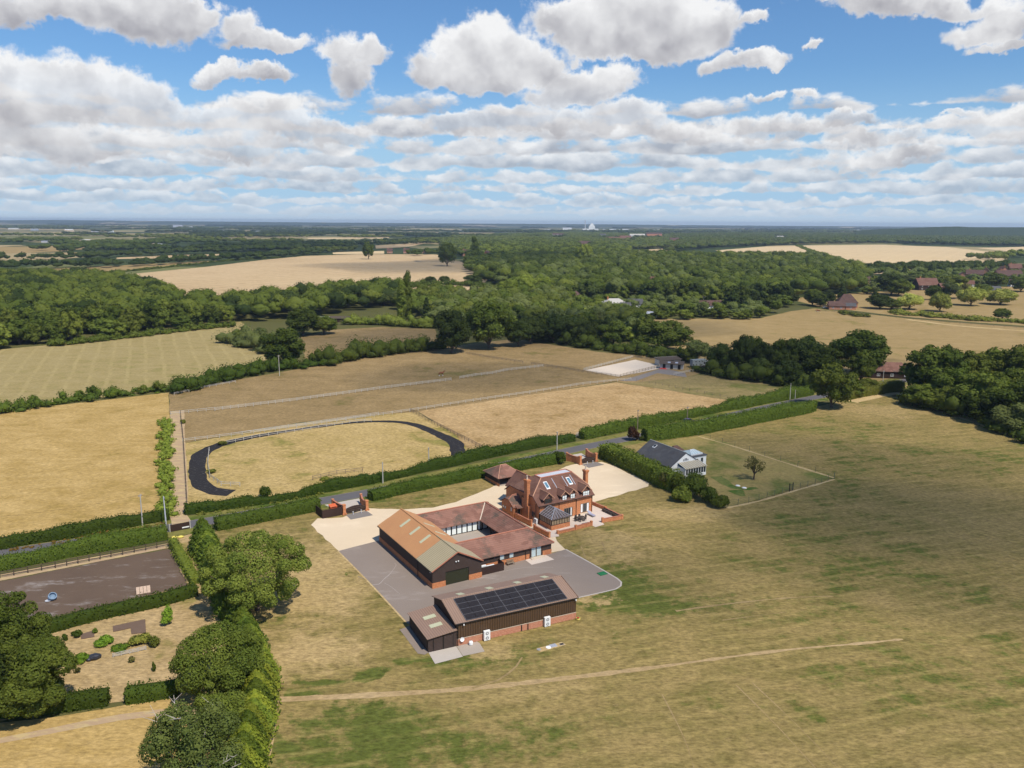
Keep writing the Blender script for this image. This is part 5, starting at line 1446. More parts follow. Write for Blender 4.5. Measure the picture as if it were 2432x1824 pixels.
def gateway(org, ang, gw, which, near):
    o0 = Vector((org[0], org[1], .05))
    rot = Matrix.Rotation(R(ang), 4, 'Z')
    W2 = lambda x, y: (o0 + rot @ Vector((x, y, 0)))
    for side in (0, 1):
        x = 0 if side == 0 else gw
        s = -1 if side == 0 else 1
        o = thing('entrance_wall', f'curved brick wing wall on the {"left" if side == 0 else "right"} of {which}', 'wall', W2(x, 0), R(ang))
        b = MB(); b.box(-.3, -.3, 0, .3, .3, 2.15); b.box(-.38, -.38, 2.15, .38, .38, 2.25); b.box(-.3, -.3, 2.25, .3, .3, 2.33); b.build('pillar', 'brick', o)
        b, cpg = MB(), MB()
        P = [(0, .3), (s * .05, 1.6), (s * .25, 3.0), (s * .7, 4.6)]
        hz = [2.0, 1.75, 1.72, 2.0]
        for k in range(3):
            (xa, ya_), (xb, yb_) = P[k], P[k + 1]
            vs = []
            for (xx, yy, h_) in ((xa, ya_, hz[k]), (xb, yb_, hz[k + 1])):
                vs += [(xx - .14, yy, 0), (xx + .14, yy, 0), (xx + .14, yy, h_), (xx - .14, yy, h_)]
            b.add(vs, [[0, 1, 2, 3][::-1], [4, 5, 6, 7], [0, 3, 7, 4], [1, 5, 6, 2], [3, 2, 6, 7]])
            cpg.bar((xa, ya_, hz[k] + .04), (xb, yb_, hz[k + 1] + .04), .36, .08)
        b.build('wall', 'brick', o); cpg.build('coping', 'ridge', o)
        b = MB(); b.box(P[-1][0] - .22, 4.6, 0, P[-1][0] + .22, 5.04, 2.15); b.box(P[-1][0] - .28, 4.55, 2.15, P[-1][0] + .28, 5.1, 2.24); b.build('pillar', 'brick', o)
        if side == 0: box('letter_slot', 'darkpost', o, -.16, 1.2, 1.0, -.141, 1.5, 1.3) if near == 2 else None
        for sx in ((-.3, .3) if side == 0 else (-.3, .3)):
            b = MB(); b.lathe((sx + (.05 if sx > 0 else -.05), -.36, 0), [(.16, 0), (.14, .3), (.06, .45), (.01, .46)], 8); b.build('guard_stone', 'brick', o)
    g = thing('entrance_gate', f'dark timber double gate of {which}', 'gate', W2(gw / 2, .12), R(ang))
    for s in (-1, 1):
        b = MB()
        h = lambda f: 1.15 + .45 * math.sin(f * math.pi / 2)
        Lg = gw / 2 - .34
        n = 8
        for k in range(n):
            f0, f1 = k / n, (k + 1) / n
            xa, xb = s * (Lg * (1 - f0) + .01), s * (Lg * (1 - f1) + .01)
            b.add([(xa, -.03, .1), (xb, -.03, .1), (xb, -.03, h(f1)), (xa, -.03, h(f0)), (xa, .03, .1), (xb, .03, .1), (xb, .03, h(f1)), (xa, .03, h(f0))], [[0, 1, 2, 3], [7, 6, 5, 4], [3, 2, 6, 7], [0, 4, 5, 1]])
        lf = b.build('gate_leaf', 'timber', g)
        b = MB()
        for z in (.2, .62, 1.05): b.box(min(s * .03, s * Lg), -.07, z, max(s * .03, s * Lg), -.031, z + .12)
        b.bar((s * .08, -.085, .3), (s * (Lg - .08), -.085, 1.05), .03, .1)
        b.build('gate_rail', 'darkwood', lf)
    sheet('gate_ramp', [tuple(W2(.2, -.25)[:2]), tuple(W2(.05, -3.6)[:2]), tuple(W2(gw - .1, -3.6)[:2]), tuple(W2(gw - .2, -.25)[:2])], .06, 'ramp', f'grey paved apron inside {which}', 'paving', 0, 3)
    sheet('gate_ramp', [tuple(W2(.1, .2)[:2]), tuple(W2(gw - .1, .2)[:2]), tuple(W2(gw + 1.6, 8.2)[:2]), tuple(W2(-1.4, 8.2)[:2])], .058, 'concrete', f'pale concrete apron outside {which}', 'paving', 0, 3)
    for x, l in ((1.65, 'left'), (3.5, 'right')):
        q = W2(x, -.95)
        bo = thing('bollard', f'{l} steel bollard before {which}', 'bollard', (q.x, q.y, .06), 0, 'bollards before the gates')
        b = MB(); b.lathe((0, 0, 0), [(.09, 0), (.09, .62), (.05, .64)], 10); b.build('post', 'palegrey', bo)
        b = MB(); b.lathe((0, 0, .64), [(.1, 0), (.1, .06), (.04, .09)], 10); b.build('cap', 'white', bo)
    return W2


G1 = gateway((-35.97, 166.6), 33, 5.2, 'the left gateway beside the orange bin', 1)
G2 = gateway((17.9, 204.7), 33.7, 5.3, 'the right gateway by the tall hedge', 2)
q = G1(-4.8, .1)
o = thing('bin_enclosure', 'dark boarded bin enclosure left of the gateway', 'enclosure', (q.x, q.y, .05), R(33))
box('front_panel', 'timber', o, 0, 0, 0, 4.4, .08, 1.8); box('side_panel', 'timber', o, 0, .081, 0, .08, 4.2, 1.8)
q = G1(-1.9, 1.6)
o = thing('wheeled_bin', 'large orange lidded bin in the boarded enclosure', 'bin', (q.x, q.y, .05), R(33))
b = MB(); b.add([(-.6, -.5, .15), (.6, -.5, .15), (.6, .5, .15), (-.6, .5, .15), (-.72, -.62, 1.75), (.72, -.62, 1.75), (.72, .62, 2.0), (-.72, .62, 2.0)], [[0, 3, 2, 1], [0, 1, 5, 4], [1, 2, 6, 5], [2, 3, 7, 6], [3, 0, 4, 7]]); b.build('body', 'orange', o)
b = MB(); b.slab([(-.78, -.7, 1.86), (.78, -.7, 1.86), (.78, .7, 2.13), (-.78, .7, 2.13)], .1); l_ = b.build('lid', 'orange', o)
b = MB(); b.box(-.5, -.74, 1.79, .5, -.705, 1.85); b.build('handle', 'darkpost', l_)
for sx in (-.5, .42):
    b = MB(); b.tube([(sx, -.42, .12), (sx + .08, -.42, .12)], .12, 8); b.build('wheel', 'rubber', o)
q = G1(-3.7, 1.0)
o = thing('recycling_crate', 'grey open crate in the corner of the bin enclosure', 'crate', (q.x, q.y, .05), R(33))
b = MB(); b.box(-.5, -.4, 0, .5, -.35, 1.0); b.box(-.5, .35, 0, .5, .4, 1.0); b.box(-.5, -.35, 0, -.45, .35, 1.0); b.box(.45, -.35, 0, .5, .35, 1.0); b.box(-.45, -.35, 0, .45, .35, .7); b.build('tub', 'zinc', o)

# ------------------------------------------------------------------ white bungalow next door
N_ = thing('white_bungalow', 'white rendered bungalow with a grey slate roof behind the tall hedge', 'house', (43.78, 197.23, .05), R(29.2))
b = MB(); b.box(-4.6, 0, 0, 4.6, .25, 2.5); b.add([(-4.6, 0, 2.5), (4.6, 0, 2.5), (0, 0, 5.35), (-4.6, .25, 2.5), (4.6, .25, 2.5), (0, .25, 5.35)], [[0, 1, 2], [5, 4, 3], [0, 2, 5, 3], [1, 4, 5, 2]])
b.box(-4.6, .25, 0, -4.35, 14, 2.5); b.box(4.35, .25, 0, 4.6, 14, 2.5); b.box(-4.35, 13.75, 0, 4.35, 14, 2.5)
b.add([(-4.6, 14, 2.5), (4.6, 14, 2.5), (0, 14, 5.35), (-4.6, 13.75, 2.5), (4.6, 13.75, 2.5), (0, 13.75, 5.35)], [[1, 0, 2], [3, 4, 5], [2, 0, 3, 5], [4, 1, 2, 5]]); b.build('white_wall', 'white', N_)
b = MB(); b.slab([(-5.1, -.15, 2.3), (0, -.15, 5.5), (0, 14.2, 5.5), (-5.1, 14.2, 2.3)][::-1], .12); b.slab([(0, -.15, 5.5), (5.1, -.15, 2.3), (5.1, 14.2, 2.3), (0, 14.2, 5.5)][::-1], .12); b.build('slate_roof', 'slate', N_)
b = MB(); b.tube([(0, -.1, 5.54), (0, 14.2, 5.54)], .1, 6); b.build('ridge_tiles', 'greywood', N_)
b = MB(); z1, z2 = 4.4, 5.0; f = lambda z: -(5.5 - z) / 3.2 * 5.1
b.slab([(f(z1), 10.2, z1 + .1), (f(z2), 10.2, z2 + .1), (f(z2), 11.2, z2 + .1), (f(z1), 11.2, z1 + .1)][::-1], .1); w = b.build('roof_window', 'white', N_)
b = MB(); b.slab([(f(z1 + .1), 10.3, z1 + .24), (f(z2 - .05), 10.3, z2 + .1), (f(z2 - .05), 11.1, z2 + .1), (f(z1 + .1), 11.1, z1 + .24)][::-1], .04); b.build('pane', 'glass', w)
for k, x in enumerate((-.85, -.4, .05, .5)):
    window(N_, x, x + .36, 3.35, 3.9 if k in (0, 3) else 4.15, -.01, 'glass', 'white', 1, fw=.05)
b = MB(); b.box(-2.6, -2.9, 0, -2.5, 0, 2.35); b.box(-2.6, -3.0, 0, 4.2, -2.9, .6); b.box(4.1, -2.9, 0, 4.2, 0, .6); b.build('lean_to_wall', 'white', N_)
window(N_, -2.5, 4.15, .6, 2.3, -2.92, 'glass', 'white', 8, name='conservatory_window', fw=.12); window(N_, -2.85, -.05, .6, 2.3, 4.15, 'glass', 'white', 3, axis=1, out=1, name='conservatory_window', fw=.12)
b = MB(); b.slab([(-2.7, -3.2, 2.4), (4.35, -3.2, 2.4), (4.0, -.02, 3.15), (-2.5, -.02, 3.15)], .07); r_ = b.build('lean_to_roof', 'cream_sheet', N_)
b = MB()
for k in range(10):
    x = -2.6 + k * .76; b.bar((x, -3.2, 2.44), (x * .96, -.04, 3.19), .1, .06)
b.build('glazing_bar', 'white', r_)
b = MB(); b.box(4.61, 3.2, 0, 9.8, 3.45, 2.75); b.box(9.55, 3.45, 0, 9.8, 8.6, 2.75); b.box(4.61, 8.4, 0, 9.55, 8.6, 2.75); b.build('side_wing_wall', 'white', N_)
b = MB(); b.box(4.4, 3.0, 2.75, 10.0, 8.8, 2.93); b.build('flat_roof', 'slate', N_)
b = MB(); b.box(5.3, 3.9, 2.93, 9.2, 8.0, 3.15); b.build('lantern_kerb', 'white', N_)
b = MB(); b.slab([(5.3, 3.9, 3.15), (9.2, 3.9, 3.15), (7.9, 5.9, 3.9), (6.6, 5.9, 3.9)], .06); b.slab([(9.2, 3.9, 3.15), (9.2, 8, 3.15), (7.9, 5.9, 3.9)], .06); b.slab([(5.3, 8, 3.15), (5.3, 3.9, 3.15), (6.6, 5.9, 3.9)], .06); b.slab([(9.2, 8, 3.15), (5.3, 8, 3.15), (6.6, 5.9, 3.9), (7.9, 5.9, 3.9)], .06); l_ = b.build('roof_lantern', 'paleglass', N_)
b = MB()
for a_, c_ in (((5.3, 3.9, 3.18), (6.6, 5.9, 3.93)), ((9.2, 3.9, 3.18), (7.9, 5.9, 3.93)), ((6.6, 5.9, 3.93), (7.9, 5.9, 3.93)), ((5.3, 3.9, 3.18), (9.2, 3.9, 3.18)), ((6.3, 3.9, 3.18), (6.9, 5.9, 3.93)), ((7.25, 3.9, 3.18), (7.25, 5.9, 3.93)), ((8.2, 3.9, 3.18), (7.6, 5.9, 3.93))): b.bar(a_, c_, .1, .06)
b.build('glazing_bar', 'white', l_)
window(N_, 6.0, 7.2, .9, 2.2, 3.21, 'glass', 'white', 2); window(N_, 7.9, 8.8, .05, 2.3, 3.21, 'glass', 'white', 1, name='glazed_door')
b = MB(); b.slab([(4.7, 9.2, 2.5), (8.2, 9.2, 2.5), (6.4, 10.8, 4.0), (5.0, 10.8, 4.0)], .12); b.slab([(8.2, 12.4, 2.5), (4.7, 12.4, 2.5), (5.0, 10.8, 4.0), (6.4, 10.8, 4.0)], .12); b.slab([(8.2, 9.2, 2.5), (8.2, 12.4, 2.5), (6.4, 10.8, 4.0)], .12); b.build('rear_roof', 'red_tile', N_)
b = MB(); b.box(4.61, 9.4, 0, 8.0, 12.2, 2.4); b.build('rear_wall', 'white', N_)

# ------------------------------------------------------------------ fences
POSTM = {}


def fence(label, pts, sp=2.0, h=1.2, m='greywood', rails=(.45, .8, 1.12), group=None, pw=.12, name='fence', rh=.11, rt=.05):
    P = smooth(pts, 500) if len(pts) == 2 else list(pts)
    seg = []
    for a, c in zip(P, P[1:]):
        L = math.hypot(c[0] - a[0], c[1] - a[1])
        n = max(1, round(L / sp))
        seg += [(a[0] + (c[0] - a[0]) * k / n, a[1] + (c[1] - a[1]) * k / n) for k in range(n)]
    seg.append(tuple(P[-1][:2]))
    while len(seg) > 99: seg = seg[::2]
    o = thing(name, label, 'fence', (*seg[0], 0.03), 0, group)
    key = (h, m, pw)
    if key not in POSTM: POSTM[key] = MB().box(-pw / 2, -pw / 2, -.1, pw / 2, pw / 2, h).mesh('post', m)
    for q in seg:
        p_ = link('post', POSTM[key], o, (q[0] - seg[0][0], q[1] - seg[0][1], rnd.uniform(-.06, .04)))
        p_.rotation_euler = (rnd.uniform(-.04, .04), rnd.uniform(-.04, .04), rnd.uniform(-.1, .1))
    for z in rails:
        b = MB()
        for a, c in zip(seg, seg[1:]):
            b.bar((a[0] - seg[0][0], a[1] - seg[0][1], z + rnd.uniform(-.03, .03)), (c[0] - seg[0][0], c[1] - seg[0][1], z + rnd.uniform(-.03, .03)), rt, rh)
        b.build('rail', m, o)
    return o


F = lambda *p: [tuple(FP(x, y)[:2]) for x, y in p]
k5 = lambda *p: [tuple(FP(380 + x / 2.949, 820 + y / 2.949)[:2]) for x, y in p]
k9 = lambda *p: [tuple(FP(1100 + x / 3.16, 780 + y / 3.16)[:2]) for x, y in p]
k6 = lambda *p: [tuple(FP(1330 + x * .3029, 980 + y * .3029)[:2]) for x, y in p]
k4 = lambda *p: [tuple(FP(x * .38815, 1180 + y * .38815)[:2]) for x, y in p]
fence('pale post and rail fence crossing the brown paddock below the horse', k5((385, 460), (960, 390), (1580, 305), (2040, 248)), 2.6, 1.25, 'greywood')
fence('thin pale fence continuing the paddock fence to the track', k5((75, 487), (385, 456)), 3, 1.1, 'greywood', (.5, 1.0))
fence('pale fence right of the horse, up to the fence crossing', k5((2100, 236), (2212, 217), (2330, 203)) + k9((330, 320), (600, 290)), 2.4, 1.25, 'greywood')
fence('grey rail fence from the oak down to the sand arena corner', k9((20, 193), (200, 225), (450, 262)), 2.4, 1.2, 'wood')
fence('brown rail fence along the near left side of the sand arena', k9((510, 272), (700, 300), (900, 333), (1180, 372)), 2.4, 1.25, 'wood')
fence('brown rail fence in front of the sand arena', k9((1180, 365), (1300, 335), (1540, 275)), 2.4, 1.25, 'wood')
fence('rail fence along the far left side of the sand arena', k9((905, 318), (1100, 268), (1275, 220)), 2.4, 1.25, 'greywood')
fence('rail fence behind the sand arena under the tree belt', k9((1275, 222), (1400, 238), (1560, 262)), 2.4, 1.25, 'wood')
fence('long grey fence between brown paddock and tall dry grass', k5((160, 680), (500, 640), (1100, 560), (1750, 467)) + k9((20, 560), (500, 490), (900, 425), (1260, 388)), 3.2, 1.15, 'greywood', (.6, 1.0))
fence('wire fence at the right end of the tall dry grass', k9((1300, 395), (1700, 470), (2110, 555)), 3.4, 1.1, 'wood', (.6, 1.05), rt=.03, rh=.04)
fence('brown fence climbing from the track bend to the paddock corner', k5((1755, 465), (1900, 545), (2212, 705), (2260, 730)), 2.4, 1.2, 'wood')
fence('pale rail along the inside of the oval track', k5((470, 690), (700, 645), (1000, 600), (1330, 548), (1480, 535)), 2.4, 1.0, 'greywood', (.5, .95))
fence('pale outer rail beside the far straight of the oval track', k5((500, 640), (900, 580), (1300, 525), (1530, 490)), 2.8, 1.1, 'greywood', (.55, 1.0))
fence('dark wire fence along the right side of the dirt track', k5((145, 485), (165, 680), (175, 850), (190, 1100)), 3.0, 1.35, 'darkwood', (.5, .9, 1.25), rt=.03, rh=.04)
fence('thin fence at the inner left bend of the oval track', k5((345, 740), (335, 830), (350, 930), (430, 985), (560, 990)), 2.4, 1.1, 'greywood', (.6, 1.0))
fence('grey fence between long grass and roadside hedge', k5((1070, 945), (1240, 905), (1420, 885)), 2.4, 1.1, 'wood', (.5, 1.0))
fence('short pale rail fence below the old hedgerow', k5((100, 350), (300, 305), (530, 263)), 3, 1.0, 'greywood', (.6, .95))
fence('dark post and rail fence along the top of the riding arena', k4((-300, 545), (0, 498), (340, 437), (680, 370), (1030, 302)), 1.95, 1.25, 'darkwood', (.4, .78, 1.15))
fence('short white rail fence peeping out of the hedge near the gate', k5((1690, 1040), (1745, 1015)), 1.8, 1.1, 'greywood', (.5, 1.0))
fence('pale rail fence along the hedge left of the cart shed', k5((1840, 1015), (2000, 978), (2212, 935), (2330, 905)), 2.2, 1.1, 'greywood', (.5, 1.0))
fence('small grey rail by the stable and the horse box', k9((1580, 355), (1700, 330), (1840, 305)), 2.0, 1.15, 'greywood')
fence('field gate and rails in the gap of the roadside hedge', k9((846, 815), (905, 785)), 1.4, 1.2, 'greywood', (.3, .55, .8, 1.1), name='field_gate')
fence('far fence line along the pale pasture', DL((1765, 672), (1900, 682), (2050, 698), (2300, 717)), 6, 1.3, 'wood', (.6, 1.1))
gf = fence('green mesh fence along the far side of the bungalow garden', k6((1085, 185), (1370, 265), (1730, 380), (2150, 510)), 5.0, 1.4, 'meshgreen', (.7, 1.3), rt=.02, rh=.02, pw=.08)
gf = fence('green mesh fence with a gate along the near side of the bungalow garden', k6((1310, 745), (1560, 690), (1800, 620)), 3.0, 1.5, 'meshgreen', (.3, .7, 1.1, 1.45), rt=.02, rh=.02, pw=.08)
gf = fence('green mesh fence from the garden gate to its right corner', k6((1822, 612), (2000, 565), (2150, 520)), 3.0, 1.5, 'meshgreen', (.3, .7, 1.1, 1.45), rt=.02, rh=.02, pw=.08)
t = thing('garden_gate', 'dark green mesh gate between two tall posts', 'gate', (*k6((1798, 620))[0], .03), math.atan2(*(np.array(k6((1822, 612))[0]) - np.array(k6((1798, 620))[0]))[::-1]))
for x in (0, 1.35): box('post', 'darkpost', t, x - .08, -.08, 0, x + .08, .08, 2.0)
b = MB(); [b.box(.1, -.03, z, 1.25, .03, z + .05) for z in (.15, .8, 1.6)]; [b.box(x, -.02, .2, x + .03, .02, 1.6) for x in (.1, .4, .7, 1.0, 1.22)]; b.build('mesh_panel', 'darkwood', t)

for x, y, l in ((1395, 577, 'pale round cover in the bungalow garden, left of two'), (1445, 594, 'pale round cover in the bungalow garden, right of two')):
    q = k6((x, y))[0]
    o = thing('manhole_cover', l, 'manhole cover', (*q, .04), 0)
    MB().lathe((0, 0, 0), [(.62, 0), (.62, .12), (.5, .12), (.5, .16)], 14).build('rim', 'cream', o); MB().lathe((0, 0, .16), [(.48, 0), (.48, .03), (.1, .05)], 14).build('lid', 'white', o)

# ------------------------------------------------------------------ poles and wires
polep = []
for i, (bx, by, ty, l, m_) in enumerate(((308, 1135, 1067, 'wooden pole in the roadside hedge, left of the pale pole', 'greywood'), (359, 1135, 1072, 'pale pole at the lane beside the arena hedge', 'palegrey'), (827, 1044, 998, 'wooden pole on the verge behind the left gateway', 'greywood'), (927, 1015, 966, 'wooden pole behind the oval track hedge', 'greywood'), (1203, 972, 932, 'pole in the roadside hedge left of the field gate', 'greywood'), (1377, 932, 885, 'dark wooden pole beside the copper bush', 'wood'), (1484, 912, 878, 'wooden pole behind the dark car', 'wood'), (1706, 866, 828, 'thin pale pole before the dark tree belt', 'greywood'), (1717, 864, 842, 'shorter leaning pole before the dark tree belt', 'greywood'), (1907, 826, 800, 'pole in front of the red barn', 'greywood'), (604, 812, 767, 'leaning grey pole in the old hedgerow', 'greywood'))):
    p = D(bx, by)
    h = topz(p, bx, ty)
    o = thing('utility_pole', l, 'pole', (p.x, p.y, 0), rnd.uniform(0, 3))
    b = MB(); b.tube([(0, 0, -.2), (rnd.uniform(-.1, .1), rnd.uniform(-.05, .05), h)], [.15, .10], 8); b.build('pole', m_, o)
    b = MB(); b.box(-.05, -.4, h - .45, .05, .4, h - .35); b.build('bracket', 'grey', o)
    b = MB(); [b.lathe((0, y, h - .35), [(.03, 0), (.06, .06), (.05, .14), (.02, .16)], 6) for y in (-.35, .35)]; b.build('insulator', 'grey', o)
    polep.append(Vector((p.x, p.y, h - .2)))


def wire(a, c, sag, label):
    b = MB()
    pts = [a.lerp(c, k / 14) - Vector((0, 0, sag * 4 * (k / 14) * (1 - k / 14))) for k in range(15)]
    b.tube([tuple(q) for q in pts], .012, 4)
    tag(b.build('overhead_wire', 'darkpost'), label, 'wire', 'wires between the roadside poles')


far_l = Vector((*D(-160, 1195)[:2], 6.2))
for a, c, s_, l in ((far_l, polep[0], 1.0, 'thin wire sagging across the golden hay field'), (polep[0], polep[1], .2, 'short wire between the two left poles'), (polep[1], polep[2], 1.4, 'wire over the roadside hedge and oval track'), (polep[2], polep[3], .6, 'wire between the two poles behind the left gateway'), (polep[3], polep[4], 1.0, 'wire over the hedge towards the field gate'), (polep[4], polep[5], .8, 'wire over the field gate'), (polep[5], polep[6], .6, 'wire between the copper bush pole and the next'), (polep[6], polep[7], 1.0, 'wire over the hedge beyond the dark car')):
    wire(a, c, s_, l)

# ------------------------------------------------------------------ vehicles


def car(p, rz, label, paint, L=4.2, W=1.75, H=1.5):
    o = thing('parked_car' if 'parked' in label else 'car', label, 'car', (p[0], p[1], .05), rz)
    b = MB()
    prof = [(-L / 2, .35), (-L / 2, .75), (-L / 2 + .15, .88), (-L * .22, .98), (L / 2 - .9, .98), (L / 2 - .1, .85), (L / 2, .6), (L / 2, .35)]
    n = len(prof)
    b.add([(x, -W / 2, z) for x, z in prof] + [(x, W / 2, z) for x, z in prof], [list(range(n)), list(range(2 * n - 1, n - 1, -1))] + [[k, n + k, n + (k + 1) % n, (k + 1) % n] for k in range(n)])
    rf = [(-L * .42, .97), (-L * .32, H - .03), (-L * .2, H), (L * .08, H), (L * .24, .98)]
    b2 = MB(); m_ = len(rf)
    b2.add([(x, -W / 2 + .06 + (z - .95) * .25, z) for x, z in rf] + [(x, W / 2 - .06 - (z - .95) * .25, z) for x, z in rf], [list(range(m_)), list(range(2 * m_ - 1, m_ - 1, -1))] + [[k, m_ + k, m_ + k + 1, k + 1] for k in range(m_ - 1)])
    bd = b.build('body', paint, o); b2.build('windows', 'glass', o)
    b3 = MB(); b3.slab([(-L * .31, -W / 2 + .2, H + .015), (L * .075, -W / 2 + .2, H + .015), (L * .075, W / 2 - .2, H + .015), (-L * .31, W / 2 - .2, H + .015)], .05); b3.build('roof', paint, o)
    for x in (-L * .3, L * .3):
        for s in (-1, 1):
            w = MB().lathe((0, 0, -.1), [(.31, 0), (.33, .04), (.33, .16), (.31, .2)], 12).build('wheel', 'rubber', o)
            w.location = (x, s * (W / 2 - .08), .33); w.rotation_euler = (R(90), 0, 0)
            r = MB().lathe((0, 0, -.115), [(.05, 0), (.2, .0), (.2, .23), (.05, .23)], 10).build('rim', 'grey', w)
    for s in (-1, 1):
        box('headlight', 'white', o, L / 2 - .06, s * .6 - .16, .62, L / 2 + .01, s * .6 + .16, .76); box('tail_light', 'red', o, -L / 2 - .01, s * .62 - .14, .68, -L / 2 + .06, s * .62 + .14, .84)
    return o


pc = D(1487, 914); pd = D(1600, 892)
car(pc, math.atan2(pd.y - pc.y, pd.x - pc.x), 'small dark purple car driving along the country lane', 'carpaint')
q = D(1511, 793)
o = thing('horse_box', 'grey horse box lorry beside the wooden stables', 'lorry', (q.x, q.y, .05), R(18))
b = MB(); b.box(-4.2, -1.2, .85, 2.6, 1.2, 3.4); b.box(-4.15, -1.15, 3.4, 2.55, 1.15, 3.48); b.build('body', 'metalgrey', o)
b = MB(); b.add([(2.61, -1.15, .75), (4.5, -1.15, .75), (4.5, -1.15, 1.7), (4.1, -1.15, 2.7), (2.61, -1.15, 2.85), (2.61, 1.15, .75), (4.5, 1.15, .75), (4.5, 1.15, 1.7), (4.1, 1.15, 2.7), (2.61, 1.15, 2.85)], [[0, 1, 2, 3, 4], [9, 8, 7, 6, 5], [0, 5, 6, 1], [1, 6, 7, 2], [2, 7, 8, 3], [3, 8, 9, 4]]); b.build('cab', 'metalgrey', o)
for x0, x1, z0 in ((-2.9, -2.3, 2.5), (-1.2, -.6, 2.5), (.2, .8, 2.5)): box('window', 'glass', o, x0, -1.23, z0, x1, -1.205, z0 + .4)
box('cab_window', 'glass', o, 3.0, -1.18, 1.75, 3.9, -1.155, 2.5); box('groom_door', 'darkpost', o, 1.3, -1.23, 1.5, 1.95, -1.205, 2.4)
box('skirt', 'carpaint', o, -4.1, -1.1, .45, 2.5, 1.1, .845)
for x in (-2.9, -2.0, 3.4):
    for s in (-1, 1):
        w = MB().lathe((0, 0, -.15), [(.42, 0), (.46, .05), (.46, .25), (.42, .3)], 12).build('wheel', 'rubber', o); w.location = (x, s * 1.0, .46); w.rotation_euler = (R(90), 0, 0)

# ------------------------------------------------------------------ stables by the sand arena
q = D(1456, 797.5)
o = thing('wooden_stable', 'weathered wooden stable block with a low black roof', 'stable', (q.x - 6.0, q.y + 1.0, .05), R(-14))
b = MB(); b.box(0, 0, 0, 10, .1, 2.3); b.box(0, .1, 0, .1, 4, 2.3); b.box(9.9, .1, 0, 10, 4, 2.3); b.box(.1, 3.9, 0, 9.9, 4, 2.8); b.build('boarded_wall', 'greywood', o)
b = MB(); b.slab([(-.3, -.7, 2.35), (10.3, -.7, 2.35), (10.3, 4.3, 3.0), (-.3, 4.3, 3.0)], .1); b.build('felt_roof', 'darkwood', o)
for x in (1.2, 4.4, 7.6): box('stable_door', 'darkpost', o, x, -.04, .02, x + 1.2, -.002, 2.1)
for x in (3.2, 6.4):
    b = MB(); b.slab([(x, .6, 2.57), (x + 1.2, .6, 2.57), (x + 1.2, 2.6, 2.83), (x, 2.6, 2.83)], .05); b.build('roof_sheet', 'zinc', o)
o = thing('wooden_stable', 'second grey stable behind, with a pale edged mono roof', 'stable', (q.x - 5.0, q.y + 8.0, .05), R(20))
b = MB(); b.box(0, 0, 0, 11, .1, 2.5); b.box(0, .1, 0, .1, 4, 2.5); b.box(10.9, .1, 0, 11, 4, 2.5); b.box(.1, 3.9, 0, 10.9, 4, 2.9); b.build('boarded_wall', 'greywood', o)
b = MB(); b.slab([(-.3, -.7, 2.55), (11.3, -.7, 2.55), (11.3, 4.3, 3.15), (-.3, 4.3, 3.15)], .1); b.build('felt_roof', 'darkwood', o)
b = MB(); b.bar((-.3, 4.32, 3.1), (11.3, 4.32, 3.1), .1, .2); b.build('fascia', 'greywood', o)
for x in (2, 6): box('stable_door', 'darkpost', o, x, -.04, .02, x + 1.2, -.002, 2.1)
q = D(1432, 797)
o = thing('tarpaulin', 'red tarpaulin heap beside the stable wall', 'tarpaulin', (q.x, q.y, .03), R(-20))
b = MB(); b.add([(-1.6, -.5, 0), (1.6, -.5, 0), (1.8, .4, 0), (-1.4, .5, 0), (-.9, -.1, .5), (.1, 0, .32), (1.0, .05, .5)], [[0, 1, 6, 5, 4], [1, 2, 6], [2, 3, 4, 5, 6], [3, 0, 4]]); b.build('sheet', 'red', o)
q = D(1563, 803)
o = thing('field_shelter', 'old pale wooden shelter at the edge of the dark trees', 'shed', (q.x, q.y, .03), R(-8))
b = MB(); b.box(-3, 0, 0, 3, .1, 1.9); b.box(-3, .1, 0, -2.9, 3, 2.0); b.box(2.9, .1, 0, 3, 3, 2.0); b.build('boarded_wall', 'wood', o)
b = MB(); b.slab([(-3.3, -.4, 1.95), (3.3, -.4, 1.95), (3.3, 3.3, 2.25), (-3.3, 3.3, 2.25)], .08); b.build('roof', 'greywood', o)

# ------------------------------------------------------------------ horses


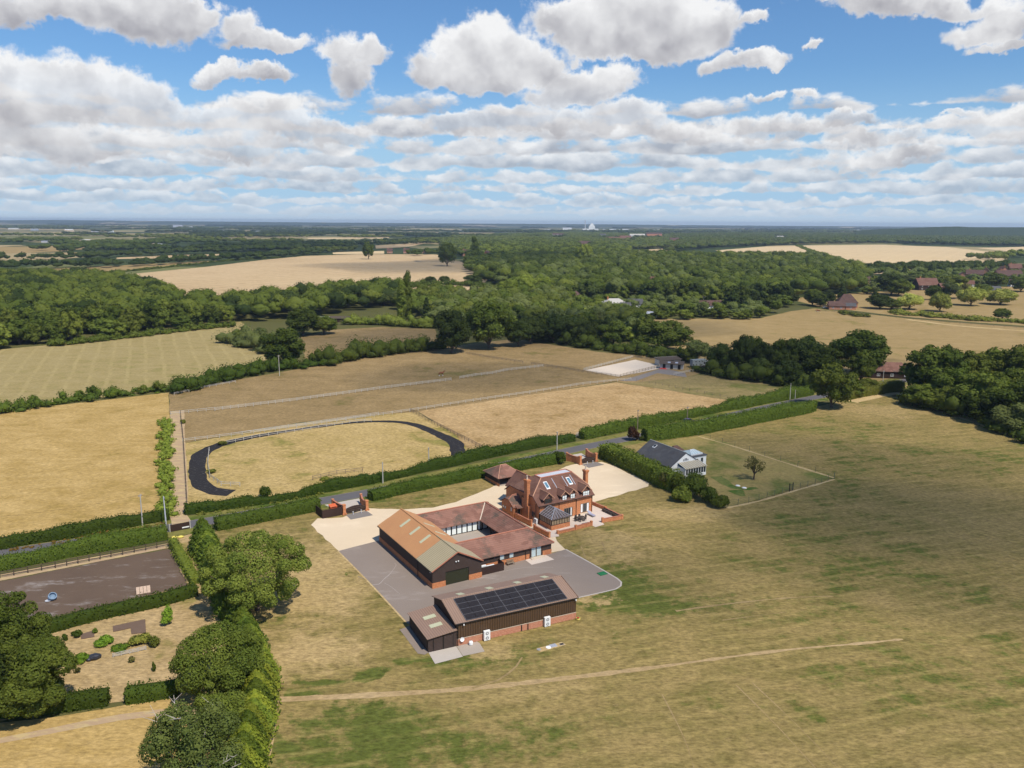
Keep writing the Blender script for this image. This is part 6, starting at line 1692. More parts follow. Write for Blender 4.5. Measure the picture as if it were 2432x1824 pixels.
def horse(p, rz, label, sc=1.0, graze=False):
    o = thing('horse', label, 'horse', (p[0], p[1], .03), rz)
    o.scale = (sc, sc, sc)
    V = [(0, 0, 1.12), (.4, 0, 1.1), (.68, 0, 1.2), (-.4, 0, 1.17), (-.7, 0, 1.18)]
    Rr = [.36, .37, .28, .34, .29]
    E_ = [(0, 1), (1, 2), (0, 3), (3, 4)]
    nk = [(.95, 0, 1.45), (1.15, 0, 1.74), (1.36, 0, 1.68), (1.56, 0, 1.5)] if not graze else [(1.1, 0, 1.1), (1.35, 0, .72), (1.42, 0, .42), (1.5, 0, .2)]
    pr = 2
    for k, q in enumerate(nk): V.append(q); Rr.append((.2, .15, .13, .08)[k]); E_.append((pr, len(V) - 1)); pr = len(V) - 1
    for sx, rt in ((1, 2), (-1, 4)):
        for s in (-.16, .16):
            x = .6 if sx == 1 else -.66
            st = 0.0
            kn = (x + st, s, .62) if sx == 1 else (x + .06 + st, s, .78)
            mid = (x + st * .8, s, .32) if sx == 1 else (x - .1 + st, s, .5)
            for q, r_, k in (((x, s, .98), .14, 0), (kn, .085, 1), (mid, .055, 2), ((x + st - (.05 if sx == -1 else 0), s, .06), .06, 3)):
                V.append(q); Rr.append(r_); E_.append((rt if k == 0 else len(V) - 2, len(V) - 1))
    V += [(-.95, 0, 1.1), (-1.02, 0, .7)]; Rr += [.07, .05]; E_ += [(4, len(V) - 2), (len(V) - 2, len(V) - 1)]
    me = bpy.data.meshes.new('body')
    me.from_pydata(V, E_, [])
    me.materials.append(M['horse'])
    bo = link('body', me, o)
    bo.modifiers.new('skin', 'SKIN')
    for k, sv in enumerate(me.skin_vertices[0].data): sv.radius = (Rr[k] * .82, Rr[k])
    me.skin_vertices[0].data[0].use_root = True
    bo.modifiers.new('sub', 'SUBSURF').levels = 1
    for s in (-.07, .07):
        hd = nk[1] if not graze else nk[2]
        MB().tube([(hd[0] + .02, s, hd[2] + .08), (hd[0], s * 1.2, hd[2] + .24)], [.04, .012], 5).build('ear', 'horse', o)
    mn = MB(); mn.bar((.85, 0, 1.5 if not graze else 1.2), (nk[1][0] - .05, 0, nk[1][2] + .1), .05, .16); mn.build('mane', 'darkpost', o)
    for sx, x in ((1, .6), (-1, -.71)):
        for s in (-.16, .16): MB().tube([(x, s, 0), (x, s, .34)], [.085, .08], 7).build('white_sock', 'white', o)
    return o


horse(D(953, 812), R(25), 'chestnut horse with white legs standing in the brown paddock', 1.15)
horse(D(1764, 673), R(5), 'small brown horse by the far pasture fence, left of another', 1.0, True)
horse(D(1769, 674), R(170), 'small brown horse by the far pasture fence, right of another', 1.0, True)

# ------------------------------------------------------------------ things lying about the left foreground
q = FP(124, 1424)
o = thing('plastic_barrel', 'crumpled pale blue plastic tub on the dark arena', 'barrel', (q.x, q.y, .05), R(20))
b = MB(); b.lathe((0, 0, 0), [(.25, 0), (.55, .1), (.7, .4), (.62, .75), (.66, .8), (.55, .8), (.5, .35), (.2, .2)], 12); t_ = b.build('tub', 'blue', o); t_.rotation_euler = (R(38), R(20), 0); t_.location = (0, 0, .25)
b = MB(); b.lathe((0, 0, 0), [(.05, 0), (.45, .04), (.5, .1), (.05, .06)], 10); t_ = b.build('lid', 'palegrey', o); t_.location = (-.5, -.5, .02)
q = FP(341, 1410)
o = thing('jump_board', 'leaning panel of pale red striped boards at the arena edge', 'panel', (q.x, q.y, .035), R(24))
b = MB()
for k in range(4): b.slab([(-1.1 + k * .56, 0, .05), (-.6 + k * .56, 0, .05), (-.6 + k * .56, .75, 1.0), (-1.1 + k * .56, .75, 1.0)], .05)
b.build('boards', 'palewood', o)
for k in range(3): box('prop', 'wood', o, -1.0 + k, .78, 0, -.92 + k, .84, 1.0)
for i, (fx, fy, l) in enumerate(((414, 1278.5, 'left of the two yellow sacks on the dry grass by the dark gate'), (429, 1277.5, 'right of the two yellow sacks on the dry grass by the dark gate'))):
    q = FP(fx, fy)
    o = thing('sack', l, 'sack', (q.x, q.y, .03), R(20 + 8 * i), 'yellow sacks by the gate')
    bm_ = MB(); v, f_ = ICO2; bm_.add([(x * .55 * (1 + .12 * math.sin(7 * y + 3 * i)), y * .36, max(-.04, z * .26 + .2)) for x, y, z in v], [list(k) for k in f_]); bm_.build('bag', 'yellow', o)
    MB().tube([(.5, 0, .2), (.68, .02, .24)], [.1, .05], 6).build('tied_neck', 'yellow', o)
q = FP(225, 1566)
o = thing('rubbish_bag', 'black plastic bags heaped at the end of a vegetable bed', 'bag', (q.x, q.y, .03), .4)
bm_ = MB(); v, f_ = ICO2; bm_.add([(x * .85 * (1 + .15 * math.sin(6 * y + 9 * z)), y * .6 * (1 + .1 * math.sin(8 * x)), max(-.03, z * .5 + .38)) for x, y, z in v], [list(k) for k in f_]); bm_.build('bag', 'blackbag', o)
bm_ = MB(); bm_.add([(x * .4 - .7, y * .35 - .25, max(-.03, z * .3 + .22)) for x, y, z in v], [list(k) for k in f_]); bm_.build('small_bag', 'blackbag', o)
q = FP(404, 1264.5); q2 = FP(452, 1255)
rz = math.atan2(q2.y - q.y, q2.x - q.x)
o = thing('timber_gate', 'dark boarded gate where the lane meets the allotment', 'gate', (q.x, q.y, .03), rz)
L_g = math.hypot(q2.x - q.x, q2.y - q.y)
box('panel', 'timber', o, .08, -.04, .1, L_g - .08, .04, 1.5); box('rail', 'darkpost', o, .08, .041, .3, L_g - .08, .1, .45)
for x in (0, L_g): box('post', 'greywood', o, x - .08, -.08, 0, x + .08, .08, 1.75)
box('nameplate', 'white', o, L_g * .6, -.07, .35, L_g * .95, -.041, .6)
q = FP(400, 1285); q2 = FP(403, 1253)
# raised beds
k7 = lambda x, y: FP(x * .21694, 1380 + y * .21694)
for i, (pts, l, soil) in enumerate(((((1235, 500), (1590, 425), (1600, 570), (1440, 585), (1430, 520), (1240, 560)), 'bare dark L-shaped soil bed in the allotment', True), (((885, 590), (1030, 545), (1035, 615), (890, 640)), 'small bare bed beside the green bean plants', True))):
    P = [k7(*p_) for p_ in pts]
    tag(MB().slab([(p_.x, p_.y, .14) for p_ in P], .12).build('soil_bed', 'soil'), l, 'soil bed')
for i, (x, y, r, h, m_, n, l) in enumerate(((1160, 680, 1.9, 1.1, 'leaf_veg', 1500, 'bright green bean patch left in the allotment'), (1320, 750, 1.3, .7, 'leaf_veg', 900, 'low lettuce green bed inside the netting'), (1520, 670, 1.9, 1.3, 'leaf_rough', 1300, 'taller leafy bed behind the netting'), (870, 870, 1.6, .8, 'leaf_veg', 1100, 'green vegetable row beside the black bags'), (835, 610, .9, .9, 'leaf_hedge', 500, 'small dark green plant clump on the bare bed'), (730, 640, .6, 1.0, 'leaf_hedge', 300, 'little conifer like plant at the left bed corner'), (1040, 570, .4, .9, 'leaf_hedge', 200, 'slim plant at the bed corner'), (1690, 720, .9, 1.9, 'leaf_rough', 420, 'thin sapling right of the netted bed'), (1455, 885, .7, .9, 'leaf_brown', 180, 'sparse dry sapling in the allotment grass'), (1690, 990, .25, 1.5, 'leaf_hedge', 160, 'thin upright sapling before the near hedge gap'), (855, 1005, .5, .9, 'leaf_brown', 130, 'tiny dry sapling below the vegetable row'), (1830, 470, 1.3, 3.0, 'leaf_veg', 900, 'bushy young willow by the arena hedge'))):
    bush('vegetable_patch' if r > 1.2 and h < 1.4 else 'bush', k7(x, y), r, h, l, m_, .24, n, 40 + i, 'vegetables' if r > 1.2 and h < 1.4 else 'bush', 8)
P = [k7(1240, 835), k7(1600, 755), k7(1640, 640), k7(1290, 720)]
fence('low grey netting fence around the vegetable bed', [tuple(p_[:2]) for p_ in P[:2]], 1.2, .6, 'greywood', (.15, .35, .55), name='netting_fence', rt=.03)

# ------------------------------------------------------------------ hedges
DV = lambda pts, up: off(DL(*pts), up)
hedge('hedge', DV(((-160, 1217), (0, 1188), (176, 1160), (300, 1136), (366, 1124)), 1.0), 2.2, 2.3, 'clipped hedge between hay field and lane, with rusty foot', leaf=.25, dens=15, seed=1, lumps=.1)
hedge('hedge', DV(((401, 1113), (592, 1087), (746, 1057), (925, 1020), (1028, 996), (1144, 971), (1243, 953)), 1.0), 2.3, 2.1, 'long hedge on the far side of the lane beside the oval track', leaf=.25, dens=15, seed=2, hv=.3, lumps=.18)
hedge('hedge', DV(((1262, 950), (1357, 931), (1475, 907), (1637, 876), (1757, 853)), 1.2), 2.8, 2.7, 'hedge along the far side of the lane below the tall dry grass', leaf=.32, dens=11, seed=3, hv=.28, lumps=.15)
hedge('hedge', DV(((-160, 1264), (0, 1235), (212, 1194), (362, 1167)), 1.2), 2.6, 2.6, 'thick clipped hedge between the lane and the dark arena', leaf=.25, dens=15, seed=4, lumps=.07)
hedge('hedge', DV(((470, 1147), (560, 1130), (671, 1108), (693, 1103)), 1.2), 2.6, 2.4, 'clipped hedge between the conifer and the bin enclosure', leaf=.25, dens=15, seed=5, lumps=.06)
hedge('hedge', DV(((806, 1083), (925, 1057), (1028, 1035), (1134, 1015), (1205, 1003)), 1.2), 2.6, 2.4, 'clipped hedge between the two gateways along the lane', leaf=.25, dens=15, seed=6, lumps=.06)
bush('shrub', D(1210, 1001), 1.9, 3.4, 'rounded tall shrub at the hedge end by the right gateway', 'leaf_hedge', .33, 2200, 61)
hedge('hedge', DV(((1294, 988), (1345, 1012), (1400, 1040), (1445, 1062)), 1.9), 4.4, 3.9, 'tall thick garden hedge right of the gravel drive', 'leaf_mid', .38, 10, seed=7, hv=.2, lumps=.12)
for i, (x, y, r, h, m_, l) in enumerate(((1470, 1066, 2.7, 4.4, 'leaf_mid', 'olive leafy shrub below the bungalow gable'), (1500, 1070, 3.0, 5.0, 'leaf_oak', 'dark rounded shrub by the bungalow conservatory'), (1470, 1082, 2.2, 3.2, 'leaf_mid', 'low shrub in front of the dark rounded shrub'), (1530, 1087, 2.4, 3.4, 'leaf_oak', 'dark shrub before the last hedge bush'), (1556, 1096, 1.8, 2.6, 'leaf_mid', 'last small bush at the near end of the garden hedge'), (1440, 1052, 2.4, 3.6, 'leaf_brown', 'yellowish shrub in the middle of the garden hedge'))):
    bush('shrub', D(x, y), r * 1.15, h * 1.12, l, m_, .36, 2600, 70 + i, nb=12)
bush('shrub', D(1388, 951), 1.3, 1.7, 'low dark shrub at the bungalow drive', 'leaf_oak', .35, 500, 80)
bush('copper_bush', D(1369, 952), 1.9, 4.2, 'dark copper leaved bush beside the pole on the lane', 'leaf_copper', .38, 1500, 81)
hedge('hedge', DV(((1400, 955), (1513, 939), (1623, 918), (1733, 896), (1765, 888)), 1.9), 4.2, 3.9, 'wide hedge between the lane and the right meadow', leaf=.3, dens=12, seed=8, hv=.16)
hedge('hedge', DV(((1822, 866), (1875, 856), (1925, 848), (1952, 843)), 1.5), 3.4, 3.2, 'lighter hedge beyond the lane side tree', 'leaf_rough', leaf=.32, dens=11, seed=9, hv=.18)
hedge('hedge', DV(((92, 1374), (217, 1340), (345, 1312), (428, 1287)), .9), 2.0, 1.9, 'clipped hedge between arena and allotment', leaf=.28, dens=11, seed=10, hv=.06)
hedge('hedge', DL((374, 1180), (397, 1218), (422, 1262)), 1.6, 1.5, 'bright yellow green hedge beside the arena', 'leaf_lime', .26, 11, seed=11)
hedge('hedge', DV(((-20, 1556), (60, 1549), (118, 1543), (231, 1528)), 1.0), 2.1, 2.1, 'low clipped hedge in the near left corner, left of the gap', leaf=.25, dens=14, seed=12, hv=.05)
hedge('hedge', DV(((272, 1524), (330, 1516), (385, 1506)), 1.0), 2.1, 1.9, 'short clipped hedge right of the gap, under the big dark tree', leaf=.25, dens=14, seed=13, hv=.05)
# bushy strip left of the dirt track
thicket('hedgerow', DL((358, 912), (359, 960), (358, 1010), (357, 1060), (359, 1108)), 2.9, 2.5, 'bright green bushy strip between hay field and dirt track', 'leaf_lime', .34, 90, dens=7, step=1.8)
bush('shrub', D(573, 1075), 1.7, 3.0, 'round bush on the long grass by the roadside hedge', 'leaf_hedge', .33, 900, 101)
for i, (x, y, r, h, l) in enumerate(((480, 961, 1.4, 1.2, 'low green bush at the far left bend of the oval track'), (457, 1022, 1.3, 1.1, 'low green bush inside the left bend of the oval track'), (395, 915, .8, 1.4, 'small bush at the track fence'), (700, 968 + 70, 1.2, .9, 'low bush where long grass meets the hedge'))):
    bush('shrub', D(x, y), r, h, l, 'leaf_rough', .32, 420, 110 + i)
# rusty bracken and weeds at the foot of the roadside hedges
for i, (a, c_, l) in enumerate((((30, 1188), (350, 1133), 'rusty bracken along the foot of the hay field hedge'), ((430, 1112), (700, 1068), 'rust and yellow weeds along the foot of the oval track hedge'))):
    thicket('bracken', DL(a, ((a[0] + c_[0]) / 2, (a[1] + c_[1]) / 2), c_), 1.2, .7, l, 'leaf_rust' if i == 0 else 'leaf_rough', .3, 120 + i, 'bracken', kind='stuff', dens=4, step=1.6)
# old untrimmed hedgerows
thicket('hedgerow', DL((-140, 925), (0, 893), (60, 884), (130, 871), (280, 853), (350, 845), (385, 845)), 5.2, 4.6, 'rough hedgerow between striped field and hay field', 'leaf_hedge', .5, 130, dens=4)
thicket('hedgerow', DL((385, 845), (470, 826), (560, 805), (640, 795), (700, 788)), 9.0, 8.0, 'bushy hedgerow left of and below the big oak', 'leaf_hedge', .5, 131, dens=4)
thicket('hedgerow', DL((700, 786), (800, 770), (880, 760), (938, 752)), 10.0, 10.0, 'dense hedgerow between the oak and the middle oaks', 'leaf_oak', .55, 132, dens=4)
thicket('hedgerow', DL((1120, 726), (1200, 738), (1290, 752), (1380, 765), (1470, 776)), 10.0, 8.5, 'thick hedgerow behind the sand arena', 'leaf_oak', .6, 133, dens=3.6)
thicket('hedgerow', DL((760, 700), (830, 702), (930, 708)), 10.0, 8.0, 'green hedgerow behind the small brown paddock', 'leaf_mid', .6, 134, dens=3.4)
thicket('scrub', DL((512, 738), (545, 748), (580, 752), (600, 764)), 13.0, 11.0, 'pale yellow green willow scrub at the corner of the striped field', 'leaf_grey', .6, 129, 'scrub', dens=3)
thicket('scrub', DL((1535, 804), (1590, 816), (1660, 824), (1730, 838), (1770, 846)), 12.0, 8.0, 'dark undergrowth at the foot of the tree belt', 'leaf_oak', .6, 150, 'scrub', dens=3)
thicket('scrub', DL((1960, 868), (2060, 890), (2140, 916), (2240, 952)), 9.0, 8.0, 'dark bushes along the front of the right wood', 'leaf_oak', .55, 151, 'scrub', dens=3)
thicket('hedgerow', DL((880, 622), (930, 617), (985, 616), (1035, 620)), 9, 8.0, 'hedgerow with trees below the stubble field', 'leaf_oak', .9, 153, dens=2)
thicket('scrub', DL((120, 747), (270, 731), (400, 715), (500, 705)), 6, 5.0, 'bushes along the foot of the left wood', 'leaf_mid', .7, 152, 'scrub', dens=2.6)
thicket('scrub', DL((1935, 678), (2010, 683), (2080, 690), (2130, 692)), 11.0, 4.0, 'olive scrub along the parkland edge', 'leaf_rough', .8, 135, 'scrub', dens=2.6)
thicket('scrub', DL((1818, 676), (1862, 684)), 7.0, 3.0, 'low scrub island on the pale pasture', 'leaf_rough', .7, 136, 'scrub', dens=2.6)
thicket('scrub', DL((2130, 690), (2230, 700), (2300, 705)), 8, 3.0, 'rough green scrub on the far right pasture edge', 'leaf_rough', .8, 137, 'scrub', dens=2.4)
thicket('hedgerow', DL((-80, 610), (100, 598), (276, 586), (510, 562), (600, 557)), 7, 3.5, 'thin hedge between the two far stubble fields', 'leaf_oak', 1.2, 138, dens=.9, step=6)
thicket('hedgerow', DL((1724, 531), (1762, 546), (1800, 557), (1830, 566)), 9, 4.0, 'straight green hedge dividing the cream fields', 'leaf_mid', 1.5, 139, dens=.8, step=7)
for i, (x, y, r, h) in enumerate(((78, 878, 2.0, 4.5), (175, 864, 1.8, 3.8), (200, 859, 2.2, 4.6), (345, 846, 2.5, 4.2), (418, 838, 2.4, 5.2), (310, 850, 1.8, 3.4))):
    bush('shrub', D(x, y), r, h, f'shrub rising from the rough hedgerow, {"first second third fourth sixth fifth".split()[i]} from the left', ('leaf_hedge', 'leaf_mid')[i % 2], .5, 520, 140 + i, group='shrubs in the rough hedgerow')

# ------------------------------------------------------------------ the conifer hedge and the big foreground trees


def conifer_hedge():
    """row of tall unclipped conifers: overlapping upright plumes"""
    rg = np.random.default_rng(5)
    cl = smooth(DL((440, 1182), (500, 1320), (545, 1420), (560, 1480), (553, 1560), (528, 1660), (505, 1760)), 1.7)
    for k, p in enumerate(cl):
        h = rg.uniform(4.2, 5.4) if k > 3 else 6.0
        m_ = ('leaf_cgreen', 'leaf_clime', 'leaf_cgreen')[k % 3] if k < len(cl) * .55 else ('leaf_clime', 'leaf_cyellow')[k % 2]
        yield k, p, h, rg.uniform(2.3, 2.9) if k > 3 else 2.9, m_, k / len(cl)


M['leaf_cgreen'] = leafmat('conifer_leaf', (0.033, 0.058, 0.011), (0.088, 0.118, 0.022))
M['leaf_clime'] = leafmat('lime_conifer_leaf', (0.045, 0.072, 0.012), (0.112, 0.136, 0.024))
M['leaf_cyellow'] = leafmat('yellow_conifer_leaf', (0.070, 0.098, 0.013), (0.175, 0.185, 0.030))
CON = {}
for key in ('leaf_cgreen', 'leaf_clime', 'leaf_cyellow'):
    rg = np.random.default_rng(len(key))
    n = 5200
    u = rg.uniform(0, 1, n) ** .8
    th = rg.uniform(0, 6.283, n)
    lay = np.sin(u * 38 + np.sin(th * 3) * 1.6) * .13
    rad = (1 - u) ** .62 * (1 + lay) * rg.uniform(.72, 1.05, n)
    C = np.stack([rad * np.cos(th) * 2.2, rad * np.sin(th) * 2.2, .05 + u * 4.9 + rg.normal(size=n) * .08], 1)
    N = np.stack([np.cos(th), np.sin(th), np.full(n, .9)], 1) + rg.normal(size=(n, 3)) * .35
    N /= np.linalg.norm(N, axis=1)[:, None]
    v, f = ICO2
    CON[key] = (leaf_mesh(key, C, N, .27 * rg.uniform(.5, 1.4, n), np.clip(.5 + lay * 2.2 + rg.normal(size=n) * .2, 0, 1), key, rg, (np.stack([v[:, 0] * 1.35 * (1.25 - (v[:, 2] + 1) * .5), v[:, 1] * 1.35 * (1.25 - (v[:, 2] + 1) * .5), (v[:, 2] + 1) * 2.1 + .05], 1), f, np.full(len(v), .2))), MB().tube([(0, 0, -.2), (0, 0, 4.2)], [.16, .04], 6).mesh('conifer_trunk', 'bark'))
for k, p, h, r, m_, f in conifer_hedge():
    o = thing('conifer', 'tall conifer at the head of the row by the lane' if k == 0 else ('green conifer in the row behind the big ash' if f < .5 else 'yellow green conifer in the row along the mown path end'), 'conifer', (*p, 0), rnd.uniform(0, 6), 'conifers in the boundary row')
    o.scale = (r / 2.2, r / 2.2, h / 5.0)
    link('crown', CON[m_][0], o); link('trunk', CON[m_][1], o)


def bigtree(label, bx, by, ty, wpx, nb, nl, leaf, m, seed, shape='broad', z0f=.22, rr=(.26, .42), core=.7, name='tree', lean=(0, 0), limbs=6, dead=0):
    p = D(bx, by)
    h = topz(p, bx, ty)
    r = wpx * S * p.length / FOC / 2
    h *= .96
    rg = np.random.default_rng(seed)
    bc, br = crown_blobs(h, r, h * z0f, nb, rg, shape, rr)
    bc[:, 0] += lean[0] * bc[:, 2] / h; bc[:, 1] += lean[1] * bc[:, 2] / h
    C, N, sz, ti, cr = blob_leaves(bc, br, nl, leaf, rg, core=core)
    o = thing(name, label, 'tree', (p.x, p.y, 0))
    link('crown', leaf_mesh('crown', C, N, sz, ti, m, rg, cr), o)
    trunk_mb(h, r, h * z0f, bc, rg, limbs, max(.2, h * .03)).build('trunk', 'bark', o)
    for k in range(dead):
        q = bc[rg.integers(len(bc))]
        d = Vector((q[0], q[1], 0)); d = d.normalized() if d.length > .1 else Vector((1, 0, 0))
        t0 = Vector((q[0] * .55, q[1] * .55, q[2] * .9))
        t1 = Vector(q) + d * r * rg.uniform(.3, .5) + Vector((rg.normal() * .6, rg.normal() * .6, r * rg.uniform(.25, .5)))
        md = t0.lerp(t1, .5) + Vector((rg.normal() * .4, rg.normal() * .4, .3))
        b = MB(); b.tube([t0, md, t1], [.09, .06, .02], 5)
        for s in range(3):
            a = md.lerp(t1, rg.uniform(0, .8)); b.tube([a, a + Vector((rg.normal() * .7, rg.normal() * .7, rg.uniform(.2, .8)))], [.04, .012], 4)
        b.build('dead_branch', 'deadwood', o)
    return o


bigtree('large open crowned ash tree left of the barn yard', 556, 1318, 1150, 232, 46, 46000, .24, 'leaf_ash', 201, z0f=.1, rr=(.11, .22), core=0, limbs=16)
bigtree('dense dark oak in front of the ash, beside the conifer row', 478, 1500, 1352, 195, 42, 48000, .22, 'leaf_near', 202, z0f=.06, rr=(.11, .33), core=.35)
bigtree('olive grey rounded willow below the dark oak', 478, 1600, 1487, 130, 24, 18000, .18, 'leaf_mid', 203, z0f=.05, rr=(.15, .36))
M['leaf_grey2'] = leafmat('dusty_green_leaf', (0.045, 0.062, 0.020), (0.105, 0.120, 0.042))
bigtree('grey green tree with bare dead branches at the bottom edge', 425, 1745, 1510, 215, 26, 24000, .2, 'leaf_grey2', 204, z0f=.15, rr=(.2, .33), core=.5, dead=8)
bigtree('large dark tree at the left edge of the picture', 22, 1490, 1275, 165, 44, 46000, .24, 'leaf_near', 205, z0f=.1, rr=(.11, .32), core=.35)
bigtree('second dark tree at the left edge, nearer and lower', 72, 1545, 1372, 165, 42, 46000, .23, 'leaf_near', 206, z0f=.06, rr=(.11, .32), core=.35)
bigtree('third dark tree filling the left edge', -45, 1560, 1330, 160, 22, 16000, .27, 'leaf_dark', 207, z0f=.1)

# ------------------------------------------------------------------ kinds of middle and far trees
for i, (m_, nm) in enumerate((('leaf_oak', 'oak'), ('leaf_mid', 'mid'), ('leaf_dark', 'dark'), ('leaf_lime', 'lime'), ('leaf_grey', 'grey'), ('leaf_willow', 'willow'))):
    for j in range(3 if i < 3 else 2):
        proto(f'{nm}{j}', 12, 5.6, .9, 26, 6500, .5, m_, 300 + i * 7 + j, 'willow' if nm == 'willow' else 'broad', rr=(.22, .4))
        proto(f'{nm}far{j}', 12, 5.6, .4, 20, 1500, .95, m_, 400 + i * 7 + j, 'willow' if nm == 'willow' else 'broad', rr=(.24, .4), core=.86)
proto('conifer0', 12, 3.2, .6, 26, 2600, .6, 'leaf_dark', 500, 'conifer')
proto('poplar0', 16, 2.0, 1.0, 9, 2400, .6, 'leaf_mid', 501, 'column')
proto('sparse0', 8, 3.2, 2.2, 16, 1100, .34, 'leaf_brown', 502, rr=(.16, .26), core=.0, limbs=12)
proto('brown0', 9, 4, 2, 13, 1400, .6, 'leaf_brown', 503)


def T(key, x, by, ty, w, label, group=None, name='tree'):
    p = D(x, by)
    h = max(3.0, topz(p, x, ty) * .97)
    return tree(key, p, h, w * S * p.length / FOC / 2, label, group=group, name=name)


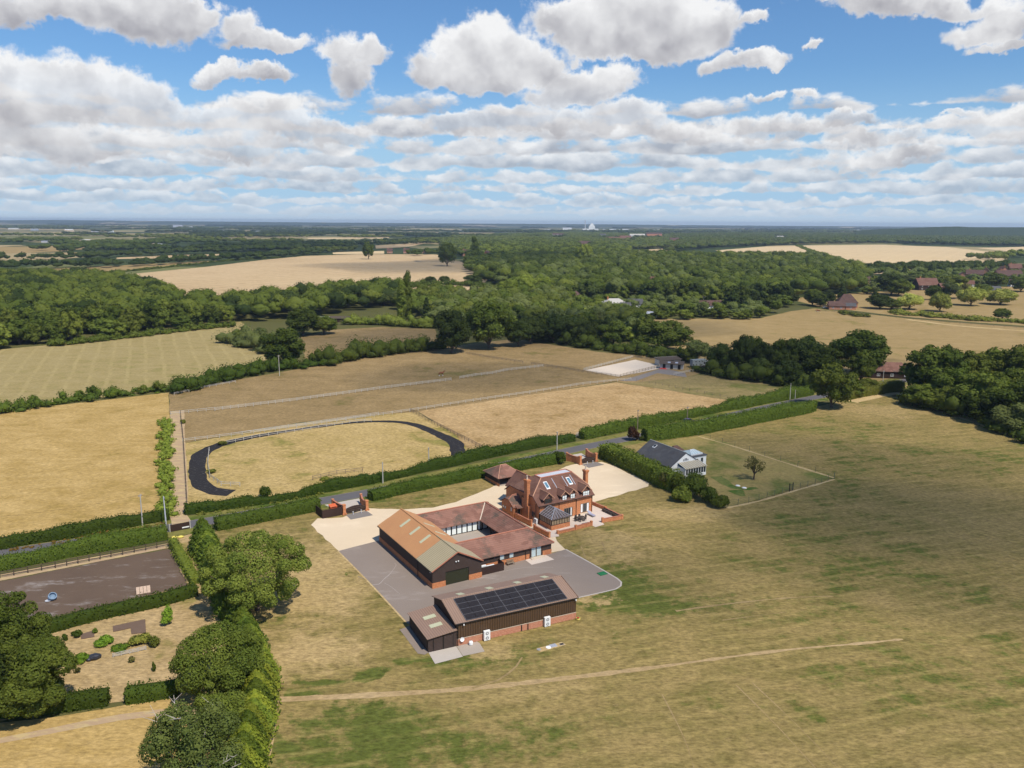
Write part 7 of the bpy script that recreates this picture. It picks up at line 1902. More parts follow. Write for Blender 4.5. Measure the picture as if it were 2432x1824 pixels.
for a in (('oak0', 612, 790, 704, 95, 'dark oak rising from the old hedgerow beside the leaning pole'), ('oak1', 655, 725, 664, 76, 'round oak behind the small paddock, left end'), ('grey0', 560, 748, 706, 46, 'pale willow in the scrub beside the dark oak'), ('mid0', 520, 738, 712, 40, 'small grey green bush tree before the left wood'),
          ('dark0', 976, 762, 664, 86, 'tall dark oak, left of the two middle oaks'), ('oak2', 1056, 752, 645, 108, 'broad oak, right of the two middle oaks'), ('conifer0', 922, 695, 638, 36, 'dark spruce behind the small paddock'), ('dark1', 952, 692, 650, 50, 'dark tree beside the spruce'), ('poplar0', 880, 690, 588, 20, 'slim poplar spire at the wood edge'), ('poplar0', 868, 692, 603, 20, 'second shorter poplar spire at the wood edge'), ('mid1', 700, 722, 680, 60, 'green tree above the stables behind the small paddock'),
          ('dark2', 1146, 742, 684, 62, 'dark tree right of the broad oak'), ('dark0', 1196, 740, 676, 70, 'dark tree behind the arena hedgerow, left'), ('dark1', 1244, 742, 682, 66, 'dark tree behind the arena hedgerow, right'), ('oak0', 1324, 750, 690, 72, 'rounded oak behind the hedgerow left of the spreading oak'), ('oak1', 1436, 757, 689, 116, 'wide spreading oak behind the sand arena'), ('grey0', 1504, 782, 732, 66, 'grey green tree behind the stables'), ('mid2', 1490, 784, 748, 40, 'small tree behind the horse box'),
          ('dark1', 1556, 806, 738, 58, 'dark tree between the horse box and the tree belt'), ('oak1', 1625, 806, 722, 56, 'oak behind the left end of the tree belt'), ('dark0', 1600, 810, 719, 60, 'dark tall tree at the left end of the tree belt'), ('dark1', 1648, 815, 735, 52, 'dark tree second from the left in the belt'), ('oak2', 1690, 812, 727, 62, 'oak in the middle of the dark belt'), ('dark2', 1735, 810, 720, 86, 'very dark oak in the middle of the belt'), ('oak0', 1850, 808, 708, 116, 'big domed oak above the red barn'), ('oak1', 1775, 828, 745, 96, 'oak low in the belt before the dark ones'), ('mid0', 1858, 826, 757, 56, 'lighter tree at the right end of the belt'), ('mid1', 1796, 880, 781, 94, 'lighter tree beside the lane at the belt front'), ('dark1', 1640, 820, 770, 50, 'low dark tree in front of the belt'), ('dark2', 1700, 832, 776, 60, 'low dark tree at the foot of the belt'),
          ('mid2', 1872, 846, 816, 46, 'low bush tree beside the lane'), ('mid0', 1846, 858, 826, 40, 'small bush tree at the lane side'),
          ('oak0', 2012, 862, 741, 120, 'domed dark oak at the left of the right wood'), ('mid0', 2085, 850, 752, 90, 'tree behind the domed oak in the right wood'), ('mid1', 2150, 848, 748, 100, 'green tree in the middle of the right wood'), ('oak1', 2060, 880, 790, 90, 'oak at the front of the right wood'), ('mid2', 2200, 858, 742, 96, 'light green tree at the right picture edge'), ('dark0', 2040, 846, 740, 50, 'dark tall crown in the right wood'), ('oak2', 2120, 900, 800, 96, 'oak at the front of the right wood, further right'), ('oak0', 2190, 920, 822, 100, 'oak at the front of the right wood, at the edge'), ('mid1', 2180, 890, 790, 80, 'lighter tree behind the edge oak'), ('mid0', 2000, 880, 828, 84, 'olive shrub tree at the left foot of the right wood'), ('mid2', 2058, 890, 832, 70, 'olive shrub tree at the foot of the right wood'), ('oak1', 2135, 915, 850, 80, 'dark shrub tree at the foot of the right wood'), ('grey1', 2195, 935, 868, 90, 'dusty shrub tree at the right edge foot'), ('oak2', 2260, 915, 800, 120, 'oak cut by the right picture edge'), ('mid1', 2270, 870, 745, 120, 'light tree cut by the right picture edge'),
          ('sparse0', 1628, 1036, 983, 46, 'small thin brown tree alone in the bungalow garden'),
          ('willow0', 1964, 668, 632, 50, 'pale weeping willow at the park edge, first from the left'), ('willow1', 2030, 673, 631, 42, 'pale weeping willow, second from the left'), ('willow0', 2097, 660, 617, 50, 'pale weeping willow, third from the left'), ('willow1', 2160, 658, 622, 54, 'pale weeping willow at the right edge'), ('willow0', 2072, 632, 610, 26, 'small yellow green willow behind the others'),
          ('brown0', 2084, 645, 610, 26, 'brown thin tree in the parkland'), ('grey0', 2050, 645, 606, 40, 'grey green tree in the parkland'), ('oak0', 2015, 648, 614, 30, 'dark oval tree in front of the dark roofed house'), ('dark0', 1925, 637, 588, 66, 'broad dark park tree left of the dark roofed house'), ('conifer0', 1818, 655, 608, 30, 'dark conifer left of the red house'), ('dark1', 1788, 660, 628, 30, 'dark tree by the red house yard'), ('oak2', 1755, 660, 622, 36, 'round tree by the red house yard, left'), ('oak1', 1772, 663, 632, 30, 'round tree by the red house yard, right'), ('dark2', 1900, 667, 634, 52, 'dark tree group right of the red house'), ('mid0', 1925, 668, 645, 40, 'green bush tree right of the red house'), ('conifer0', 1890, 645, 622, 22, 'small dark conifer behind the red house'), ('oak0', 2164, 690, 665, 32, 'round bush tree on the far right pasture'),
          ('dark0', 1120, 748, 690, 60, 'dark tree at the foot of the broad oak'), ('oak1', 1170, 736, 676, 64, 'dense oak behind the arena hedgerow, far left'), ('dark2', 1270, 748, 690, 56, 'dark tree beside the rounded oak'), ('mid0', 1940, 640, 600, 44, 'green garden tree left of the brown roofed house'), ('grey1', 1965, 620, 592, 40, 'grey green garden tree behind the brown roofed house'), ('mid2', 2062, 626, 592, 44, 'garden tree right of the brown roofed house'), ('oak1', 2150, 622, 588, 40, 'dark garden tree below the village roofs'), ('mid1', 2120, 640, 612, 36, 'tree beside the dark garage'), ('oak2', 2205, 630, 596, 40, 'tree at the right edge below the village'), ('conifer0', 1952, 605, 570, 22, 'tall dark conifer in the village gardens'), ('conifer0', 2010, 598, 568, 24, 'second tall conifer in the village gardens'), ('lime0', 1100, 648, 600, 56, 'sunlit pale green poplar grove, left crown'), ('lime1', 1135, 640, 590, 50, 'sunlit pale green poplar grove, right crown'), ('lime0', 1168, 638, 590, 44, 'pale green tree beside the grove'), ('lime1', 966, 575, 522, 42, 'pale willow at the corner of the stubble field'), ('poplar0', 1026, 570, 512, 16, 'tall dark poplar behind the stubble field'), ('oak0', 796, 560, 520, 26, 'round oak on the far field edge'),
          ('lime0', 1260, 575, 525, 40, 'lone pale green crown in the far wood'), ('grey1', 830, 660, 632, 50, 'pale grey tree among the dark middle trees'), ('lime1', 1055, 655, 628, 40, 'light green tree in the middle belt'),
          ('oak1', 930, 612, 596, 26, 'small oak at the foot of the stubble field, left'), ('oak2', 960, 612, 595, 24, 'small oak at the foot of the stubble field, middle'), ('dark0', 1022, 616, 592, 42, 'oak at the right foot of the stubble field'), ('mid0', 90, 604, 586, 54, 'bushy tree at the far field corner'), ('oak0', 5, 605, 586, 40, 'tree at the left edge by the far field')):
    T(*a)

# ------------------------------------------------------------------ woods: nearest trees one by one, the rest of each as one canopy


def inside(p, poly):
    c = False
    for k in range(len(poly)):
        a, b = poly[k], poly[k - 1]
        if (a[1] > p[1]) != (b[1] > p[1]) and p[0] < (b[0] - a[0]) * (p[1] - a[1]) / (b[1] - a[1]) + a[0]: c = not c
    return c


def scatter(poly, sp, rg, jit=.42):
    P = np.array(poly)
    x0, y0 = P.min(0); x1, y1 = P.max(0)
    out = []
    j = 0
    y = y0
    while y < y1:
        x = x0 + (sp * .5 if j % 2 else 0)
        while x < x1:
            q = (x + rg.uniform(-jit, jit) * sp, y + rg.uniform(-jit, jit) * sp)
            if inside(q, poly): out.append(q)
            x += sp
        y += sp * .87; j += 1
    return out


def canopy(name, pts, hr, rr_, m, leaf, nl, seed, label, cat='woodland'):
    """many crowns as one mass"""
    rg = np.random.default_rng(seed)
    bc, br = [], []
    for (x, y) in pts:
        h = rg.uniform(*hr); r = rg.uniform(*rr_)
        bc.append((x, y, h * .62)); br.append((r, r, h * .38))
        for k in range(3):
            a = rg.uniform(0, 6.28)
            bc.append((x + math.cos(a) * r * .6, y + math.sin(a) * r * .6, h * rg.uniform(.5, .8))); br.append((r * .5, r * .5, h * .2))
    bc, br = np.array(bc), np.array(br)
    n = nl * len(pts)
    p = br[:, 0] * br[:, 2]; p /= p.sum()
    k = rg.choice(len(bc), n, p=p)
    d = rg.normal(size=(n, 3)); d[:, 2] = np.abs(d[:, 2]) * 1.2 - .35
    d /= np.linalg.norm(d, axis=1)[:, None]
    C = bc[k] + d * br[k] * rg.uniform(.85, 1.1, (n, 1))
    N = d + rg.normal(size=d.shape) * .32; N[:, 2] += .1; N /= np.linalg.norm(N, axis=1)[:, None]
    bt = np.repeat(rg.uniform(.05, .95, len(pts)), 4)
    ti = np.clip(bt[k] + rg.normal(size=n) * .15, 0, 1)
    v, f = ICO1
    cv = np.concatenate([bc[q] + v * br[q] * .9 for q in range(len(bc))])
    cf = np.concatenate([f + q * len(v) for q in range(len(bc))])
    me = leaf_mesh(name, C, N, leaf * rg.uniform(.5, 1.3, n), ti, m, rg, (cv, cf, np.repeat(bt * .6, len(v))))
    return tag(link(name, me), label, cat, kind='stuff')


def proj(p):
    q = Vector((p[0], p[1], (p[2] if len(p) > 2 else 0) - CAM_H))
    f = q.dot(-_z)
    return (1216 + FOC * q.dot(_x) / f) / S, (912 - FOC * q.dot(_y) / f) / S


# gaps in the trees before houses the photograph shows: (x, ground y, half width, depth in front)
GAPS = [(1828, 664, 42, 16), (1328, 668, 34, 13), (1355, 674, 20, 12), (1400, 684, 20, 10), (1240, 652, 10, 18), (1412, 622, 14, 12), (1526, 660, 12, 10), (1532, 667, 20, 9), (1565, 662, 12, 10), (1998, 626, 30, 9), (2104, 602, 24, 5), (2128, 596, 18, 3), (2176, 604, 30, 6), (2165, 595, 16, 6), (2190, 588, 22, 6), (2078, 604, 12, 8), (1868, 612, 8, 8), (2140, 633, 20, 8), (735, 695, 30, 10), (2062, 613, 12, 6), (2090, 622, 12, 6), (2146, 612, 12, 5), (2192, 619, 12, 6), (1950, 613, 10, 6),
        (1345, 521, 26, 6), (1380, 516, 22, 5), (1412, 512, 24, 5), (1205, 513, 14, 5), (1262, 532, 12, 7), (842, 547, 14, 5), (880, 547, 16, 5), (1007, 553, 14, 6), (1052, 556, 12, 6), (1456, 524, 10, 5), (1685, 515, 16, 4)]


def hides(q):
    x, y = proj(q)
    return any(abs(x - g[0]) < g[2] and g[1] - 3 < y < g[1] + g[3] for g in GAPS)


def wood(name, poly_d, sp, hr, rr_, keys, n_single, label, mass_m, seed, leaf=1.5, nl=55, name1='tree', mass_label=None):
    rg = np.random.default_rng(seed)
    pts = [q for q in scatter(DL(*poly_d), sp, rg) if not hides(q)]
    pts.sort(key=lambda q: math.hypot(*q) + rg.uniform(0, 18))
    for k, q in enumerate(pts[:n_single]):
        h, r = rg.uniform(*hr), rg.uniform(*rr_)
        tree(keys[int(rg.integers(len(keys)))], q, h, r, label, group=label + 's', name=name1)
    rest = pts[n_single:]
    if rest:
        ms = mass_m if isinstance(mass_m, (list, tuple)) else [mass_m]
        for i, m_ in enumerate(ms):
            sub = rest[i::len(ms)]
            canopy('woodland', sub, hr, (rr_[0] * 1.0, rr_[1] * 1.05), m_, leaf, nl, seed + 50 + i, (mass_label or label.replace('tree', 'crowns')) + ('', ', lighter crowns', ', other scattered crowns', ', further mixed crowns', ', palest crowns')[i])


wood('w', [(-100, 762), (130, 744), (270, 727), (400, 711), (520, 699), (640, 690), (690, 690), (720, 682), (850, 660), (880, 640), (860, 622), (700, 642), (600, 657), (400, 668), (372, 645), (330, 622), (200, 611), (0, 606), (-100, 606)], 10.6, (7.5, 17), (4.8, 8.0), ['oakfar0', 'oakfar1', 'midfar0', 'oakfar2', 'midfar1', 'midfar2', 'oakfar0'], 66, 'rounded oak at the front of the left wood', ['leaf_oak', 'leaf_mid', 'leaf_dark', 'leaf_mid'], 601, .95, 200)
wood('w', [(850, 665), (905, 694), (940, 700), (1000, 722), (1110, 722), (1130, 712), (1300, 735), (1400, 742), (1410, 722), (1350, 692), (1285, 684), (1250, 655), (1120, 622), (1030, 648), (890, 640)], 10, (8, 14), (4.2, 7.0), ['darkfar0', 'oakfar1', 'midfar0', 'greyfar0', 'limefar0', 'oakfar2', 'darkfar1', 'midfar1'], 30, 'mixed tree in the green belt behind the middle oaks', ['leaf_oak', 'leaf_mid', 'leaf_grey'], 602, 1.0, 170)
wood('w', [(1030, 612), (1120, 622), (1250, 652), (1330, 648), (1450, 655), (1560, 668), (1690, 668), (1730, 640), (1860, 636), (1875, 608), (1850, 586), (1790, 570), (1700, 562), (1600, 562), (1480, 562), (1360, 556), (1290, 556), (1180, 560), (1060, 575)], 13, (8, 18.5), (5.4, 9.4), ['darkfar0', 'oakfar1', 'oakfar0', 'midfar0', 'darkfar1', 'darkfar2'], 36, 'dark broadleaf tree in the wood behind the white house', ['leaf_oak', 'leaf_mid', 'leaf_mid', 'leaf_oak', 'leaf_grey'], 603, 1.2, 150)
wood('w', [(1010, 600), (1060, 575), (1180, 560), (1290, 556), (1360, 556), (1360, 540), (1280, 528), (1150, 523), (1040, 530), (1010, 545)], 13, (10, 15), (6, 8.5), ['darkfar0'], 0, 'dark tree', ['leaf_oak', 'leaf_mid'], 604, 1.8, 80, mass_label='dark far wood sloping up behind the stubble field')
wood('w', [(1000, 545), (1040, 530), (1150, 523), (1280, 528), (1360, 540), (1450, 536), (1560, 534), (1560, 514), (1440, 509), (1250, 504), (1000, 512), (950, 524), (960, 540)], 19, (9, 14), (8, 12), ['darkfar0'], 0, 'dark tree', ['leaf_mid', 'leaf_oak', 'leaf_grey'], 605, 2.4, 60, mass_label='far mixed wood with scattered roofs')
wood('w', [(1440, 545), (1560, 535), (1640, 532), (1740, 528), (1900, 526), (2060, 530), (2260, 534), (2300, 515), (2000, 507), (1700, 505), (1450, 508)], 22, (10, 16), (9, 13), ['darkfar0'], 0, 'dark tree', ['leaf_mid', 'leaf_oak', 'leaf_grey'], 606, 2.8, 50, mass_label='long far wood above the cream fields')
wood('w', [(1870, 636), (1900, 600), (1860, 590), (1990, 592), (2100, 590), (2300, 580), (2300, 612), (2150, 618), (2000, 628)], 15, (6, 11), (4, 6.5), ['oakfar1', 'midfar0', 'greyfar0', 'darkfar1', 'limefar1', 'midfar2', 'greyfar1'], 46, 'garden tree among the village houses', ['leaf_mid', 'leaf_grey'], 607, 1.3, 80)
wood('w', [(1200, 676), (1260, 700), (1380, 695), (1500, 690), (1640, 690), (1700, 672), (1560, 664), (1400, 652), (1280, 655)], 11, (5, 9.5), (3.4, 5.6), ['midfar0', 'oakfar1', 'greyfar0', 'midfar1', 'limefar0', 'oakfar0'], 42, 'garden tree around the white house', ['leaf_mid', 'leaf_grey'], 608, 1.0, 120)
wood('w', [(1850, 590), (1860, 580), (1960, 578), (2080, 576), (2170, 574), (2200, 584), (2080, 588), (1960, 590)], 12, (7, 12), (4, 6), ['oakfar1', 'midfar0', 'darkfar1'], 0, 'round tree along the edge of the cream field', ['leaf_oak'], 609, 1.3, 80)
# tree lines between the far left fields
for i, (cl, w_, l) in enumerate(((((0, 582), (130, 579), (300, 574), (480, 563), (600, 556), (680, 549)), 40, 'dark tree line along the narrow buff field'), (((-40, 562), (160, 560), (300, 553), (470, 546), (600, 540), (720, 533), (900, 527), (1000, 520)), 60, 'dark tree belt across the far left fields'), (((130, 545), (330, 541), (500, 536), (640, 530), (760, 525), (900, 521), (960, 517)), 60, 'second far dark tree belt'), (((610, 552), (700, 545), (760, 542)), 60, 'bushy copse at the top left of the stubble field'), (((890, 552), (960, 548), (1010, 555)), 40, 'garden trees before the red roofs'), (((1585, 556), (1660, 558), (1720, 558), (1770, 556)), 40, 'trees at the foot of the left cream field'), (((2120, 562), (2180, 556), (2240, 552), (2320, 556)), 50, 'trees at the right end of the cream field'))):
    P = smooth(DL(*cl), 12)
    rg = np.random.default_rng(700 + i)
    pts = [(p[0] + rg.normal() * w_ * .2, p[1] + rg.normal() * w_ * .4) for p in P for _ in range(3) if rg.uniform() < .8]
    canopy('tree_belt', pts, (7, 14), (5, 9), 'leaf_dark' if i < 3 else 'leaf_mid', 2.2, 34, 710 + i, l, 'tree belt')

# ------------------------------------------------------------------ houses beyond the farm


def house(x, y, w, d, h, rz, label, wall='pinkbrick', roof='red_tile', chim=1, hip=False, name='house', wins=3, rh=None, cat='house', storeys=2):
    p = D(x, y)
    o = thing(name, label, cat, (p.x, p.y, 0), R(rz))
    rh = rh or d * .42
    b = MB(); b.box(-w / 2, -d / 2, 0, w / 2, d / 2, h)
    if not hip:
        for s in (-1, 1):
            xx = s * (w / 2 - .02)
            b.add([(xx, -d / 2, h), (xx, d / 2, h), (xx, 0, h + rh - .1)], [[0, 1, 2]])
    b.build('wall', wall, o)
    b = MB(); e = .5; z0 = h - .2
    ins = d * .45 if hip else -e
    A1, A2, A3, A4 = (-w / 2 - e, -d / 2 - e, z0), (w / 2 + e, -d / 2 - e, z0), (w / 2 + e, d / 2 + e, z0), (-w / 2 - e, d / 2 + e, z0)
    r1, r2 = (-w / 2 + ins, 0, h + rh), (w / 2 - ins, 0, h + rh)
    b.slab([A1, A2, r2, r1], .15); b.slab([A3, A4, r1, r2], .15)
    if hip: b.slab([A2, A3, r2], .15); b.slab([A4, A1, r1], .15)
    rf = b.build('roof', roof, o)
    for k in range(chim):
        cx = (-w * .3, w * .3)[k % 2]
        b = MB(); b.box(cx - .45, -.35, h + rh * .4, cx + .45, .35, h + rh + 1.1); b.box(cx - .55, -.45, h + rh + 1.1, cx + .55, .45, h + rh + 1.25); b.build('chimney', 'brick', rf)
    for st in range(storeys if h > 3.5 else 1):
        for k in range(wins):
            xx = -w / 2 + w * (k + .5) / wins
            z = .9 + st * 2.6
            if z + 1.2 < h: window(o, xx - .6, xx + .6, z, z + 1.2, -d / 2 - .005, 'glass', 'white', 2, fw=.12)
    return o


house(1828, 664, 14, 10, 4.2, -12, 'red brick house with a steep pyramid roof on the park edge', hip=True, rh=6.0, chim=0)
house(1806, 668, 11, 7, 3.0, -12, 'low red brick outbuilding in front of the pyramid roofed house', chim=0, wins=2)
house(1836, 668.5, 7, 5, 2.8, -12, 'small dark roofed extension of the red park house', roof='slate', chim=0, wins=1)
house(1326, 668, 16, 10, 5.2, 8, 'white rendered house with shallow hipped roof among the trees', 'white', 'greywood', 1, True, rh=2.8)
house(1306, 676, 7, 6, 3.0, 8, 'low white annexe left of the white house', 'white', 'greywood', 0)
house(1350, 674, 7, 7, 4.0, 8, 'white wing at the right of the white house', 'white', 'slate', 0)
house(1372, 668, 10, 8, 4.4, -5, 'grey roofed house right of the white house', 'white', 'slate', 0)
house(1400, 684, 15, 5, 2.4, -4, 'low greenhouse like shed at the pasture edge', 'greywood', 'zinc', 0, wins=4, rh=1.2, name='shed', cat='shed')
house(1240, 652, 12, 9, 4.6, 70, 'house with bright red brick gable in the trees', chim=0)
house(1412, 622, 18, 10, 6.0, 10, 'large house with dark brown roof deep in the wood', roof='house_tile', hip=True, rh=5)
house(1526, 660, 8, 8, 6.0, 80, 'cream gabled house behind the garden trees', 'white', 'red_tile', 0)
house(1532, 667, 18, 8, 3.0, 4, 'long low red roofed house in the garden trees', 'white', 'red_tile', 0)
house(1565, 662, 9, 7, 4.0, 0, 'pale flat looking house right of the cream gable', 'white', 'slate', 0, rh=1.6)
house(1998, 626, 20, 12, 5.0, 5, 'broad house with a dark brown roof and white windows', 'timber', 'house_tile', 1, rh=6.5)
house(2040, 628, 12, 8, 4, 5, 'dark lower wing of the brown roofed house', 'timber', 'house_tile', 0)
house(2104, 602, 18, 10, 5.5, -25, 'red tiled village house with a tall chimney', chim=1, rh=5)
house(2128, 596, 14, 10, 5.5, 60, 'second red tiled village house behind the first', chim=1, rh=5)
house(2078, 604, 10, 9, 5, 70, 'red brick gable end at the left of the village', chim=0)
house(2176, 604, 30, 12, 5.0, 4, 'long red tiled village house at the right edge', chim=1, rh=6)
house(2165, 595, 14, 10, 6.0, 80, 'tall village house with dark gable at the right', roof='house_tile', rh=5.5)
house(2190, 588, 16, 10, 6.0, -5, 'dark roofed village house above the long red roof', roof='house_tile', rh=5.5)
house(2205, 592, 10, 8, 4.0, 10, 'small village house cut by the right edge', chim=0)
house(2062, 613, 11, 8, 4.6, 15, 'small brick house left of the village roofs', roof='house_tile')
house(2090, 622, 10, 8, 4.4, -20, 'white rendered village house under the red roofs', 'white', 'house_tile')
house(2146, 612, 12, 8, 4.6, 30, 'brown roofed brick house in the middle of the village', roof='house_tile')
house(2192, 619, 11, 8, 4.2, -10, 'pale village house near the right edge', 'white', 'red_tile', 0)
house(1950, 613, 9, 8, 4.4, 70, 'lone brick house in trees left of the brown roofed house', roof='house_tile')
house(1868, 612, 10, 8, 4.0, 0, 'orange roofed house half hidden by the wood edge', chim=0)
house(2140, 633, 16, 8, 3.2, 5, 'low dark garage near the white vans', roof='slate', wall='timber', chim=0)
house(1920, 814, 16, 8, 3.2, -8, 'long brown tiled barn beyond the lane, half behind trees', 'timber', 'barn_tile', 0, True, name='barn', cat='barn', rh=3.0)
house(735, 695, 12, 5, 2.6, 3, 'dark open fronted stables behind the small paddock', 'timber', 'darkwood', 0, name='stable', cat='stable', rh=1.0, wins=0)
house(712, 694, 14, 5, 2.4, 3, 'low pale roofed shed beside the dark stables', 'wood', 'greywood', 0, name='shed', cat='shed', rh=.8, wins=0)
house(842, 547, 11, 8, 4.6, 5, 'red brick cottage before the far field, left of its pair', rh=5)
house(878, 547, 12, 8, 4.6, 5, 'red brick cottage before the far field, right of its pair', rh=5)
house(912, 547, 12, 9, 4, 5, 'small red roofed cottage by the far field', rh=4)
house(1007, 553, 16, 12, 6, 5, 'red brick house beside the tall poplar', rh=6)
house(1052, 556, 14, 12, 6, 70, 'red gabled house at the wood edge above the stubble', rh=6)
for i, (x, y, w, d, h, wl, rf, l) in enumerate(((1330, 521, 70, 22, 9, 'timber', 'house_tile', 'large brown roofed block in the far wood'), (1350, 520, 40, 24, 12, 'timber', 'house_tile', 'second brown roofed block in the far wood'), (1376, 516, 60, 20, 14, 'white', 'greywood', 'pale many windowed block in the far wood'), (1412, 512, 70, 26, 14, 'pinkbrick', 'red_tile', 'wide tan roofed building in the far wood'), (1302, 514, 24, 14, 12, 'white', 'slate', 'white cube like house in the far wood'), (1205, 513, 46, 20, 12, 'white', 'red_tile', 'pale house with tan roof at the far wood top'), (1262, 532, 34, 16, 8, 'pinkbrick', 'red_tile', 'red roofed house in the far wood'), (1456, 524, 30, 14, 10, 'pinkbrick', 'red_tile', 'brick house at the right of the far wood buildings'), (1685, 515, 26, 12, 5, 'cream', 'greywood', 'white building above the cream field'))):
    house(x, y, w, d, h, 4, l, wl, rf, 0, wins=6, rh=6)
# village vans and cars
for i, (x, y, l) in enumerate(((2165, 636, 'white caravan parked by the dark garage'), (2150, 637, 'white van parked by the dark garage'))):
    p = D(x, y)
    o = thing('parked_van', l, 'van', (p.x, p.y, .05), R(8))
    b = MB(); b.add([(-3, -1.1, .5), (2.4, -1.1, .5), (3.0, -1.1, 1.3), (2.0, -1.1, 2.7), (-3, -1.1, 2.7), (-3, 1.1, .5), (2.4, 1.1, .5), (3.0, 1.1, 1.3), (2.0, 1.1, 2.7), (-3, 1.1, 2.7)], [[0, 1, 2, 3, 4], [9, 8, 7, 6, 5], [0, 5, 6, 1], [1, 6, 7, 2], [2, 7, 8, 3], [3, 8, 9, 4], [4, 9, 5, 0]]); b.build('body', 'white', o)
    box('window', 'glass', o, 1.0, -1.14, 1.6, 1.9, -1.105, 2.2)
    for xx in (-1.7, 1.6):
        for s in (-1, 1):
            w = MB().lathe((0, 0, -.12), [(.34, 0), (.38, .04), (.38, .2), (.34, .24)], 10).build('wheel', 'rubber', o); w.location = (xx, s * .98, .38); w.rotation_euler = (R(90), 0, 0)
car(D(1782, 666), R(10), 'silver car parked in the red house yard', 'zinc'); car(D(1790, 665), R(100), 'red car parked in the red house yard', 'red'); car(D(1945, 633), R(5), 'pale blue car parked by the brown roofed house', 'blue'); car(D(2110, 637), R(5), 'dark car parked under the village trees', 'carpaint')

# ------------------------------------------------------------------ hills and the far country
RG = np.random.default_rng(77)


def upland(name, prof, y0, depth, label, hscale=1.0, seed=1, n=160, ny=9):
    """a low wooded rise: prof = list of (photo x, photo y of the skyline)"""
    rg = np.random.default_rng(seed)
    xs_, zs_ = [], []
    for x, y in prof:
        d = FD(x * S, y * S)
        t = y0 / d.y
        xs_.append(d.x * t); zs_.append(max(1.0, CAM_H + d.z * t))
    X = np.linspace(xs_[0], xs_[-1], n)
    Z = np.interp(X, xs_, zs_)
    vs, fs = [], []
    for j in range(ny):
        f = j / (ny - 1)
        k = math.sin(math.pi * min(1, f * .98 + .02) * .5) if f < .5 else 1 - (f - .5) * .4
        k = math.sin(math.pi * f)
        for i in range(n):
            vs.append((X[i] * (1 + (f - .5) * depth / y0), y0 + (f - .5) * depth, -2 + Z[i] * k + (rg.normal() * .5 if 0 < j < ny - 1 else 0)))
    for j in range(ny - 1):
        for i in range(n - 1): fs.append([j * n + i, j * n + i + 1, (j + 1) * n + i + 1, (j + 1) * n + i])
    return tag(MB().add(vs, fs).build(name, 'hill'), label, 'hill', kind='structure')


def _hill(t):
    P = wpos(t)
    n = t.noise(t.map(P, scale=(.5, .25, 0)), .0022, 4, .6)
    n2 = t.noise(P, .02, 4, .7)
    c = t.mix(n2, (0.020, 0.034, 0.014), (0.055, 0.075, 0.03))
    return t.mix(t.ss(n, .60, .66), c, (0.32, 0.26, 0.16)), n2


M['hill'] = mat('far_hill', _hill, .95, .05)
upland('hills', [(-300, 474), (0, 475.5), (120, 474.8), (300, 476.8), (430, 478), (600, 479.5), (800, 481), (1000, 482.5), (1300, 484.2), (1600, 487), (2000, 489.5), (2500, 491.5)], 13200, 1800, 'low blue hills along the horizon', seed=2, n=260)
upland('hills', [(-300, 487), (0, 486), (200, 488), (420, 487), (700, 490), (1000, 491), (1200, 493)], 9000, 1600, 'nearer blue rise on the left horizon', seed=3, n=200)
upland('hill', [(1850, 497), (1900, 494), (1950, 492.5), (2000, 490.5), (2040, 488.8), (2070, 488.4), (2110, 490.5), (2212, 490.5), (2350, 491)], 4600, 1500, 'dark wooded ridge on the right horizon', seed=4, n=220)
# hedgerow trees and woods of the far plain, as one
vs_, n0 = [], 0
for i, (dist, cnt) in enumerate(((1900, 130), (2600, 170), (3500, 200), (4800, 210), (6500, 200), (8800, 150))):
    pts = []
    for k in range(cnt // 6):
        cx = RG.uniform(-.72, .70) * dist
        cy = dist * RG.uniform(.88, 1.25)
        if dist < 2300 and (cx > -300 or cx < -1100): cx = RG.uniform(-1300, -450)
        if dist < 4000 and cx > dist * .02: cx -= dist * .5
        L = RG.uniform(80, 420) * dist / 3000
        an = RG.uniform(-.35, .35)
        m_ = int(L / (9 * dist / 2000)) + 2
        for q in range(m_):
            f = q / m_ - .5
            pts.append((cx + math.cos(an) * L * f, cy + math.sin(an) * L * f + RG.normal() * 14))
    sc = dist / 2000
    canopy('far_trees', pts, (9, 14 + 1.5 * sc), (6 * sc + 2, 10 * sc + 3), ('leaf_oak', 'leaf_mid', 'leaf_dark')[i % 3], 3.0 * sc, 18, 800 + i, f'hedgerow trees of the plain about {("two", "three", "four", "five", "seven", "nine")[i]} kilometres away', 'far trees')

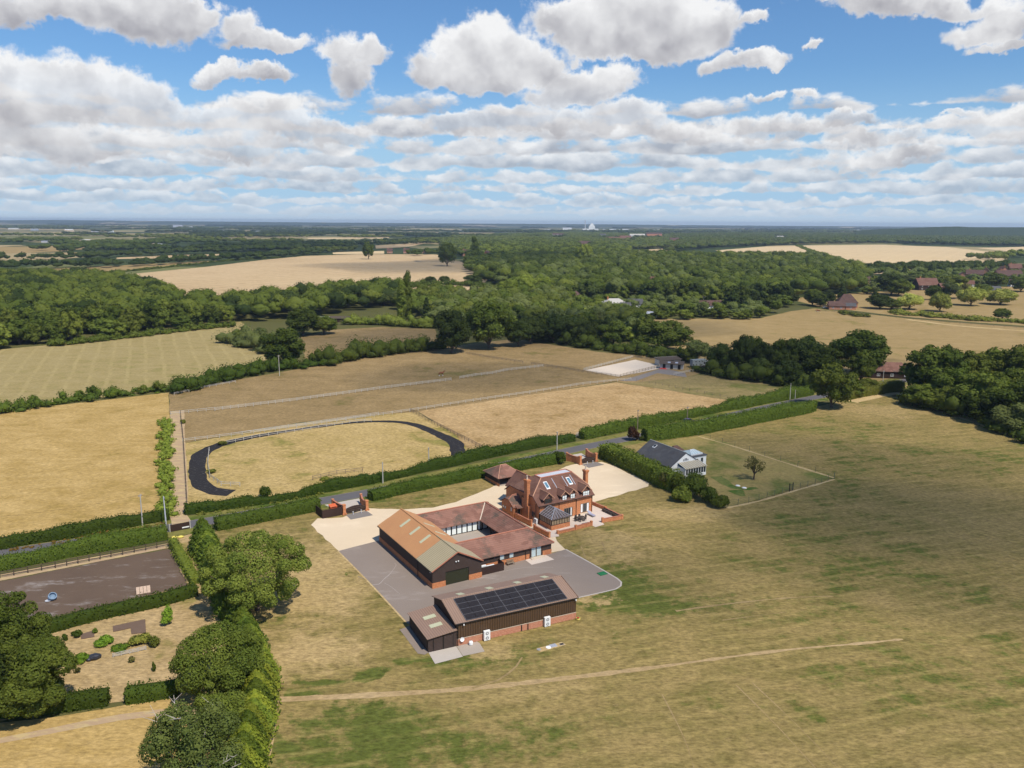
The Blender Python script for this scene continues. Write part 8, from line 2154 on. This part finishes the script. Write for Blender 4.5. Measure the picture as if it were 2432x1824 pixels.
# white works with a tall chimney on the horizon, and pale sheds of the far towns
p = D(1277, 498.5)
sc = p.length / 10000
o = thing('factory', 'white industrial works with a slim chimney on the horizon', 'factory', (p.x, p.y, 0))
b = MB(); b.box(-70, -20, 0, 55, 20, 16); b.box(-20, -18, 16, 28, 18, 32); b.add([(-20, -18, 32), (28, -18, 32), (28, 18, 32), (-20, 18, 32), (0, -14, 58), (10, -14, 58), (10, 14, 58), (0, 14, 58)], [[0, 1, 5, 4], [1, 2, 6, 5], [2, 3, 7, 6], [3, 0, 4, 7], [4, 5, 6, 7]]); b.build('main_block', 'white', o)
b = MB(); b.tube([(-48, 0, 0), (-48, 0, 82)], [4, 3], 10); b.build('chimney', 'palegrey', o)
for i, (x, y, w, h) in enumerate(((1225, 498.6, 70, 18), (1330, 498.9, 200, 11), (1390, 499.2, 170, 10), (1180, 499, 60, 9), (1425, 499.5, 90, 9), (385, 494, 70, 22), (410, 495, 50, 14), (150, 500, 46, 9), (205, 501, 34, 8), (240, 501.5, 26, 7), (30, 497, 60, 9), (75, 498, 40, 8), (340, 500, 34, 6), (480, 501, 50, 6), (520, 502, 30, 6), (560, 502, 36, 6), (890, 500, 50, 7), (1000, 500, 60, 7), (160, 523, 26, 4), (185, 521, 30, 4), (100, 524, 24, 4), (120, 523, 20, 4), (330, 528, 10, 9), (345, 528, 12, 6), (1850, 500, 120, 10), (2016, 501, 60, 8))):
    p = D(x, y)
    o = thing('warehouse', f'pale far building, {"first second third fourth fifth sixth seventh eighth ninth tenth eleventh twelfth thirteenth fourteenth fifteenth sixteenth seventeenth eighteenth nineteenth twentieth".split()[i % 20]} of the {"horizon sheds" if i < 20 else "nearer plain sheds"}', 'warehouse', (p.x, p.y, 0), 0, 'pale buildings of the far plain')
    b = MB(); b.box(-w / 2, -w * .15, 0, w / 2, w * .15, h); b.build('wall', ('white', 'cream', 'palegrey')[i % 3], o)
    b = MB(); b.slab([(-w / 2, -w * .16, h + .2), (w / 2, -w * .16, h + .2), (w / 2, 0, h * 1.3), (-w / 2, 0, h * 1.3)], .3); b.slab([(-w / 2, 0, h * 1.3), (w / 2, 0, h * 1.3), (w / 2, w * .16, h + .2), (-w / 2, w * .16, h + .2)], .3); b.build('roof', ('palegrey', 'white', 'zinc')[i % 3], o)

# ------------------------------------------------------------------ clouds above and behind the drone (their shade lies on the fields)
cv_ = bpy.data.materials.new('cloud_vapour')
cv_.use_nodes = True
t = NT(cv_.node_tree)
t.n.clear()
o_ = t.node('ShaderNodeOutputMaterial')
vp = t.node('ShaderNodeVolumePrincipled')
vp.inputs['Color'].default_value = (1, 1, 1, 1)
vp.inputs['Density'].default_value = 0.0075
t.l.new(vp.outputs[0], o_.inputs['Volume'])
M['vapour'] = cv_
for i, (x, y, rx, ry, alt, l) in enumerate(((1860, 1060, 54, 42, 620, 'broad cloud shading the right meadow'), (2140, 1185, 54, 34, 640, 'cloud shading the far side of the meadow'), (1060, 815, 52, 24, 600, 'cloud shading the brown paddocks'), (1380, 1215 + 20, 15, 12, 560, 'small cloud shading the lawn by the barn'), (1700, 795, 80, 34, 700, 'cloud shading the dark tree belt'), (1180, 722, 150, 46, 760, 'cloud shading the middle oaks'), (950, 575, 200, 190, 900, 'cloud shading the stubble field'), (600, 535, 420, 320, 1000, 'long cloud over the far left tree belts'), (1130, 562, 170, 150, 950, 'cloud shading the far wood'))):
    g = D(x, y)
    c = Vector((g.x, g.y, 0)) + SUN * (alt / SUN.z)
    rg = np.random.default_rng(900 + i)
    v, f = ICO2
    vs = [(q[0] * rx * (1 + .18 * math.sin(q[1] * 5 + i) + .1 * math.sin(q[0] * 9 + 2 * i)), q[1] * ry * (1 + .2 * math.sin(q[0] * 4 + i * 2)), q[2] * 60 * (.55 if q[2] < 0 else 1.0)) for q in v]
    ob = MB().add(vs, [list(k) for k in f]).build('cloud', 'vapour')
    ob.location = c
    ob.rotation_euler = (0, 0, R(20))
    tag(ob, l, 'cloud')

# ------------------------------------------------------------------ the air
hz = bpy.data.materials.new('haze')
hz.use_nodes = True
t = NT(hz.node_tree)
t.n.clear()
o_ = t.node('ShaderNodeOutputMaterial')
vp = t.node('ShaderNodeVolumePrincipled')
vp.inputs['Color'].default_value = (0.66, 0.81, 1.0, 1)
vp.inputs['Density'].default_value = 0.000066
vp.inputs['Anisotropy'].default_value = 0.2
t.l.new(vp.outputs[0], o_.inputs['Volume'])
M['haze'] = hz
MB_h = MB().box(-15500, -600, -3, 15500, 16500, 86)
tag(MB_h.build('haze', 'haze'), 'thin blue summer haze over the country', 'haze', kind='stuff')
